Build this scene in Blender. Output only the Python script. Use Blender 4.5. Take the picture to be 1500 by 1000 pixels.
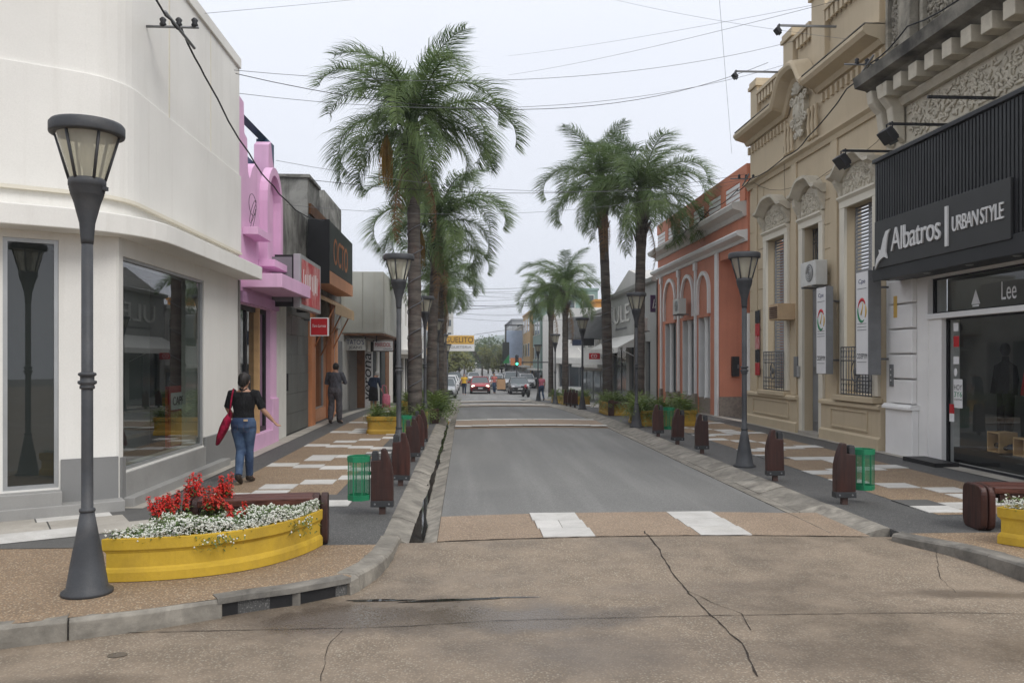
import bpy, bmesh, math, random
from mathutils import Vector, Matrix
random.seed(7)
R = math.radians
scene = bpy.context.scene
for o in list(bpy.data.objects): bpy.data.objects.remove(o)
col = scene.collection

# ---------------------------------------------------------------- camera
F, HE, HV = 1200.0, 1.75, 528.0          # focal length in photo pixels, eye height, horizon row
TH = math.atan(68/1200)                   # the camera looks a little to the right of the street axis
cT, sT = math.cos(TH), math.sin(TH)
cam_d = bpy.data.cameras.new('camera'); cam = bpy.data.objects.new('camera', cam_d); col.objects.link(cam)
cam.location = (0, 0, HE); cam.rotation_euler = (R(90), 0, -TH)
cam_d.sensor_width = 36; cam_d.lens = 36*F/1500; cam_d.shift_y = 28/1500
cam_d.clip_start = 0.1; cam_d.clip_end = 6000
scene.camera = cam

# ---------------------------------------------------------------- sky, sun, exposure (overcast)
SUN_EL, SUN_AZ = R(48), R(138)            # azimuth clockwise from +Y: high behind the camera
w = bpy.data.worlds.new('World'); scene.world = w; w.use_nodes = True
nt = w.node_tree; nt.nodes.clear()
out = nt.nodes.new('ShaderNodeOutputWorld')
sky = nt.nodes.new('ShaderNodeTexSky'); sky.sky_type = 'NISHITA'; sky.sun_disc = False
sky.sun_elevation = SUN_EL; sky.sun_rotation = SUN_AZ; sky.dust_density = 4; sky.air_density = 1.2
bg1 = nt.nodes.new('ShaderNodeBackground'); bg1.inputs[1].default_value = 0.05
nt.links.new(sky.outputs[0], bg1.inputs[0])
tc = nt.nodes.new('ShaderNodeTexCoord'); sep = nt.nodes.new('ShaderNodeSeparateXYZ')
nt.links.new(tc.outputs['Generated'], sep.inputs[0])
ramp = nt.nodes.new('ShaderNodeValToRGB')           # overcast: brighter towards the zenith
ramp.color_ramp.elements[0].position = 0.0; ramp.color_ramp.elements[0].color = (.715, .745, .82, 1)
ramp.color_ramp.elements[1].position = 1.0; ramp.color_ramp.elements[1].color = (1.05, 1.07, 1.13, 1)
e = ramp.color_ramp.elements.new(0.35); e.color = (.745, .775, .85, 1)
nt.links.new(sep.outputs['Z'], ramp.inputs[0])
cn = nt.nodes.new('ShaderNodeTexNoise'); cn.inputs['Scale'].default_value = 2.2; cn.inputs['Detail'].default_value = 4
nt.links.new(tc.outputs['Generated'], cn.inputs['Vector'])
mr = nt.nodes.new('ShaderNodeMapRange'); mr.inputs[3].default_value = .94; mr.inputs[4].default_value = 1.05
nt.links.new(cn.outputs['Fac'], mr.inputs[0])
mul = nt.nodes.new('ShaderNodeVectorMath'); mul.operation = 'SCALE'
nt.links.new(ramp.outputs[0], mul.inputs[0]); nt.links.new(mr.outputs[0], mul.inputs['Scale'])
bg2 = nt.nodes.new('ShaderNodeBackground'); bg2.inputs[1].default_value = 1.02
nt.links.new(mul.outputs[0], bg2.inputs[0])
mx = nt.nodes.new('ShaderNodeMixShader'); mx.inputs[0].default_value = 0.94
nt.links.new(bg1.outputs[0], mx.inputs[1]); nt.links.new(bg2.outputs[0], mx.inputs[2])
nt.links.new(mx.outputs[0], out.inputs[0])
sd = bpy.data.lights.new('sun', 'SUN'); sd.energy = 1.5; sd.angle = R(28); sd.color = (1, .97, .93)
sun = bpy.data.objects.new('sun', sd); col.objects.link(sun)
sun.location = (20, -20, 40)
sv = Vector((math.sin(SUN_AZ)*math.cos(SUN_EL), math.cos(SUN_AZ)*math.cos(SUN_EL), math.sin(SUN_EL)))
sun.rotation_euler = sv.to_track_quat('Z', 'Y').to_euler()
scene.view_settings.view_transform = 'Standard'; scene.view_settings.look = 'None'
scene.view_settings.exposure = 0.35; scene.view_settings.gamma = 1
scene.render.engine = 'CYCLES'
scene.cycles.max_bounces = 6; scene.cycles.transparent_max_bounces = 12
scene.cycles.caustics_reflective = False; scene.cycles.caustics_refractive = False

# ---------------------------------------------------------------- pixel helpers (a pixel gives a direction only)
def ray(u, v):
    r = (u-750)/F
    return (r*cT+sT, cT-r*sT, (HV-v)/F)
def WX(u, v, X):
    d = ray(u, v); t = X/d[0]
    return (X, d[1]*t, HE+d[2]*t)
def WY(u, v, Y):
    d = ray(u, v); t = Y/d[1]
    return (d[0]*t, Y, HE+d[2]*t)
def G(u, v, z=0.0):
    d = ray(u, v); t = (z-HE)/d[2]
    return (d[0]*t, d[1]*t, z)
def sm(t): t = max(0, min(1, t)); return t*t*(3-2*t)
def gz(y): return -1.0*sm((y-22)/42) - max(0, y-64)*0.004   # the street dips gently

# ---------------------------------------------------------------- mesh builder
class MB:
    def __init__(s): s.v = []; s.f = []; s.s = []; s.m = []; s.cm = 0; s.mats = []
    def add(s, vs, fs, smooth=False):
        n = len(s.v); s.v += [tuple(p) for p in vs]
        for f in fs: s.f.append(tuple(i+n for i in f)); s.s.append(smooth); s.m.append(s.cm)
    def box(s, x0, y0, z0, x1, y1, z1):
        s.add([(x0,y0,z0),(x1,y0,z0),(x1,y1,z0),(x0,y1,z0),(x0,y0,z1),(x1,y0,z1),(x1,y1,z1),(x0,y1,z1)],
              [(0,3,2,1),(4,5,6,7),(0,1,5,4),(1,2,6,5),(2,3,7,6),(3,0,4,7)])
    def obox(s, c, size, rz=0, rx=0, ry=0):
        m = Matrix.Translation(c) @ Matrix.Rotation(rz,4,'Z') @ Matrix.Rotation(ry,4,'Y') @ Matrix.Rotation(rx,4,'X')
        a,b,d = size[0]/2, size[1]/2, size[2]/2
        vs = [m @ Vector(p) for p in [(-a,-b,-d),(a,-b,-d),(a,b,-d),(-a,b,-d),(-a,-b,d),(a,-b,d),(a,b,d),(-a,b,d)]]
        s.add(vs, [(0,3,2,1),(4,5,6,7),(0,1,5,4),(1,2,6,5),(2,3,7,6),(3,0,4,7)])
    def quad(s, a, b, c, d): s.add([a,b,c,d], [(0,1,2,3)])
    def prism(s, poly, f0, f1, smooth=False):
        """poly: 2-D outline; f0/f1 map (a,b) to 3-D on each end"""
        n = len(poly)
        vs = [f0(*p) for p in poly] + [f1(*p) for p in poly]
        fs = [tuple(range(n))[::-1], tuple(range(n, 2*n))]
        s.add(vs, fs)
        k = len(s.v)-2*n
        for i in range(n):
            j = (i+1) % n
            s.f.append((k+i, k+j, k+n+j, k+n+i)); s.s.append(smooth); s.m.append(s.cm)
    def lathe(s, prof, n=16, c=(0,0,0), caps=True, smooth=True, rot=0.0, sx=1, sy=1):
        vs = []
        for r, z in prof:
            for i in range(n):
                a = 2*math.pi*i/n+rot
                vs.append((c[0]+r*math.cos(a)*sx, c[1]+r*math.sin(a)*sy, c[2]+z))
        fs = []
        for k in range(len(prof)-1):
            for i in range(n):
                j = (i+1) % n
                fs.append((k*n+i, k*n+j, (k+1)*n+j, (k+1)*n+i))
        s.add(vs, fs, smooth)
        if caps:
            b = len(s.v)-len(vs)
            s.f.append(tuple(b+i for i in range(n))[::-1]); s.s.append(False); s.m.append(s.cm)
            s.f.append(tuple(b+(len(prof)-1)*n+i for i in range(n))); s.s.append(False); s.m.append(s.cm)
    def tube(s, pts, rad, n=8, caps=True, smooth=True, flat=1.0, up=None):
        pts = [Vector(p) for p in pts]
        if not isinstance(rad, (list, tuple)): rad = [rad]*len(pts)
        vs = []; prev = None
        for i, p in enumerate(pts):
            t = (pts[min(i+1, len(pts)-1)]-pts[max(i-1, 0)])
            if t.length < 1e-9: t = Vector((0,0,1))
            t.normalize()
            if prev is None:
                ref = Vector(up) if up else (Vector((0,0,1)) if abs(t.z) < .9 else Vector((1,0,0)))
                a = (ref - t*ref.dot(t)).normalized()
            else:
                a = (prev - t*prev.dot(t))
                a = a.normalized() if a.length > 1e-6 else t.orthogonal().normalized()
            prev = a; b = t.cross(a)
            r = rad[i]; ra, rb = (r if isinstance(r, (tuple, list)) else (r, r*flat))
            for k in range(n):
                an = 2*math.pi*k/n
                vs.append(p + a*ra*math.cos(an) + b*rb*math.sin(an))
        fs = []
        for i in range(len(pts)-1):
            for k in range(n):
                j = (k+1) % n
                fs.append((i*n+k, i*n+j, (i+1)*n+j, (i+1)*n+k))
        s.add(vs, fs, smooth)
        if caps:
            b0 = len(s.v)-len(vs)
            s.f.append(tuple(b0+i for i in range(n))[::-1]); s.s.append(smooth); s.m.append(s.cm)
            s.f.append(tuple(b0+(len(pts)-1)*n+i for i in range(n))); s.s.append(smooth); s.m.append(s.cm)
    def ell(s, c, r, nu=12, nv=8, smooth=True, m=None):
        vs = []; fs = []
        for j in range(nv+1):
            ph = math.pi*j/nv
            for i in range(nu):
                a = 2*math.pi*i/nu
                p = Vector((r[0]*math.sin(ph)*math.cos(a), r[1]*math.sin(ph)*math.sin(a), r[2]*math.cos(ph)))
                if m: p = m @ p
                vs.append((p.x+c[0], p.y+c[1], p.z+c[2]))
        for j in range(nv):
            for i in range(nu):
                k = (i+1) % nu
                fs.append((j*nu+i, (j+1)*nu+i, (j+1)*nu+k, j*nu+k))
        s.add(vs, fs, smooth)
    def octa(s, c, r):
        x,y,z = c
        s.add([(x+r,y,z),(x,y+r,z),(x-r,y,z),(x,y-r,z),(x,y,z+r),(x,y,z-r)],
              [(0,1,4),(1,2,4),(2,3,4),(3,0,4),(1,0,5),(2,1,5),(3,2,5),(0,3,5)])
    def sheet(s, xs, ys, zf, smooth=True):
        n = len(xs); vs = [(x, y, zf(x, y)) for y in ys for x in xs]
        fs = [(j*n+i, j*n+i+1, (j+1)*n+i+1, (j+1)*n+i) for j in range(len(ys)-1) for i in range(n-1)]
        s.add(vs, fs, smooth)
    def mesh(s, name, mats, org=(0,0,0)):
        me = bpy.data.meshes.new(name)
        ox, oy, oz = org
        me.from_pydata([(a-ox, b-oy, c-oz) for a,b,c in s.v], [], s.f)
        if not isinstance(mats, (list, tuple)): mats = [mats]
        for m in mats: me.materials.append(m)
        me.polygons.foreach_set('use_smooth', s.s)
        me.polygons.foreach_set('material_index', s.m)
        me.update()
        return me

class FB(MB):
    """facade builder: s along the wall, z up, d outwards"""
    def __init__(s, o=(0,0), t=(0,1), n=(1,0)): super().__init__(); s.o=o; s.t=t; s.n=n
    def p(s, a, z, d): return (s.o[0]+s.t[0]*a+s.n[0]*d, s.o[1]+s.t[1]*a+s.n[1]*d, z)
    def fb(s, a0, a1, z0, z1, d0, d1):
        P = s.p
        s.add([P(a0,z0,d0),P(a1,z0,d0),P(a1,z0,d1),P(a0,z0,d1),P(a0,z1,d0),P(a1,z1,d0),P(a1,z1,d1),P(a0,z1,d1)],
              [(0,3,2,1),(4,5,6,7),(0,1,5,4),(1,2,6,5),(2,3,7,6),(3,0,4,7)])
    def fq(s, a0, a1, z0, z1, d): s.quad(s.p(a0,z0,d), s.p(a1,z0,d), s.p(a1,z1,d), s.p(a0,z1,d))
    def fpoly(s, poly, d0, d1, smooth=False): s.prism(poly, lambda a,z: s.p(a,z,d0), lambda a,z: s.p(a,z,d1), smooth)
    def prof(s, prof, a0, a1):
        """moulding: profile [(d,z)] swept from a0 to a1"""
        s.prism(prof, lambda d,z: s.p(a0,z,d), lambda d,z: s.p(a1,z,d))
    def wall(s, a0, a1, z0, z1, holes=(), d=0.0, depth=.3, back=None):
        A = sorted(set([a0,a1]+[h[k] for h in holes for k in (0,1)]))
        Z = sorted(set([z0,z1]+[h[k] for h in holes for k in (2,3)]))
        A = [x for x in A if a0 <= x <= a1]; Z = [x for x in Z if z0 <= x <= z1]
        def empty(i, j):
            if i < 0 or j < 0 or i >= len(A)-1 or j >= len(Z)-1: return None
            x = (A[i]+A[i+1])/2; z = (Z[j]+Z[j+1])/2
            return any(h[0] < x < h[1] and h[2] < z < h[3] for h in holes)
        e = d-depth
        for i in range(len(A)-1):
            for j in range(len(Z)-1):
                if empty(i, j): continue
                x0,x1,y0,y1 = A[i],A[i+1],Z[j],Z[j+1]
                s.fq(x0,x1,y0,y1,d)
                for (di,dj,q) in ((-1,0,(x0,x0,y0,y1)),(1,0,(x1,x1,y0,y1)),(0,-1,(x0,x1,y0,y0)),(0,1,(x0,x1,y1,y1))):
                    en = empty(i+di, j+dj)
                    if en is None or en:
                        if di: s.quad(s.p(q[0],y0,d), s.p(q[0],y0,e), s.p(q[0],y1,e), s.p(q[0],y1,d))
                        else: s.quad(s.p(x0,q[2],d), s.p(x1,q[2],d), s.p(x1,q[2],e), s.p(x0,q[2],e))

ORG = {}
def _link(o, parent, org, loc=(0,0,0)):
    col.objects.link(o)
    if parent is not None: o.parent = parent
    o.location = loc; ORG[o.name] = org
def thing(name, label, cat, loc=(0,0,0), group=None, rz=0):
    o = bpy.data.objects.new(name, None); o.empty_display_size = .2
    _link(o, None, tuple(loc), loc); o.rotation_euler = (0,0,rz)
    o['label'] = label; o['category'] = cat
    if group: o['group'] = group
    return o
def part(name, b, mats, parent, bevel=0, local=False):
    """mesh part given in world coordinates (or in the parent's own with local=True)"""
    org = ORG[parent.name]
    me = b.mesh(name, mats, (0,0,0) if local else org)
    o = bpy.data.objects.new(name, me); _link(o, parent, org)
    if bevel: bev(o, bevel)
    return o
def bev(o, wd, seg=2):
    m = o.modifiers.new('bevel', 'BEVEL'); m.width = wd; m.segments = seg; m.limit_method = 'ANGLE'; m.angle_limit = R(40)
def inst(name, me, parent, loc, rot=(0,0,0), sc=(1,1,1)):
    """shared-mesh part; loc in the parent's own coordinates"""
    o = bpy.data.objects.new(name, me); _link(o, parent, (0,0,0), loc)
    o.rotation_euler = rot; o.scale = sc
    return o
def solo(name, b, mats, label=None, cat=None, group=None, kind=None, loc=(0,0,0), bevel=0):
    me = b.mesh(name, mats, loc); o = bpy.data.objects.new(name, me); _link(o, None, tuple(loc), loc)
    if label: o['label'] = label
    if cat: o['category'] = cat
    if group: o['group'] = group
    if kind: o['kind'] = kind
    if bevel: bev(o, bevel)
    return o
def copy_tree(o, loc=None, rz=None, label=None, parent=None, sc=None):
    c = o.copy(); col.objects.link(c)
    if parent is not None: c.parent = parent
    if loc is not None: c.location = loc
    if rz is not None: c.rotation_euler = (0,0,rz)
    if sc is not None: c.scale = sc
    if label: c['label'] = label
    ORG[c.name] = tuple(c.location)
    for ch in o.children: copy_tree(ch, parent=c)
    return c

def text_mesh(s, extrude=.01, shear=0, space=1.0):
    cu = bpy.data.curves.new('txt', 'FONT'); cu.body = s; cu.size = 1; cu.extrude = extrude; cu.shear = shear
    cu.space_character = space; cu.resolution_u = 4
    ob = bpy.data.objects.new('txt', cu); col.objects.link(ob)
    dg = bpy.context.evaluated_depsgraph_get()
    me = bpy.data.meshes.new_from_object(ob.evaluated_get(dg))
    bpy.data.objects.remove(ob); bpy.data.curves.remove(cu)
    return me
def lettering(s, parent, pos, wid, hei, face, m, depth=.01, shear=0, name='lettering', space=1.0, bold=0, vertical=False, mirror=False):
    """text fitted into wid x hei, lower left corner at pos (world); face: 'L' wall facing +X, 'Rr' wall facing -X, 'C' facing -Y, or an angle"""
    me = text_mesh(s, .5, shear, space)
    xs = [v.co.x for v in me.vertices]; ys = [v.co.y for v in me.vertices]
    if not xs: return None
    x0,x1,y0,y1 = min(xs),max(xs),min(ys),max(ys)
    for v in me.vertices:
        v.co.x = (v.co.x-x0)/(x1-x0)*wid; v.co.y = (v.co.y-y0)/(y1-y0)*hei; v.co.z *= 2*depth/2
        if mirror: v.co.x = wid - v.co.x
    me.materials.clear(); me.materials.append(m)
    rz = {'L': R(90), 'Rr': R(-90), 'C': 0}.get(face, face)
    o = bpy.data.objects.new(name, me); org = ORG[parent.name]
    _link(o, parent, org, tuple(pos[i]-org[i] for i in range(3)))
    if vertical: o.rotation_euler = (Matrix.Rotation(rz,3,'Z') @ Matrix.Rotation(R(90),3,'X') @ Matrix.Rotation(R(90),3,'Z')).to_euler()
    else: o.rotation_euler = (R(90), 0, rz)
    return o

# ---------------------------------------------------------------- materials
def lin(c):
    if isinstance(c, str):
        c = c.lstrip('#'); c = [int(c[i:i+2],16)/255 for i in (0,2,4)]
        return tuple((x/12.92 if x <= .04045 else ((x+.055)/1.055)**2.4) for x in c)
    return tuple(c)
class NT:
    def __init__(s, name):
        s.mat = bpy.data.materials.new(name); s.mat.use_nodes = True; s.t = s.mat.node_tree
        s.b = s.t.nodes['Principled BSDF']; s.pos = None
    def n(s, typ, **kw):
        nd = s.t.nodes.new(typ)
        for k, v in kw.items(): setattr(nd, k, v)
        return nd
    def l(s, a, b): s.t.links.new(a, b)
    def P(s, scale=(1,1,1)):
        if s.pos is None: s.pos = s.n('ShaderNodeNewGeometry').outputs['Position']
        if scale == (1,1,1): return s.pos
        m = s.n('ShaderNodeMapping'); m.inputs['Scale'].default_value = scale; s.l(s.pos, m.inputs[0]); return m.outputs[0]
    def noise(s, scale, detail=4, vec=None, rough=.55, dist=0):
        nd = s.n('ShaderNodeTexNoise'); nd.inputs['Scale'].default_value = scale; nd.inputs['Detail'].default_value = detail
        nd.inputs['Roughness'].default_value = rough; nd.inputs['Distortion'].default_value = dist
        s.l(vec if vec is not None else s.P(), nd.inputs['Vector']); return nd.outputs['Fac']
    def rng(s, x, a, b, c, d):
        nd = s.n('ShaderNodeMapRange'); s.l(x, nd.inputs[0])
        for i, v in enumerate((a,b,c,d)): nd.inputs[i+1].default_value = v
        return nd.outputs[0]
    def mix(s, f, a, b, typ='MIX'):
        nd = s.n('ShaderNodeMix', data_type='RGBA', blend_type=typ)
        for x, i in ((f,0),(a,6),(b,7)):
            if isinstance(x, (int,float)): nd.inputs[i].default_value = x
            elif isinstance(x, tuple): nd.inputs[i].default_value = (*x[:3],1)
            else: s.l(x, nd.inputs[i])
        return nd.outputs[2]
    def bump(s, h, strength=.3, dist=.01):
        nd = s.n('ShaderNodeBump'); nd.inputs['Strength'].default_value = strength; nd.inputs['Distance'].default_value = dist
        s.l(h, nd.inputs['Height']); s.l(nd.outputs[0], s.b.inputs['Normal'])
    def set(s, colr=None, rough=None, metal=None, spec=None):
        for key, v in (('Base Color',colr),('Roughness',rough),('Metallic',metal),('Specular IOR Level',spec)):
            if v is None: continue
            if isinstance(v, tuple): s.b.inputs[key].default_value = (*v[:3],1)
            elif isinstance(v, (int,float)): s.b.inputs[key].default_value = v
            else: s.l(v, s.b.inputs[key])
        return s.mat
def pm(name, c, rough=.6, var=.12, scale=2.5, bump=.15, bscale=60, metal=0, spec=.4, dirt=0, dirtc=(.06,.055,.05), streak=0, c2=None, rand=0):
    """general painted / plastered / metal surface with uneven tone, fine relief, optional dirt patches and rain streaks"""
    k = NT(name); c = lin(c)
    a = k.noise(scale, 5)
    base = k.mix(k.rng(a,.3,.7,0,1), tuple(x*(1-var) for x in c), tuple(min(.95,x*(1+var)) for x in c) if c2 is None else lin(c2))
    fine = k.noise(bscale, 3)
    base = k.mix(k.rng(fine,.35,.65,0,.18), base, tuple(x*.75 for x in c))
    if dirt:
        d = k.noise(scale*.7, 8, rough=.7, dist=.6)
        base = k.mix(k.rng(d,.5-.12*dirt,.72-.12*dirt,0,dirt), base, dirtc)
    if streak:
        st = k.noise(1.0, 6, k.P((7,7,.35)), rough=.65)
        base = k.mix(k.rng(st,.52,.75,0,streak), base, dirtc)
    if rand:
        oi = k.n('ShaderNodeObjectInfo'); base = k.mix(k.rng(oi.outputs['Random'],0,1,0,rand), base, tuple(x*.45 for x in c))
    r = k.rng(fine,.3,.7,max(.05,rough-.08),min(1,rough+.08))
    k.set(base, r, metal, spec)
    if bump: k.bump(fine, bump, .004)
    return k.mat
def glassy(name, tint=(.75,.8,.78), refl=.05, rough=.0, body=None, opac=0.0):
    """window glass: see-through plus a mirror reflection that grows towards grazing angles"""
    k = NT(name); k.t.nodes.remove(k.b)
    o = k.t.nodes['Material Output']
    tr = k.n('ShaderNodeBsdfTransparent'); tr.inputs[0].default_value = (*tint,1)
    gl = k.n('ShaderNodeBsdfGlossy'); gl.inputs['Roughness'].default_value = rough; gl.inputs[0].default_value = (1,1,1,1)
    lw = k.n('ShaderNodeLayerWeight'); lw.inputs['Blend'].default_value = .5
    pw = k.n('ShaderNodeMath', operation='POWER'); k.l(lw.outputs['Facing'], pw.inputs[0]); pw.inputs[1].default_value = 4.0
    f = k.rng(pw.outputs[0],0,1,refl,.85)
    src = tr.outputs[0]
    if opac:
        df = k.n('ShaderNodeBsdfDiffuse'); df.inputs[0].default_value = (*lin(body),1)
        m0 = k.n('ShaderNodeMixShader'); m0.inputs[0].default_value = opac
        k.l(src, m0.inputs[1]); k.l(df.outputs[0], m0.inputs[2]); src = m0.outputs[0]
    ms = k.n('ShaderNodeMixShader'); k.l(f, ms.inputs[0]); k.l(src, ms.inputs[1]); k.l(gl.outputs[0], ms.inputs[2])
    k.l(ms.outputs[0], o.inputs[0])
    return k.mat
def aggregate(name, cols, scale, mortar=(.12,.1,.085), rough=.75, patch=.25, wet=0, bump=.5, tone=(1,1,1), spots=()):
    """exposed-pebble concrete"""
    k = NT(name)
    vo = k.n('ShaderNodeTexVoronoi'); vo.inputs['Scale'].default_value = scale; k.l(k.P(), vo.inputs['Vector'])
    rp = k.n('ShaderNodeValToRGB'); rp.color_ramp.interpolation = 'CONSTANT'
    sp = k.n('ShaderNodeSeparateColor'); k.l(vo.outputs['Color'], sp.inputs[0]); k.l(sp.outputs[0], rp.inputs[0])
    els = rp.color_ramp.elements
    els[0].position = 0; els[0].color = (*cols[0],1); els[1].position = 1/len(cols); els[1].color = (*cols[1],1)
    for i, c in enumerate(cols[2:]): e = els.new((i+2)/len(cols)); e.color = (*c,1)
    edge = k.rng(vo.outputs['Distance'],.25,.6,0,1)
    c = k.mix(edge, rp.outputs[0], mortar)
    big = k.noise(.55, 6, rough=.6, dist=.4)
    c = k.mix(k.rng(big,.38,.68,0,patch), c, tuple(x*.45 for x in mortar))
    mid = k.noise(3.1, 5)
    c = k.mix(k.rng(mid,.4,.7,0,patch*.8), c, tuple(min(1,x*1.7) for x in mortar))
    c = k.mix(1.0, c, tone, 'MULTIPLY')
    rg = k.rng(big,.42,.66,rough,max(.12,rough-wet)) if wet else rough
    if spots:        # damp stains left by standing water: (x, y, rx, ry, strength)
        jit = k.noise(2.2, 5, rough=.6); tot = None
        for (sx, sy, rx, ry, st) in spots:
            mp = k.n('ShaderNodeMapping'); mp.inputs['Location'].default_value = (-sx/rx,-sy/ry,0); mp.inputs['Scale'].default_value = (1/rx,1/ry,0); k.l(k.P(), mp.inputs[0])
            ln = k.n('ShaderNodeVectorMath', operation='LENGTH'); k.l(mp.outputs[0], ln.inputs[0])
            ad = k.n('ShaderNodeMath', operation='MULTIPLY_ADD'); k.l(jit, ad.inputs[0]); ad.inputs[1].default_value = 1.6; k.l(ln.outputs['Value'], ad.inputs[2])
            f = k.rng(ad.outputs[0], 1.25, 1.85, st, 0)
            if tot is None: tot = f
            else:
                mxn = k.n('ShaderNodeMath', operation='MAXIMUM'); k.l(tot, mxn.inputs[0]); k.l(f, mxn.inputs[1]); tot = mxn.outputs[0]
        c = k.mix(tot, c, tuple(x*.38 for x in mortar))
        r0 = k.n('ShaderNodeMix'); k.l(tot, r0.inputs[0])
        if isinstance(rg,(int,float)): r0.inputs[2].default_value = rg
        else: k.l(rg, r0.inputs[2])
        r0.inputs[3].default_value = .13; rg = r0.outputs[0]
    k.set(c, rg, 0, .4)
    inv = k.rng(vo.outputs['Distance'],0,.6,1,0)
    k.bump(inv, bump, .004)
    return k.mat
def asphalt(name, c=(.115,.115,.112), dark=.55):
    k = NT(name)
    f = k.noise(260, 2); b = k.noise(.35, 6, dist=.5); st = k.noise(1.0, 4, k.P((2.2,.12,1)))
    vo = k.n('ShaderNodeTexVoronoi'); vo.inputs['Scale'].default_value = 150; k.l(k.P(), vo.inputs['Vector'])
    base = k.mix(k.rng(f,.3,.7,0,1), tuple(x*.7 for x in c), tuple(x*1.35 for x in c))
    base = k.mix(k.rng(b,.38,.62,0,.5), base, tuple(x*dark for x in c))
    base = k.mix(k.rng(st,.45,.64,0,.6), base, tuple(x*1.32 for x in c))
    st2 = k.noise(1.0, 5, k.P((1.1,.05,1)), rough=.65); base = k.mix(k.rng(st2,.52,.68,0,.4), base, tuple(x*.62 for x in c))
    gr = k.noise(38, 3, rough=.7); base = k.mix(k.rng(gr,.36,.64,0,.55), base, tuple(x*.6 for x in c)); gr2 = k.noise(70, 2); base = k.mix(k.rng(gr2,.58,.72,0,.55), base, tuple(min(1,x*1.9) for x in c))
    sp_ = k.noise(1.6, 7, rough=.75, dist=1.2); base = k.mix(k.rng(sp_,.62,.72,0,.5), base, tuple(x*.5 for x in c))
    k.set(base, k.rng(b,.35,.65,.82,.6), 0, .35)
    k.bump(vo.outputs['Distance'], .45, .004)
    return k.mat
def leafmat(name, c1, c2, trans=.3, rough=.45):
    k = NT(name); k.t.nodes.remove(k.b); o = k.t.nodes['Material Output']
    oi = k.n('ShaderNodeObjectInfo')
    nz = k.noise(1.7, 3)
    m = k.mix(k.rng(nz,.35,.65,0,1), lin(c1), lin(c2))
    m = k.mix(k.rng(oi.outputs['Random'],0,1,0,.35), m, tuple(x*.6 for x in lin(c1)))
    p = k.n('ShaderNodeBsdfPrincipled'); k.l(m, p.inputs['Base Color']); p.inputs['Roughness'].default_value = rough
    t = k.n('ShaderNodeBsdfTranslucent'); k.l(m, t.inputs[0])
    ms = k.n('ShaderNodeMixShader'); ms.inputs[0].default_value = trans
    k.l(p.outputs[0], ms.inputs[1]); k.l(t.outputs[0], ms.inputs[2]); k.l(ms.outputs[0], o.inputs[0])
    return k.mat
def emis(name, c, s):
    k = NT(name); k.b.inputs['Emission Color'].default_value = (*lin(c),1); k.b.inputs['Emission Strength'].default_value = s
    k.set(lin(c), .4); return k.mat
def trunkmat():
    k = NT('palm_bark')
    ring = k.noise(1.0, 5, k.P((1.5,1.5,9)), rough=.7); n2 = k.noise(7, 5, k.P((1,1,.5)))
    c = k.mix(k.rng(ring,.35,.65,0,1), (.045,.040,.036), (.145,.128,.112))
    c = k.mix(k.rng(n2,.5,.72,0,.6), c, (.10,.062,.048))
    k.set(c, .85, 0, .2); k.bump(ring, .8, .03); return k.mat

M = {}
M['plaster_white'] = pm('plaster_white', (.75,.735,.69), .7, .06, .6, .14, 60, streak=.20, dirt=.14, dirtc=(.47,.44,.38))
M['plaster_white2'] = pm('plaster_white_old', (.62,.61,.57), .75, .08, 1.2, .2, 70, dirt=.3, streak=.3, dirtc=(.25,.24,.21))
M['trim_cream'] = pm('trim_cream', (.66,.62,.52), .7, .06, 1, .1, 90, streak=.1, dirtc=(.35,.32,.26))
M['plinth_gray'] = pm('plinth_gray', (.21,.21,.205), .55, .07, 1.4, .1, 90, dirt=.12)
M['step_gray'] = pm('step_gray', (.30,.295,.28), .6, .07, 1.6, .1, 80, dirt=.2)
M['pink'] = pm('pink_paint', (.70,.43,.62), .65, .06, 1.4, .12, 60, streak=.28, dirt=.2, dirtc=(.42,.26,.37))
M['pink_dark'] = pm('pink_trim', (.56,.32,.52), .6, .05, 1.4, .1, 80)
M['blue_steel'] = pm('blue_steel', (.045,.085,.15), .5, .15, 3, .1, 60)
M['grunge'] = pm('grunge_concrete', (.34,.335,.31), .85, .2, 1.0, .35, 40, dirt=.85, streak=.7, dirtc=(.045,.043,.038))
M['graytile'] = pm('gray_cladding', (.105,.108,.10), .55, .12, 2.0, .1, 60)
M['black'] = pm('black_panel', (.014,.014,.015), .5, .2, 3, .1, 70)
M['blackmetal'] = pm('black_ribbed_metal', (.020,.021,.023), .45, .2, 1.2, .1, 60, spec=.35)
M['signgray'] = pm('sign_plate_gray', (.035,.036,.036), .5, .08, 2, .05, 80)
M['darkgreen'] = pm('dark_green_panel', (.035,.042,.037), .5, .12, 2, .1, 60)
M['orange'] = pm('orange_paint', (.50,.20,.085), .65, .08, 2, .12, 70, dirt=.15)
M['orange_l'] = pm('orange_light_paint', (.60,.30,.17), .65, .08, 2, .12, 70)
M['canvas'] = pm('awning_canvas', (.50,.36,.22), .8, .1, 3, .2, 120, dirt=.2, dirtc=(.2,.14,.09))
M['canvas_white'] = pm('awning_white', (.62,.61,.57), .8, .08, 2, .2, 120, streak=.3, dirtc=(.3,.29,.26))
M['metalclad'] = pm('zinc_cladding', (.46,.46,.41), .6, .08, 1.2, .08, 50, dirt=.12, dirtc=(.25,.14,.06), streak=.2)
M['rust'] = pm('rust', (.16,.075,.035), .85, .3, 5, .4, 50)
M['terracotta'] = pm('terracotta_paint', (.56,.22,.135), .75, .09, 1.3, .15, 70, streak=.2, dirtc=(.30,.10,.06))
M['beige'] = pm('beige_plaster', (.52,.43,.295), .75, .07, .9, .2, 60, streak=.18, dirtc=(.24,.19,.13), dirt=.08)
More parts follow.
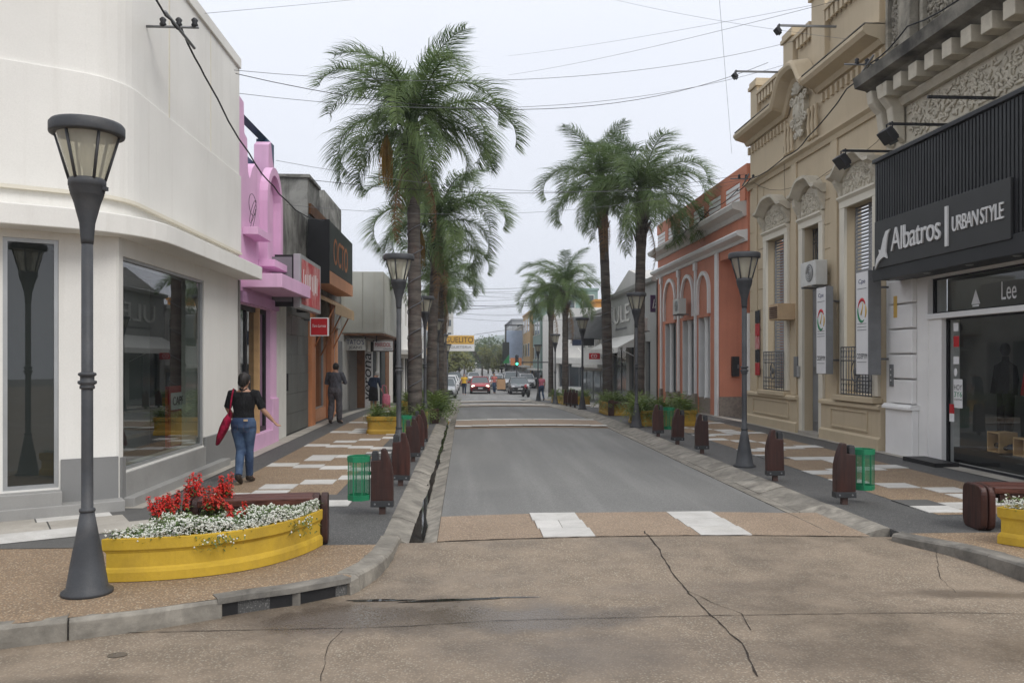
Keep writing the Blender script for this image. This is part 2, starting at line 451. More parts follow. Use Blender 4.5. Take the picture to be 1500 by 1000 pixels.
M['ornament'] = pm('ornament_stucco', (.52,.48,.39), .8, .12, 4, .35, 45, dirt=.25, dirtc=(.22,.2,.16))
M['ornament_old'] = pm('ornament_weathered', (.36,.33,.265), .85, .2, 2.2, .4, 40, dirt=.7, streak=.5, dirtc=(.05,.047,.04))
M['blackstain'] = pm('cornice_blackened', (.075,.072,.065), .9, .4, 1.6, .4, 40, c2=(.30,.285,.24))
M['rusticated'] = pm('white_rusticated', (.80,.79,.77), .65, .05, 1.4, .12, 70, dirt=.1, dirtc=(.4,.38,.34))
M['granite'] = pm('brown_granite', (.22,.185,.15), .4, .25, 14, .05, 120)
M['tarp'] = pm('gray_shop', (.33,.33,.31), .7, .08, 1, .15, 60, streak=.2, dirtc=(.18,.17,.15))
M['lamp'] = pm('lamp_iron', (.050,.053,.058), .55, .2, 5, .2, 70, spec=.35, dirt=.22, dirtc=(.13,.115,.10))
M['lampglass'] = glassy('lantern_glass', (.84,.82,.72), .06, .15, (.62,.60,.50), .42)
M['bulb'] = pm('bulb_opal', (.65,.63,.55), .4, .05)
M['wood'] = None
k = NT('dark_red_wood'); g = k.noise(1.0, 6, k.P((22,22,1.6)), rough=.7); g2 = k.noise(2, 4)
oi = k.n('ShaderNodeObjectInfo')
k.set(k.mix(k.rng(oi.outputs['Random'],0,1,0,.6), k.mix(k.rng(g2,.35,.65,0,.5), k.mix(k.rng(g,.35,.65,0,1), (.022,.0085,.0065), (.085,.028,.019)), (.05,.022,.018)), (.022,.012,.010)), k.rng(g2,.3,.7,.4,.65), 0, .35); k.bump(g, .3, .004); M['wood'] = k.mat
k = NT('bench_wood'); g = k.noise(1.0, 6, k.P((1.6,22,22)), rough=.7)
k.set(k.mix(k.rng(g,.35,.65,0,1), (.045,.015,.011), (.13,.045,.03)), .38, 0, .45); k.bump(g, .25, .004); M['benchwood'] = k.mat
M['bandmetal'] = pm('band_iron', (.035,.036,.038), .6, .15, 6, .1)
M['stub'] = pm('stub_rust', (.07,.038,.03), .7, .3, 9, .2)
M['bin'] = pm('bin_green', (.012,.19,.085), .45, .12, 6, .05, 80, spec=.45)
M['planter'] = pm('planter_yellow', (.54,.355,.04), .78, .14, 2.2, .4, 35, dirt=.38, dirtc=(.25,.165,.045), streak=.22, spec=.2)
M['planter_old'] = pm('planter_yellow_dull', (.42,.26,.03), .65, .12, 3, .2, 60, dirt=.35, dirtc=(.15,.10,.03))
M['soil'] = pm('soil', (.03,.022,.016), .95, .4, 12, .6, 40)
M['bark'] = trunkmat()
M['frond'] = leafmat('palm_leaf', (.075,.130,.034), (.175,.245,.080), .38, .6)
M['frond_young'] = leafmat('palm_leaf_young', (.08,.15,.04), (.15,.22,.07), .3, .4)
M['frond_dead'] = leafmat('palm_leaf_dead', (.20,.115,.05), (.30,.18,.08), .15, .7)
M['fruit'] = leafmat('palm_fruit', (.34,.19,.03), (.45,.28,.06), .1, .6)
M['fern'] = leafmat('fern_leaf', (.09,.15,.03), (.20,.26,.06), .3, .5)
M['herb'] = leafmat('herb_leaf', (.07,.13,.03), (.15,.21,.06), .3, .5)
M['tree'] = leafmat('tree_leaf', (.05,.09,.03), (.11,.15,.05), .25, .55)
M['tree_y'] = leafmat('tree_leaf_yellow', (.14,.16,.035), (.22,.22,.06), .3, .55)
M['petal'] = leafmat('white_petal', (.80,.80,.74), (.70,.72,.62), .2, .6)
M['redpetal'] = leafmat('red_petal', (.62,.018,.012), (.50,.035,.012), .2, .5)
M['glass'] = glassy('shop_glass', (.40,.45,.43), .12)
M['glass_dark'] = glassy('dark_glass', (.30,.34,.32), .075, 0, (.06,.07,.065), .35)
M['glass_shop'] = glassy('clothing_shop_glass', (.80,.83,.82), .06)
M['glass_plain'] = glassy('clear_glass', (.80,.84,.82), .05)
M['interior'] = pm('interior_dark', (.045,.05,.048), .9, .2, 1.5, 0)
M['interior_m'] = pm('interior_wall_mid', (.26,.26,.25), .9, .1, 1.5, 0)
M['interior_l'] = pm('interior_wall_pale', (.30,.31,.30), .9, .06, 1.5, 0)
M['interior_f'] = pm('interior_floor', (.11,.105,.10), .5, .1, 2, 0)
M['white'] = pm('white_paint', (.76,.76,.75), .5, .05, 2, .05)
M['alu'] = pm('aluminium', (.42,.43,.43), .4, .08, 4, .03, 90, metal=.6)
M['steel'] = pm('grey_steel', (.20,.205,.21), .5, .12, 4, .08, 70, metal=.3)
M['shutter'] = pm('shutter_grey', (.23,.235,.24), .6, .1, 3, .08, 70, dirt=.2)
M['iron'] = pm('wrought_iron', (.10,.105,.11), .6, .25, 9, .2, 80)
M['iron_d'] = pm('floodlight_black', (.018,.018,.020), .45, .2, 6, .1, 80)
M['ac'] = pm('ac_white', (.58,.58,.55), .55, .06, 3, .06, 80, dirt=.15, dirtc=(.3,.27,.22))
M['red'] = pm('sign_red', (.42,.012,.018), .45, .1, 2, .03)
M['redworn'] = pm('sign_red_worn', (.42,.03,.035), .55, .15, 3, .05, 60, dirt=.6, dirtc=(.62,.48,.46), streak=.6)
M['signwhite'] = pm('sign_white', (.72,.72,.72), .45, .04, 2, .02)
M['letter'] = pm('letter_silver', (.62,.62,.61), .45, .05, 3, .02)
M['ink'] = pm('ink_black', (.015,.015,.018), .6, .1, 3, 0)
M['navy'] = pm('ink_navy', (.02,.03,.12), .6, .1, 3, 0)
M['purple'] = pm('purple_sign', (.075,.03,.10), .5, .1, 3, .02)
M['greensign'] = pm('green_sign', (.03,.30,.09), .5, .1, 3, .02)
M['logo_r'] = pm('logo_red', (.55,.02,.03), .5, .05, 3, 0); M['logo_g'] = pm('logo_green', (.02,.22,.09), .5, .05, 3, 0)
M['logo_y'] = pm('logo_yellow', (.62,.40,.10), .5, .05, 3, 0)
M['paleyellow'] = pm('banner_yellow', (.62,.36,.06), .6, .1, 3, 0)
M['cable'] = pm('cable_black', (.012,.012,.013), .6, .1, 3, 0)
M['cable_g'] = pm('cable_grey', (.13,.135,.15), .6, .1, 3, 0)
M['pipe'] = pm('downpipe', (.22,.21,.2), .6, .15, 3, .1)
M['kerb'] = pm('kerb_concrete', (.31,.285,.24), .85, .3, 4.5, .8, 30, dirt=.75, rand=.35, dirtc=(.11,.10,.085))
M['kerb_dark'] = pm('kerb_stone_dark', (.20,.185,.16), .85, .3, 3, .6, 35, dirt=.7, dirtc=(.05,.047,.042))
M['tile_white'] = pm('paving_white', (.60,.585,.55), .75, .1, 2.5, .35, 60, dirt=.40, dirtc=(.27,.25,.215), rand=.35)
M['tile_dark'] = pm('paving_dark_tile', (.10,.098,.092), .75, .12, 3, .25, 70)
M['stone_pale'] = pm('paving_stone_pale', (.42,.39,.34), .75, .12, 2, .25, 60, dirt=.4, dirtc=(.2,.18,.15), rand=.4)
brown = [(.235,.145,.08),(.315,.205,.115),(.41,.29,.175),(.19,.125,.075),(.355,.245,.145),(.48,.39,.27)]
M['agg_brown'] = aggregate('pebble_paving_brown', brown, 62, (.20,.145,.095), .75, .22)
M['agg_dark'] = aggregate('pebble_paving_dark', [(.085,.084,.08),(.12,.118,.112),(.16,.157,.15),(.065,.065,.063),(.21,.205,.195)], 75, (.075,.074,.071), .7, .25)
M['agg_road'] = aggregate('junction_concrete', [(.34,.26,.19),(.41,.315,.235),(.29,.225,.17),(.46,.37,.285),(.50,.44,.36),(.24,.18,.135)], 64, (.25,.195,.148), .75, .60, wet=.30, tone=(.74,.75,.72), bump=.28,
    spots=[(-.75,6.05,1.5,.50,.92),(.45,5.85,1.2,.36,.8),(.9,5.15,1.1,.5,.4),(4.1,6.35,1.0,.16,.6),(-2.3,4.95,.7,.14,.5),(-1.6,4.6,1.3,.3,.35),(2.3,5.0,.9,.35,.35),(3.9,5.0,1.4,.4,.35),(2.2,6.6,1.6,.25,.22)])
M['agg_band'] = aggregate('crossing_band_paving', [(.31,.225,.15),(.39,.285,.19),(.26,.19,.13),(.44,.35,.255)], 58, (.23,.172,.122), .75, .25)
M['asphalt'] = asphalt('asphalt_grey', (.188,.186,.176))
M['ground'] = asphalt('ground_far', (.14,.135,.125))
k = NT('water'); k.set((.018,.017,.015), .03, 0, .6); k.b.inputs['IOR'].default_value = 1.33; M['water'] = k.mat
k = NT('wet_stain'); n = k.noise(2.5, 5); k.set(k.mix(k.rng(n,.35,.65,0,1), (.075,.062,.05), (.12,.10,.08)), k.rng(n,.3,.7,.14,.4), 0, .5); M['wet'] = k.mat
M['skin'] = pm('skin', (.36,.20,.13), .5, .06, 6, .03); M['hair'] = pm('hair_black', (.008,.007,.007), .45, .2, 20, .3, 120)
M['hair_gray'] = pm('hair_grey', (.45,.44,.42), .6, .1, 20, .3, 120)
M['cloth_black'] = pm('cloth_black', (.009,.009,.010), .8, .2, 9, .2, 160)
k = NT('denim'); n = k.noise(6, 4); f = k.noise(220, 2)
k.set(k.mix(k.rng(f,.3,.7,0,.3), k.mix(k.rng(n,.38,.66,0,1), (.018,.04,.095), (.075,.13,.22)), (.02,.03,.06)), .8); k.bump(n, .6, .02); M['denim'] = k.mat
M['cloth_gray'] = pm('cloth_grey', (.085,.088,.105), .85, .15, 7, .3, 120); M['cloth_gray2'] = pm('cloth_grey_trousers', (.095,.09,.10), .85, .12, 7, .3, 120)
M['cloth_navy'] = pm('cloth_navy', (.018,.028,.055), .85, .2, 7, .3, 120); M['bag'] = pm('bag_crimson', (.27,.006,.035), .7, .15, 6, .3, 100)
M['pinkcloth'] = pm('cloth_pink', (.55,.16,.22), .8, .25, 14, .2, 100); M['yellowcloth'] = pm('cloth_yellow', (.60,.36,.03), .8, .1, 7, .2)
M['whitecloth'] = pm('cloth_white', (.62,.63,.66), .8, .1, 7, .2); M['redcloth'] = pm('cloth_red', (.30,.02,.025), .8, .15, 7, .2)
M['shoe'] = pm('shoe_leather', (.03,.02,.015), .5, .2, 7, .05)
def cloth(name, c, amt=.7):
    k = NT(name); c = lin(c); n = k.noise(9, 5, k.P((1,1,.55)), rough=.5, dist=1.5); f = k.noise(200, 2)
    k.set(k.mix(k.rng(f,.3,.7,0,.35), k.mix(k.rng(n,.35,.65,0,1), tuple(x*.6 for x in c), tuple(x*1.35 for x in c)), tuple(x*.6 for x in c)), .85, 0, .25); k.bump(n, amt, .05); return k.mat
for n_, c_ in (('cloth_black',(.011,.011,.012)),('cloth_gray',(.09,.093,.11)),('cloth_gray2',(.095,.09,.10)),('cloth_navy',(.018,.028,.055)),('bag',(.27,.006,.035))): M[n_] = cloth(n_+'_folds', c_)
k = NT('hair_strands'); n = k.noise(1.0, 5, k.P((60,60,14))); k.set(k.mix(k.rng(n,.35,.65,0,1),(.005,.0045,.004),(.03,.024,.02)), k.rng(n,.3,.7,.35,.6), 0, .4); k.bump(n, .8, .02); M['hair'] = k.mat
M['cardboard'] = pm('cardboard', (.36,.22,.12), .85, .1, 4, .1); M['pine'] = pm('pine_wood', (.52,.33,.16), .55, .15, 6, .1)
M['car_red'] = pm('car_red', (.30,.012,.018), .22, .05, 2, 0, spec=.6); M['car_silver'] = pm('car_silver', (.38,.39,.40), .28, .05, 2, 0, metal=.5)
M['car_gray'] = pm('car_grey', (.18,.185,.19), .28, .05, 2, 0, metal=.5); M['car_white'] = pm('car_white', (.66,.66,.66), .25, .04, 2, 0, spec=.6)
M['tyre'] = pm('tyre', (.015,.015,.015), .85, .1, 5, .1); M['carglass'] = pm('car_glass', (.05,.065,.07), .08, .1, 2, 0, spec=.7)
M['headlight'] = emis('headlight_lit', '#fff3e0', 3.0); M['headlight_off'] = pm('headlight', (.55,.56,.57), .15, .05, 3, 0)
M['green_lit'] = emis('signal_green_lit', '#40ffc0', 4.0)
M['plate'] = pm('number_plate', (.5,.5,.5), .5, .05)
M['hill'] = pm('hill', (.15,.19,.17), .95, .2, .02, 0, 1)
M['bld_a'] = pm('far_plaster_pale', (.48,.47,.44), .8, .12, .3, .1, 20, streak=.3, dirtc=(.25,.24,.22)); M['bld_b'] = pm('far_plaster_ochre', (.48,.33,.17), .8, .12, .3, .1, 20)
M['bld_c'] = pm('far_plaster_grey', (.27,.28,.29), .8, .12, .3, .1, 20); M['bld_d'] = pm('far_plaster_green', (.20,.28,.25), .8, .12, .3, .1, 20)
M['bld_e'] = pm('far_plaster_red', (.42,.13,.11), .8, .12, .3, .1, 20); M['bld_f'] = pm('far_plaster_orange', (.55,.26,.06), .8, .12, .3, .1, 20)
M['billboard'] = pm('billboard_blue', (.34,.42,.55), .5, .25, .4, 0)
# ================================================================= ground
XL, XR = -4.1, 8.1                 # building lines
KL, KR = -0.82, 4.42               # pavement edges towards the road
AL, AR = -0.28, 3.78               # asphalt edges
YE = 57.0                          # end of the block (far side street)
def struct(name, b, m, loc=(0,0,0)): return solo(name, b, m, kind='structure', loc=loc)
def zint(x, y):
    return -.045 - .068*sm((8.1-y)/1.6) - .02*sm((.3-x)/.9)*sm((8.4-y)/.6) - .03*sm((x-3.6)/1.2)*sm((8.4-y)/.6) + .02*math.sin(x*.5+1)*sm((8-y)/3) + .031*max(0,1-((x-1.75)/2.03)**2)*sm((y-6.6)/1.5)
def frange(a, b, n): return [a+(b-a)*i/n for i in range(n+1)]

b = MB(); ys = [-75,-60,-20,0,10,20]+frange(24,70,14)+[90,130,200,300,600,1140]
b.sheet([-880,-300,-60,-20,0,20,60,300,880], ys, lambda x,y: gz(y)-.45)
struct('ground', b, M['ground'])
b = MB(); b.sheet(frange(-14,14,70), frange(-6,8.15,50), zint)
b.sheet([-70,-40,-14], frange(-6,8.15,10), lambda x,y: zint(max(x,-14),y)); b.sheet([14,40,70], frange(-6,8.15,10), lambda x,y: zint(min(x,14),y))
b.sheet([-70,0,70], [-40,-6], lambda x,y: -.16)
road_j = struct('junction_road', b, M['agg_road'])
b = MB(); b.sheet(frange(AL,AR,8), frange(9.45,YE,60), lambda x,y: gz(y)-.045+.03*(1-((x-1.75)/2.03)**2))
struct('street_asphalt', b, M['asphalt'])
b = MB(); b.sheet([-60,-12,-4,0,4,8,16,60], frange(YE,71,8), lambda x,y: gz(y)-.05)
b.sheet(frange(-3.4,7.4,6), frange(71,330,40), lambda x,y: gz(y)-.05)
struct('far_street', b, M['asphalt'])

# paved crossing band at the mouth of the street, with two white slab strips
band = MB(); band.sheet(frange(AL,AR+.35,10), [8.15,8.8,9.45], lambda x,y: -.041+.03*max(0,(1-((x-1.75)/2.03)**2)))
band = struct('crossing_band', band, M['agg_band'])
def slab_mesh(name, w, d, m, t=.02, j=.006):
    q = MB(); q.box(-w/2+j, -d/2+j, 0, w/2-j, d/2-j, t); return q.mesh(name, m)
slab = slab_mesh('white_slab', .53, .43, M['tile_white'], .012, .003)
slab_h = slab_mesh('white_slab_half', .265, .43, M['tile_white'], .012, .003)
for cx in (1.02, 2.62):
    for i in range(3):
        z = -.041+.03*(1-((cx-1.75)/2.03)**2)
        if i == 1 and cx < 2:
            for sx in (-.1325, .1325): inst('slab', slab_h, band, (cx+sx+.05*(8.8-8.37-.43*i), 8.37+.43*i, z-.004))
        else: inst('slab', slab, band, (cx-.02*(i-1), 8.37+.43*i, z-.004))
# raised crossings further on
def raised(y0, y1, lab):
    q = MB(); q.sheet(frange(AL,AR,8), [y0,y0+.45,y1-.45,y1], lambda x,y: gz(y)+(.008 if y0+.1 < y < y1-.1 else -.036)+.03*(1-((x-1.75)/2.03)**2))
    o = struct('raised_crossing', q, M['agg_band'])
    for (ya) in (y0+.12, y1-.45):
        for i in range(9):
            w_ = (AR-AL)/9; cx = AL+w_*(i+.5)
            me = MB(); me.box(-w_/2+.006,-.16,0,w_/2-.006,.16,.016)
            inst('slab', me.mesh('crossing_slab', M['tile_white']), o, (cx, ya+.16, gz(ya+.16)+.008-.004+.03*(1-((cx-1.75)/2.03)**2)-.004))
raised(21.5, 24.3, ''); raised(36.2, 39.4, ''); raised(47.5, 50.5, '')

# ---- pavement bodies
PL = [G(u,v) for u,v in ((583,786),(572,806),(552,826),(510,848),(425,863),(325,877),(215,893),(100,906),(0,917))]
KPL = [(p[0],p[1]) for p in PL] + [(-3.9,5.42),(-5.2,5.3),(-14,5.25)]      # outer edge of the corner kerb
PL = [(KL,YE-.6),(KL,9.2),(KL-.001,8.3)] + [(min(x,KL-.002*(i+1)),y+.02) for i,(x,y) in enumerate(KPL)]
OCH0 = (-4.13, 9.95); OCH1 = (-7.0, 8.28)      # chamfered corner of the white building
KPR = [(p[0],p[1]) for p in (G(1308,783),G(1350,791),G(1400,800),G(1450,812),G(1500,827))] + [(5.0,6.15),(5.7,5.6),(6.9,5.3),(14,5.2)]
PR = [(KR,YE-.6),(KR,9.2)] + [(max(x,KR+.002*(i+1)),y+.02) for i,(x,y) in enumerate(KPR)]
def pave(name, path, wallx, far):
    ysamp = frange(12, YE-.6, 40)
    q = MB()
    n0 = [(path[1][0], path[1][1])]
    # straight run
    q.sheet(sorted([path[0][0], wallx]), [9.2]+ysamp, lambda x,y: gz(y))
    # corner: fan from the wall line to the kerb path
    pts = path[1:]
    for a, c in zip(pts, pts[1:]):
        q.quad((a[0],a[1],0), (c[0],c[1],0), (c[0], 9.2 if abs(c[0]-path[0][0])<abs(wallx-path[0][0]) else 9.2, 0), (a[0], 9.2, 0))
    s_ = 1 if wallx > 0 else -1
    q.box(min(wallx,s_*70), 9.2, -.3, max(wallx,s_*70), YE-.6, -.01) if False else None
    q.quad((pts[-1][0],pts[-1][1],0),(s_*70,5.2,0),(s_*70,9.2,0),(pts[-1][0],9.2,0))
    # skirt
    full = path+[(s_*70,5.2)]
    for a, c in zip(full, full[1:]):
        q.quad((a[0],a[1],gz(a[1])), (c[0],c[1],gz(c[1])), (c[0],c[1],gz(c[1])-.4), (a[0],a[1],gz(a[1])-.4))
    return struct(name, q, M['agg_dark'])
pavL = pave('pavement_left', PL, XL-.3, 0)
pavR = pave('pavement_right', PR, XR+.3, 0)
# brown pebble fields
b = MB(); b.sheet([-3.3,-1.68], [9.0]+frange(12,YE-.8,40), lambda x,y: gz(y)+.004)
cor = [p for p in PL[3:]]
for a, c in zip(cor, cor[1:]):
    f = lambda p: (p[0], 7.85)
    ya, yc = f(a)[1], f(c)[1]
    if a[1] < ya or c[1] < yc: b.quad((a[0],min(a[1],ya),.004),(c[0],min(c[1],yc),.004),(c[0],yc,.004),(a[0],ya,.004))
struct('pebble_field_left', b, M['agg_brown'])
b = MB(); b.sheet([5.35,7.15], [9.0]+frange(12,YE-.8,40), lambda x,y: gz(y)+.004)
cor = PR[2:]
for a, c in zip(cor, cor[1:]):
    if a[1] < 8.05: b.quad((a[0],a[1],.004),(c[0],c[1],.004),(c[0],8.05,.004),(a[0],8.05,.004))
struct('pebble_field_right', b, M['agg_brown'])
# pale stone border along the walls, slab by slab
for sgn, wx, nm in ((1, XL, 'stone_border_left'), (-1, XR, 'stone_border_right')):
    q = MB(); q.sheet(sorted([wx-.02*sgn, wx+.30*sgn]), frange(9.8,YE-.8,40), lambda x,y: gz(y)+.003)
    o = struct(nm, q, M['tile_dark'])
    y = 9.9
    while y < 34:
        L = random.choice((.6,.8,.95))
        me = MB(); me.sheet(sorted([wx-.01*sgn, wx+.295*sgn]), [y+.006, y+L-.006], lambda x,yy: gz(yy)+.008+random.uniform(0,.003), False)
        part('stone_slab', me, M['stone_pale'], o); y += L
# pale stone slabs in front of the chamfered corner
tx, ty = (OCH1[0]-OCH0[0]), (OCH1[1]-OCH0[1]); L_ = math.hypot(tx,ty); tx/=L_; ty/=L_; nx_, ny_ = -ty*-1*-1, 0
nx_, ny_ = (-ty, tx) if (-ty) > 0 and tx < 0 else (ty, -tx)
och = MB(); P_ = lambda s,d,z: (OCH0[0]+tx*s+nx_*d, OCH0[1]+ty*s+ny_*d, z)
och.add([(-3.45,10.2,.006),(-3.3,9.6,.006),(-3.05,7.86,.006),(-9,7.86,.006),(-9,9.2,.006),(-4.2,10.2,.006)],[(0,1,2,3,4,5)])
och = struct('corner_stone_border', och, M['tile_dark'])
for i in range(6):
    for j in range(3):
        a = .1+i*.75-.25*j+(.15 if j else 0); me = MB()
        me.quad(P_(a+.008,.02+j*.5,.011+.002*j),P_(a+.742,.02+j*.5,.011+.002*j),P_(a+.742,.508+j*.5,.011),P_(a+.008,.508+j*.5,.011))
        part('stone_slab', me, M['stone_pale'] if (i+j)%3 else M['tile_white'], och)
# white pattern tiles (stepped rows), a few dark ones
tmesh = slab_mesh('paving_tile', .47, .42, M['tile_white'], .010, .004); tdark = slab_mesh('paving_tile_dark', .47, .42, M['tile_dark'], .010, .004)
def rows(parent, x0, step, sgn, y0, y1, period):
    y = y0; k = 0
    while y < y1:
        for i in range(4):
            px = x0+i*.47*sgn
            yy = y - i*.21 if (k % 2 == 0) else y - .63 + abs(i-1)*.21*2 - .2
            if not (k % 2 and i == 0): inst('tile', tmesh, parent, (px, yy, gz(yy)+.003))
            if i == 1 and k % 3 == 0: inst('tile', tmesh, parent, (px, yy+.42, gz(yy+.42)+.003))
            if i == 2 and k % 3 == 0: inst('tile', tdark, parent, (px+.47*sgn, yy+.215, gz(yy+.215)+.0032))
        y += period; k += 1
rows(pavL, -3.05, .21, 1, 10.75, 54, 1.58)
rows(pavR, 6.95, .21, -1, 9.95, 54, 1.58)

# ---- gutters: sloping kerb slab, channel, inner slab; slab by slab
def gutter(name, k0, k1, y0, y1, water):
    """k0 pavement edge, k1 asphalt edge"""
    s_ = 1 if k1 > k0 else -1; Wd = abs(k1-k0)
    o = thing(name, 'x', 'x') ; del o['label']; del o['category']; bpy.data.objects.remove(o)
    base = MB(); base.sheet(sorted([k0,k1]), frange(y0,y1,30), lambda x,y: gz(y)-.16)
    o = struct(name, base, M['kerb_dark'])
    y = y0
    while y < y1:
        L = random.uniform(1.0,1.5) if y < 30 else 3.0
        ye = min(y+L, y1); dz = random.uniform(-.006,.006); j = .008
        q = MB()
        cs = [(0,.004),(.03,.006),(.10*1.0,-.004),(Wd*.58,-.085),(Wd*.58,-.3),(0,-.3)]
        q.prism(cs, lambda a,z: (k0+s_*a, y+j, gz(y)+z+dz), lambda a,z: (k0+s_*a, ye-j, gz(ye)+z+dz))
        part('kerb_slab', q, M['kerb'], o)
        q = MB()
        cs = [(Wd*.58+.01,-.088),(Wd*.70,-.092),(Wd-.004,-.035),(Wd-.004,-.3),(Wd*.58+.01,-.3)]
        q.prism(cs, lambda a,z: (k0+s_*a, y+j, gz(y)+z), lambda a,z: (k0+s_*a, ye-j, gz(ye)+z))
        part('gutter_slab', q, M['kerb'], o)
        y = ye
    return o
gutter('gutter_left', KL, AL, 8.15, YE-.6, True)
gutter('gutter_right', KR, AR, 8.3, YE-.6, False)
def blob(cx, cy, rx, ry, z, n=26, seed=0, jag=.25, zf=None):
    rnd = random.Random(seed); q = MB(); ph = [rnd.uniform(0,6.28) for _ in range(5)]
    pts = []
    for i in range(n):
        a = 2*math.pi*i/n
        r = 1+jag*sum(math.sin(a*(k+2)+ph[k])/(k+1.5) for k in range(4))
        x, y = cx+rx*r*math.cos(a), cy+ry*r*math.sin(a)
        pts.append((x, y, zf(x,y)+z if zf else z))
    q.add([(cx,cy,zf(cx,cy)+z if zf else z)]+pts, [(0,i+1,(i+1)%n+1) for i in range(n)], True)
    return q
GC = KL+.54*.60
q = MB(); yy = 8.2; rr_ = random.Random(4); vs = []
while yy < 26:
    wv = max(.006, (.06*sm((10.4-yy)/1.6)+.034+.009*math.sin(yy*3.1)+.006*math.sin(yy*7.7+1))); c_ = GC+.008*math.sin(yy*2.3)
    vs += [(c_-wv*rr_.uniform(.95,1.05),yy,gz(yy)-.062),(c_+wv*.75*rr_.uniform(.95,1.05),yy,gz(yy)-.062)]; yy += .11
q.add(vs,[(2*i_,2*i_+1,2*i_+3,2*i_+2) for i_ in range(len(vs)//2-1)],True); struct('gutter_water', q, M['water'])
for i in range(5):
    yy = random.uniform(9.3, 20); q = MB(); q.ell((GC+random.uniform(-.08,.06), yy, gz(yy)-.066), (random.uniform(.012,.03),random.uniform(.02,.05),.008), 7, 4)
    solo('gutter_debris', q, M['soil'], 'dark clump of wet leaf litter lying in the left gutter', 'leaf litter', 'wet leaf litter in the gutter')
# ---- corner kerb stones and the storm drain inlet
def kerb_run(name, path, skip=None, m='kerb'):
    o = struct(name, (lambda q: (q.tube([(x,y,-.2) for x,y in path], .04, 5), q)[1])(MB()), M['kerb_dark'])
    acc = []
    for a, c in zip(path, path[1:]):
        d = math.dist(a, c); n = max(1, round(d/.12))
        acc += [(a[0]+(c[0]-a[0])*i/n, a[1]+(c[1]-a[1])*i/n) for i in range(n)]
    acc.append(path[-1])
    def nrm(i):
        a, c = acc[max(0,i-1)], acc[min(len(acc)-1,i+1)]; d = math.dist(a,c); return ((c[1]-a[1])/d, -(c[0]-a[0])/d)
    i = 0
    side = 1 if name.endswith('left') else -1
    while i < len(acc)-1:
        if skip and skip(acc[i]) and skip(acc[i+1]): i += 1; continue
        j = min(len(acc)-1, i+random.randint(5,8))
        if skip:
            while j > i+1 and skip(acc[j]) and skip(acc[j-1]): j -= 1
        q = MB(); vs = []; dz = random.uniform(-.008,.006)
        for k_ in range(i, j+1):
            x, y = acc[k_]; n_ = nrm(k_); t = -side
            sh = .004 if k_ == i else (-.004 if k_ == j else 0)
            dx, dy = acc[min(k_+1,len(acc)-1)][0]-acc[max(k_-1,0)][0], acc[min(k_+1,len(acc)-1)][1]-acc[max(k_-1,0)][1]; dl = math.hypot(dx,dy)
            x += dx/dl*sh; y += dy/dl*sh
            ro = random.uniform(-.008,.008)
            for (off, z) in ((-.17,.008+dz),(.0,.010+dz+ro*.5),(.022+ro,-.012+dz),(.03+ro,-.10),(.035,-.28),(-.17,-.28)):
                vs.append((x-n_[0]*off*side, y-n_[1]*off*side, z))
        m_ = 6; nf = j-i+1; fs = []
        for a in range(nf-1):
            for c in range(m_): fs.append((a*m_+c, a*m_+(c+1)%m_, (a+1)*m_+(c+1)%m_, (a+1)*m_+c))
        fs.append(tuple(range(m_))); fs.append(tuple((nf-1)*m_+c for c in range(m_)))
        q.add(vs, fs); part('kerb_stone', q, M['kerb'] if random.random() < .75 else M['kerb_dark'], o, bevel=.006)
        i = j
    return o
DR0, DR1 = G(325,877), G(512,847)
def in_drain(p): return DR0[0] <= p[0] <= DR1[0] and p[1] < 7.0
kerb_run('corner_kerb_left', KPL, in_drain)
kerb_run('corner_kerb_right', KPR)
dr0 = 0
dr = thing('storm_drain', 'rusty steel lintel over a dark storm drain opening in the corner kerb', 'storm drain', (DR0[0],DR0[1],-.16))
path = [G(u,v) for u,v in ((318,878),(370,870),(425,863),(470,855),(512,847))]
q = MB(); n4 = len(path); vs = []
for i_, p in enumerate(path):
    a_, c_ = path[max(0,i_-1)], path[min(n4-1,i_+1)]; d_ = math.dist(a_[:2],c_[:2]); ox, oy = -(c_[1]-a_[1])/d_*-1, -(c_[0]-a_[0])/d_
    for (o_, z_) in ((-.13,.012),(.02,.012),(.026,-.028),(-.13,-.028)): vs.append((p[0]+ox*o_,p[1]+oy*o_,z_))
q.add(vs,[(i_*4+c_,i_*4+(c_+1)%4,(i_+1)*4+(c_+1)%4,(i_+1)*4+c_) for i_ in range(n4-1) for c_ in range(4)]+[(0,1,2,3),tuple((n4-1)*4+c_ for c_ in range(4))]); part('lintel_bar', q, M['kerb_dark'], dr)
q = MB()
for p, p2 in zip(path, path[1:]): q.quad((p[0],p[1]+.012,-.02),(p2[0],p2[1]+.012,-.02),(p2[0],p2[1]+.012,-.3),(p[0],p[1]+.012,-.3))
part('drain_shade_sheet', q, M['black'], dr)  # flat black sheet over the pavement skirt, painted shade of the drain opening
for u, v in ((428,868),):
    p = G(u,v); q = MB(); q.box(p[0]-.04,p[1]+.115,-.22,p[0]+.035,p[1]+.15,-.03); part('support_block', q, M['kerb_dark'], dr, bevel=.01)
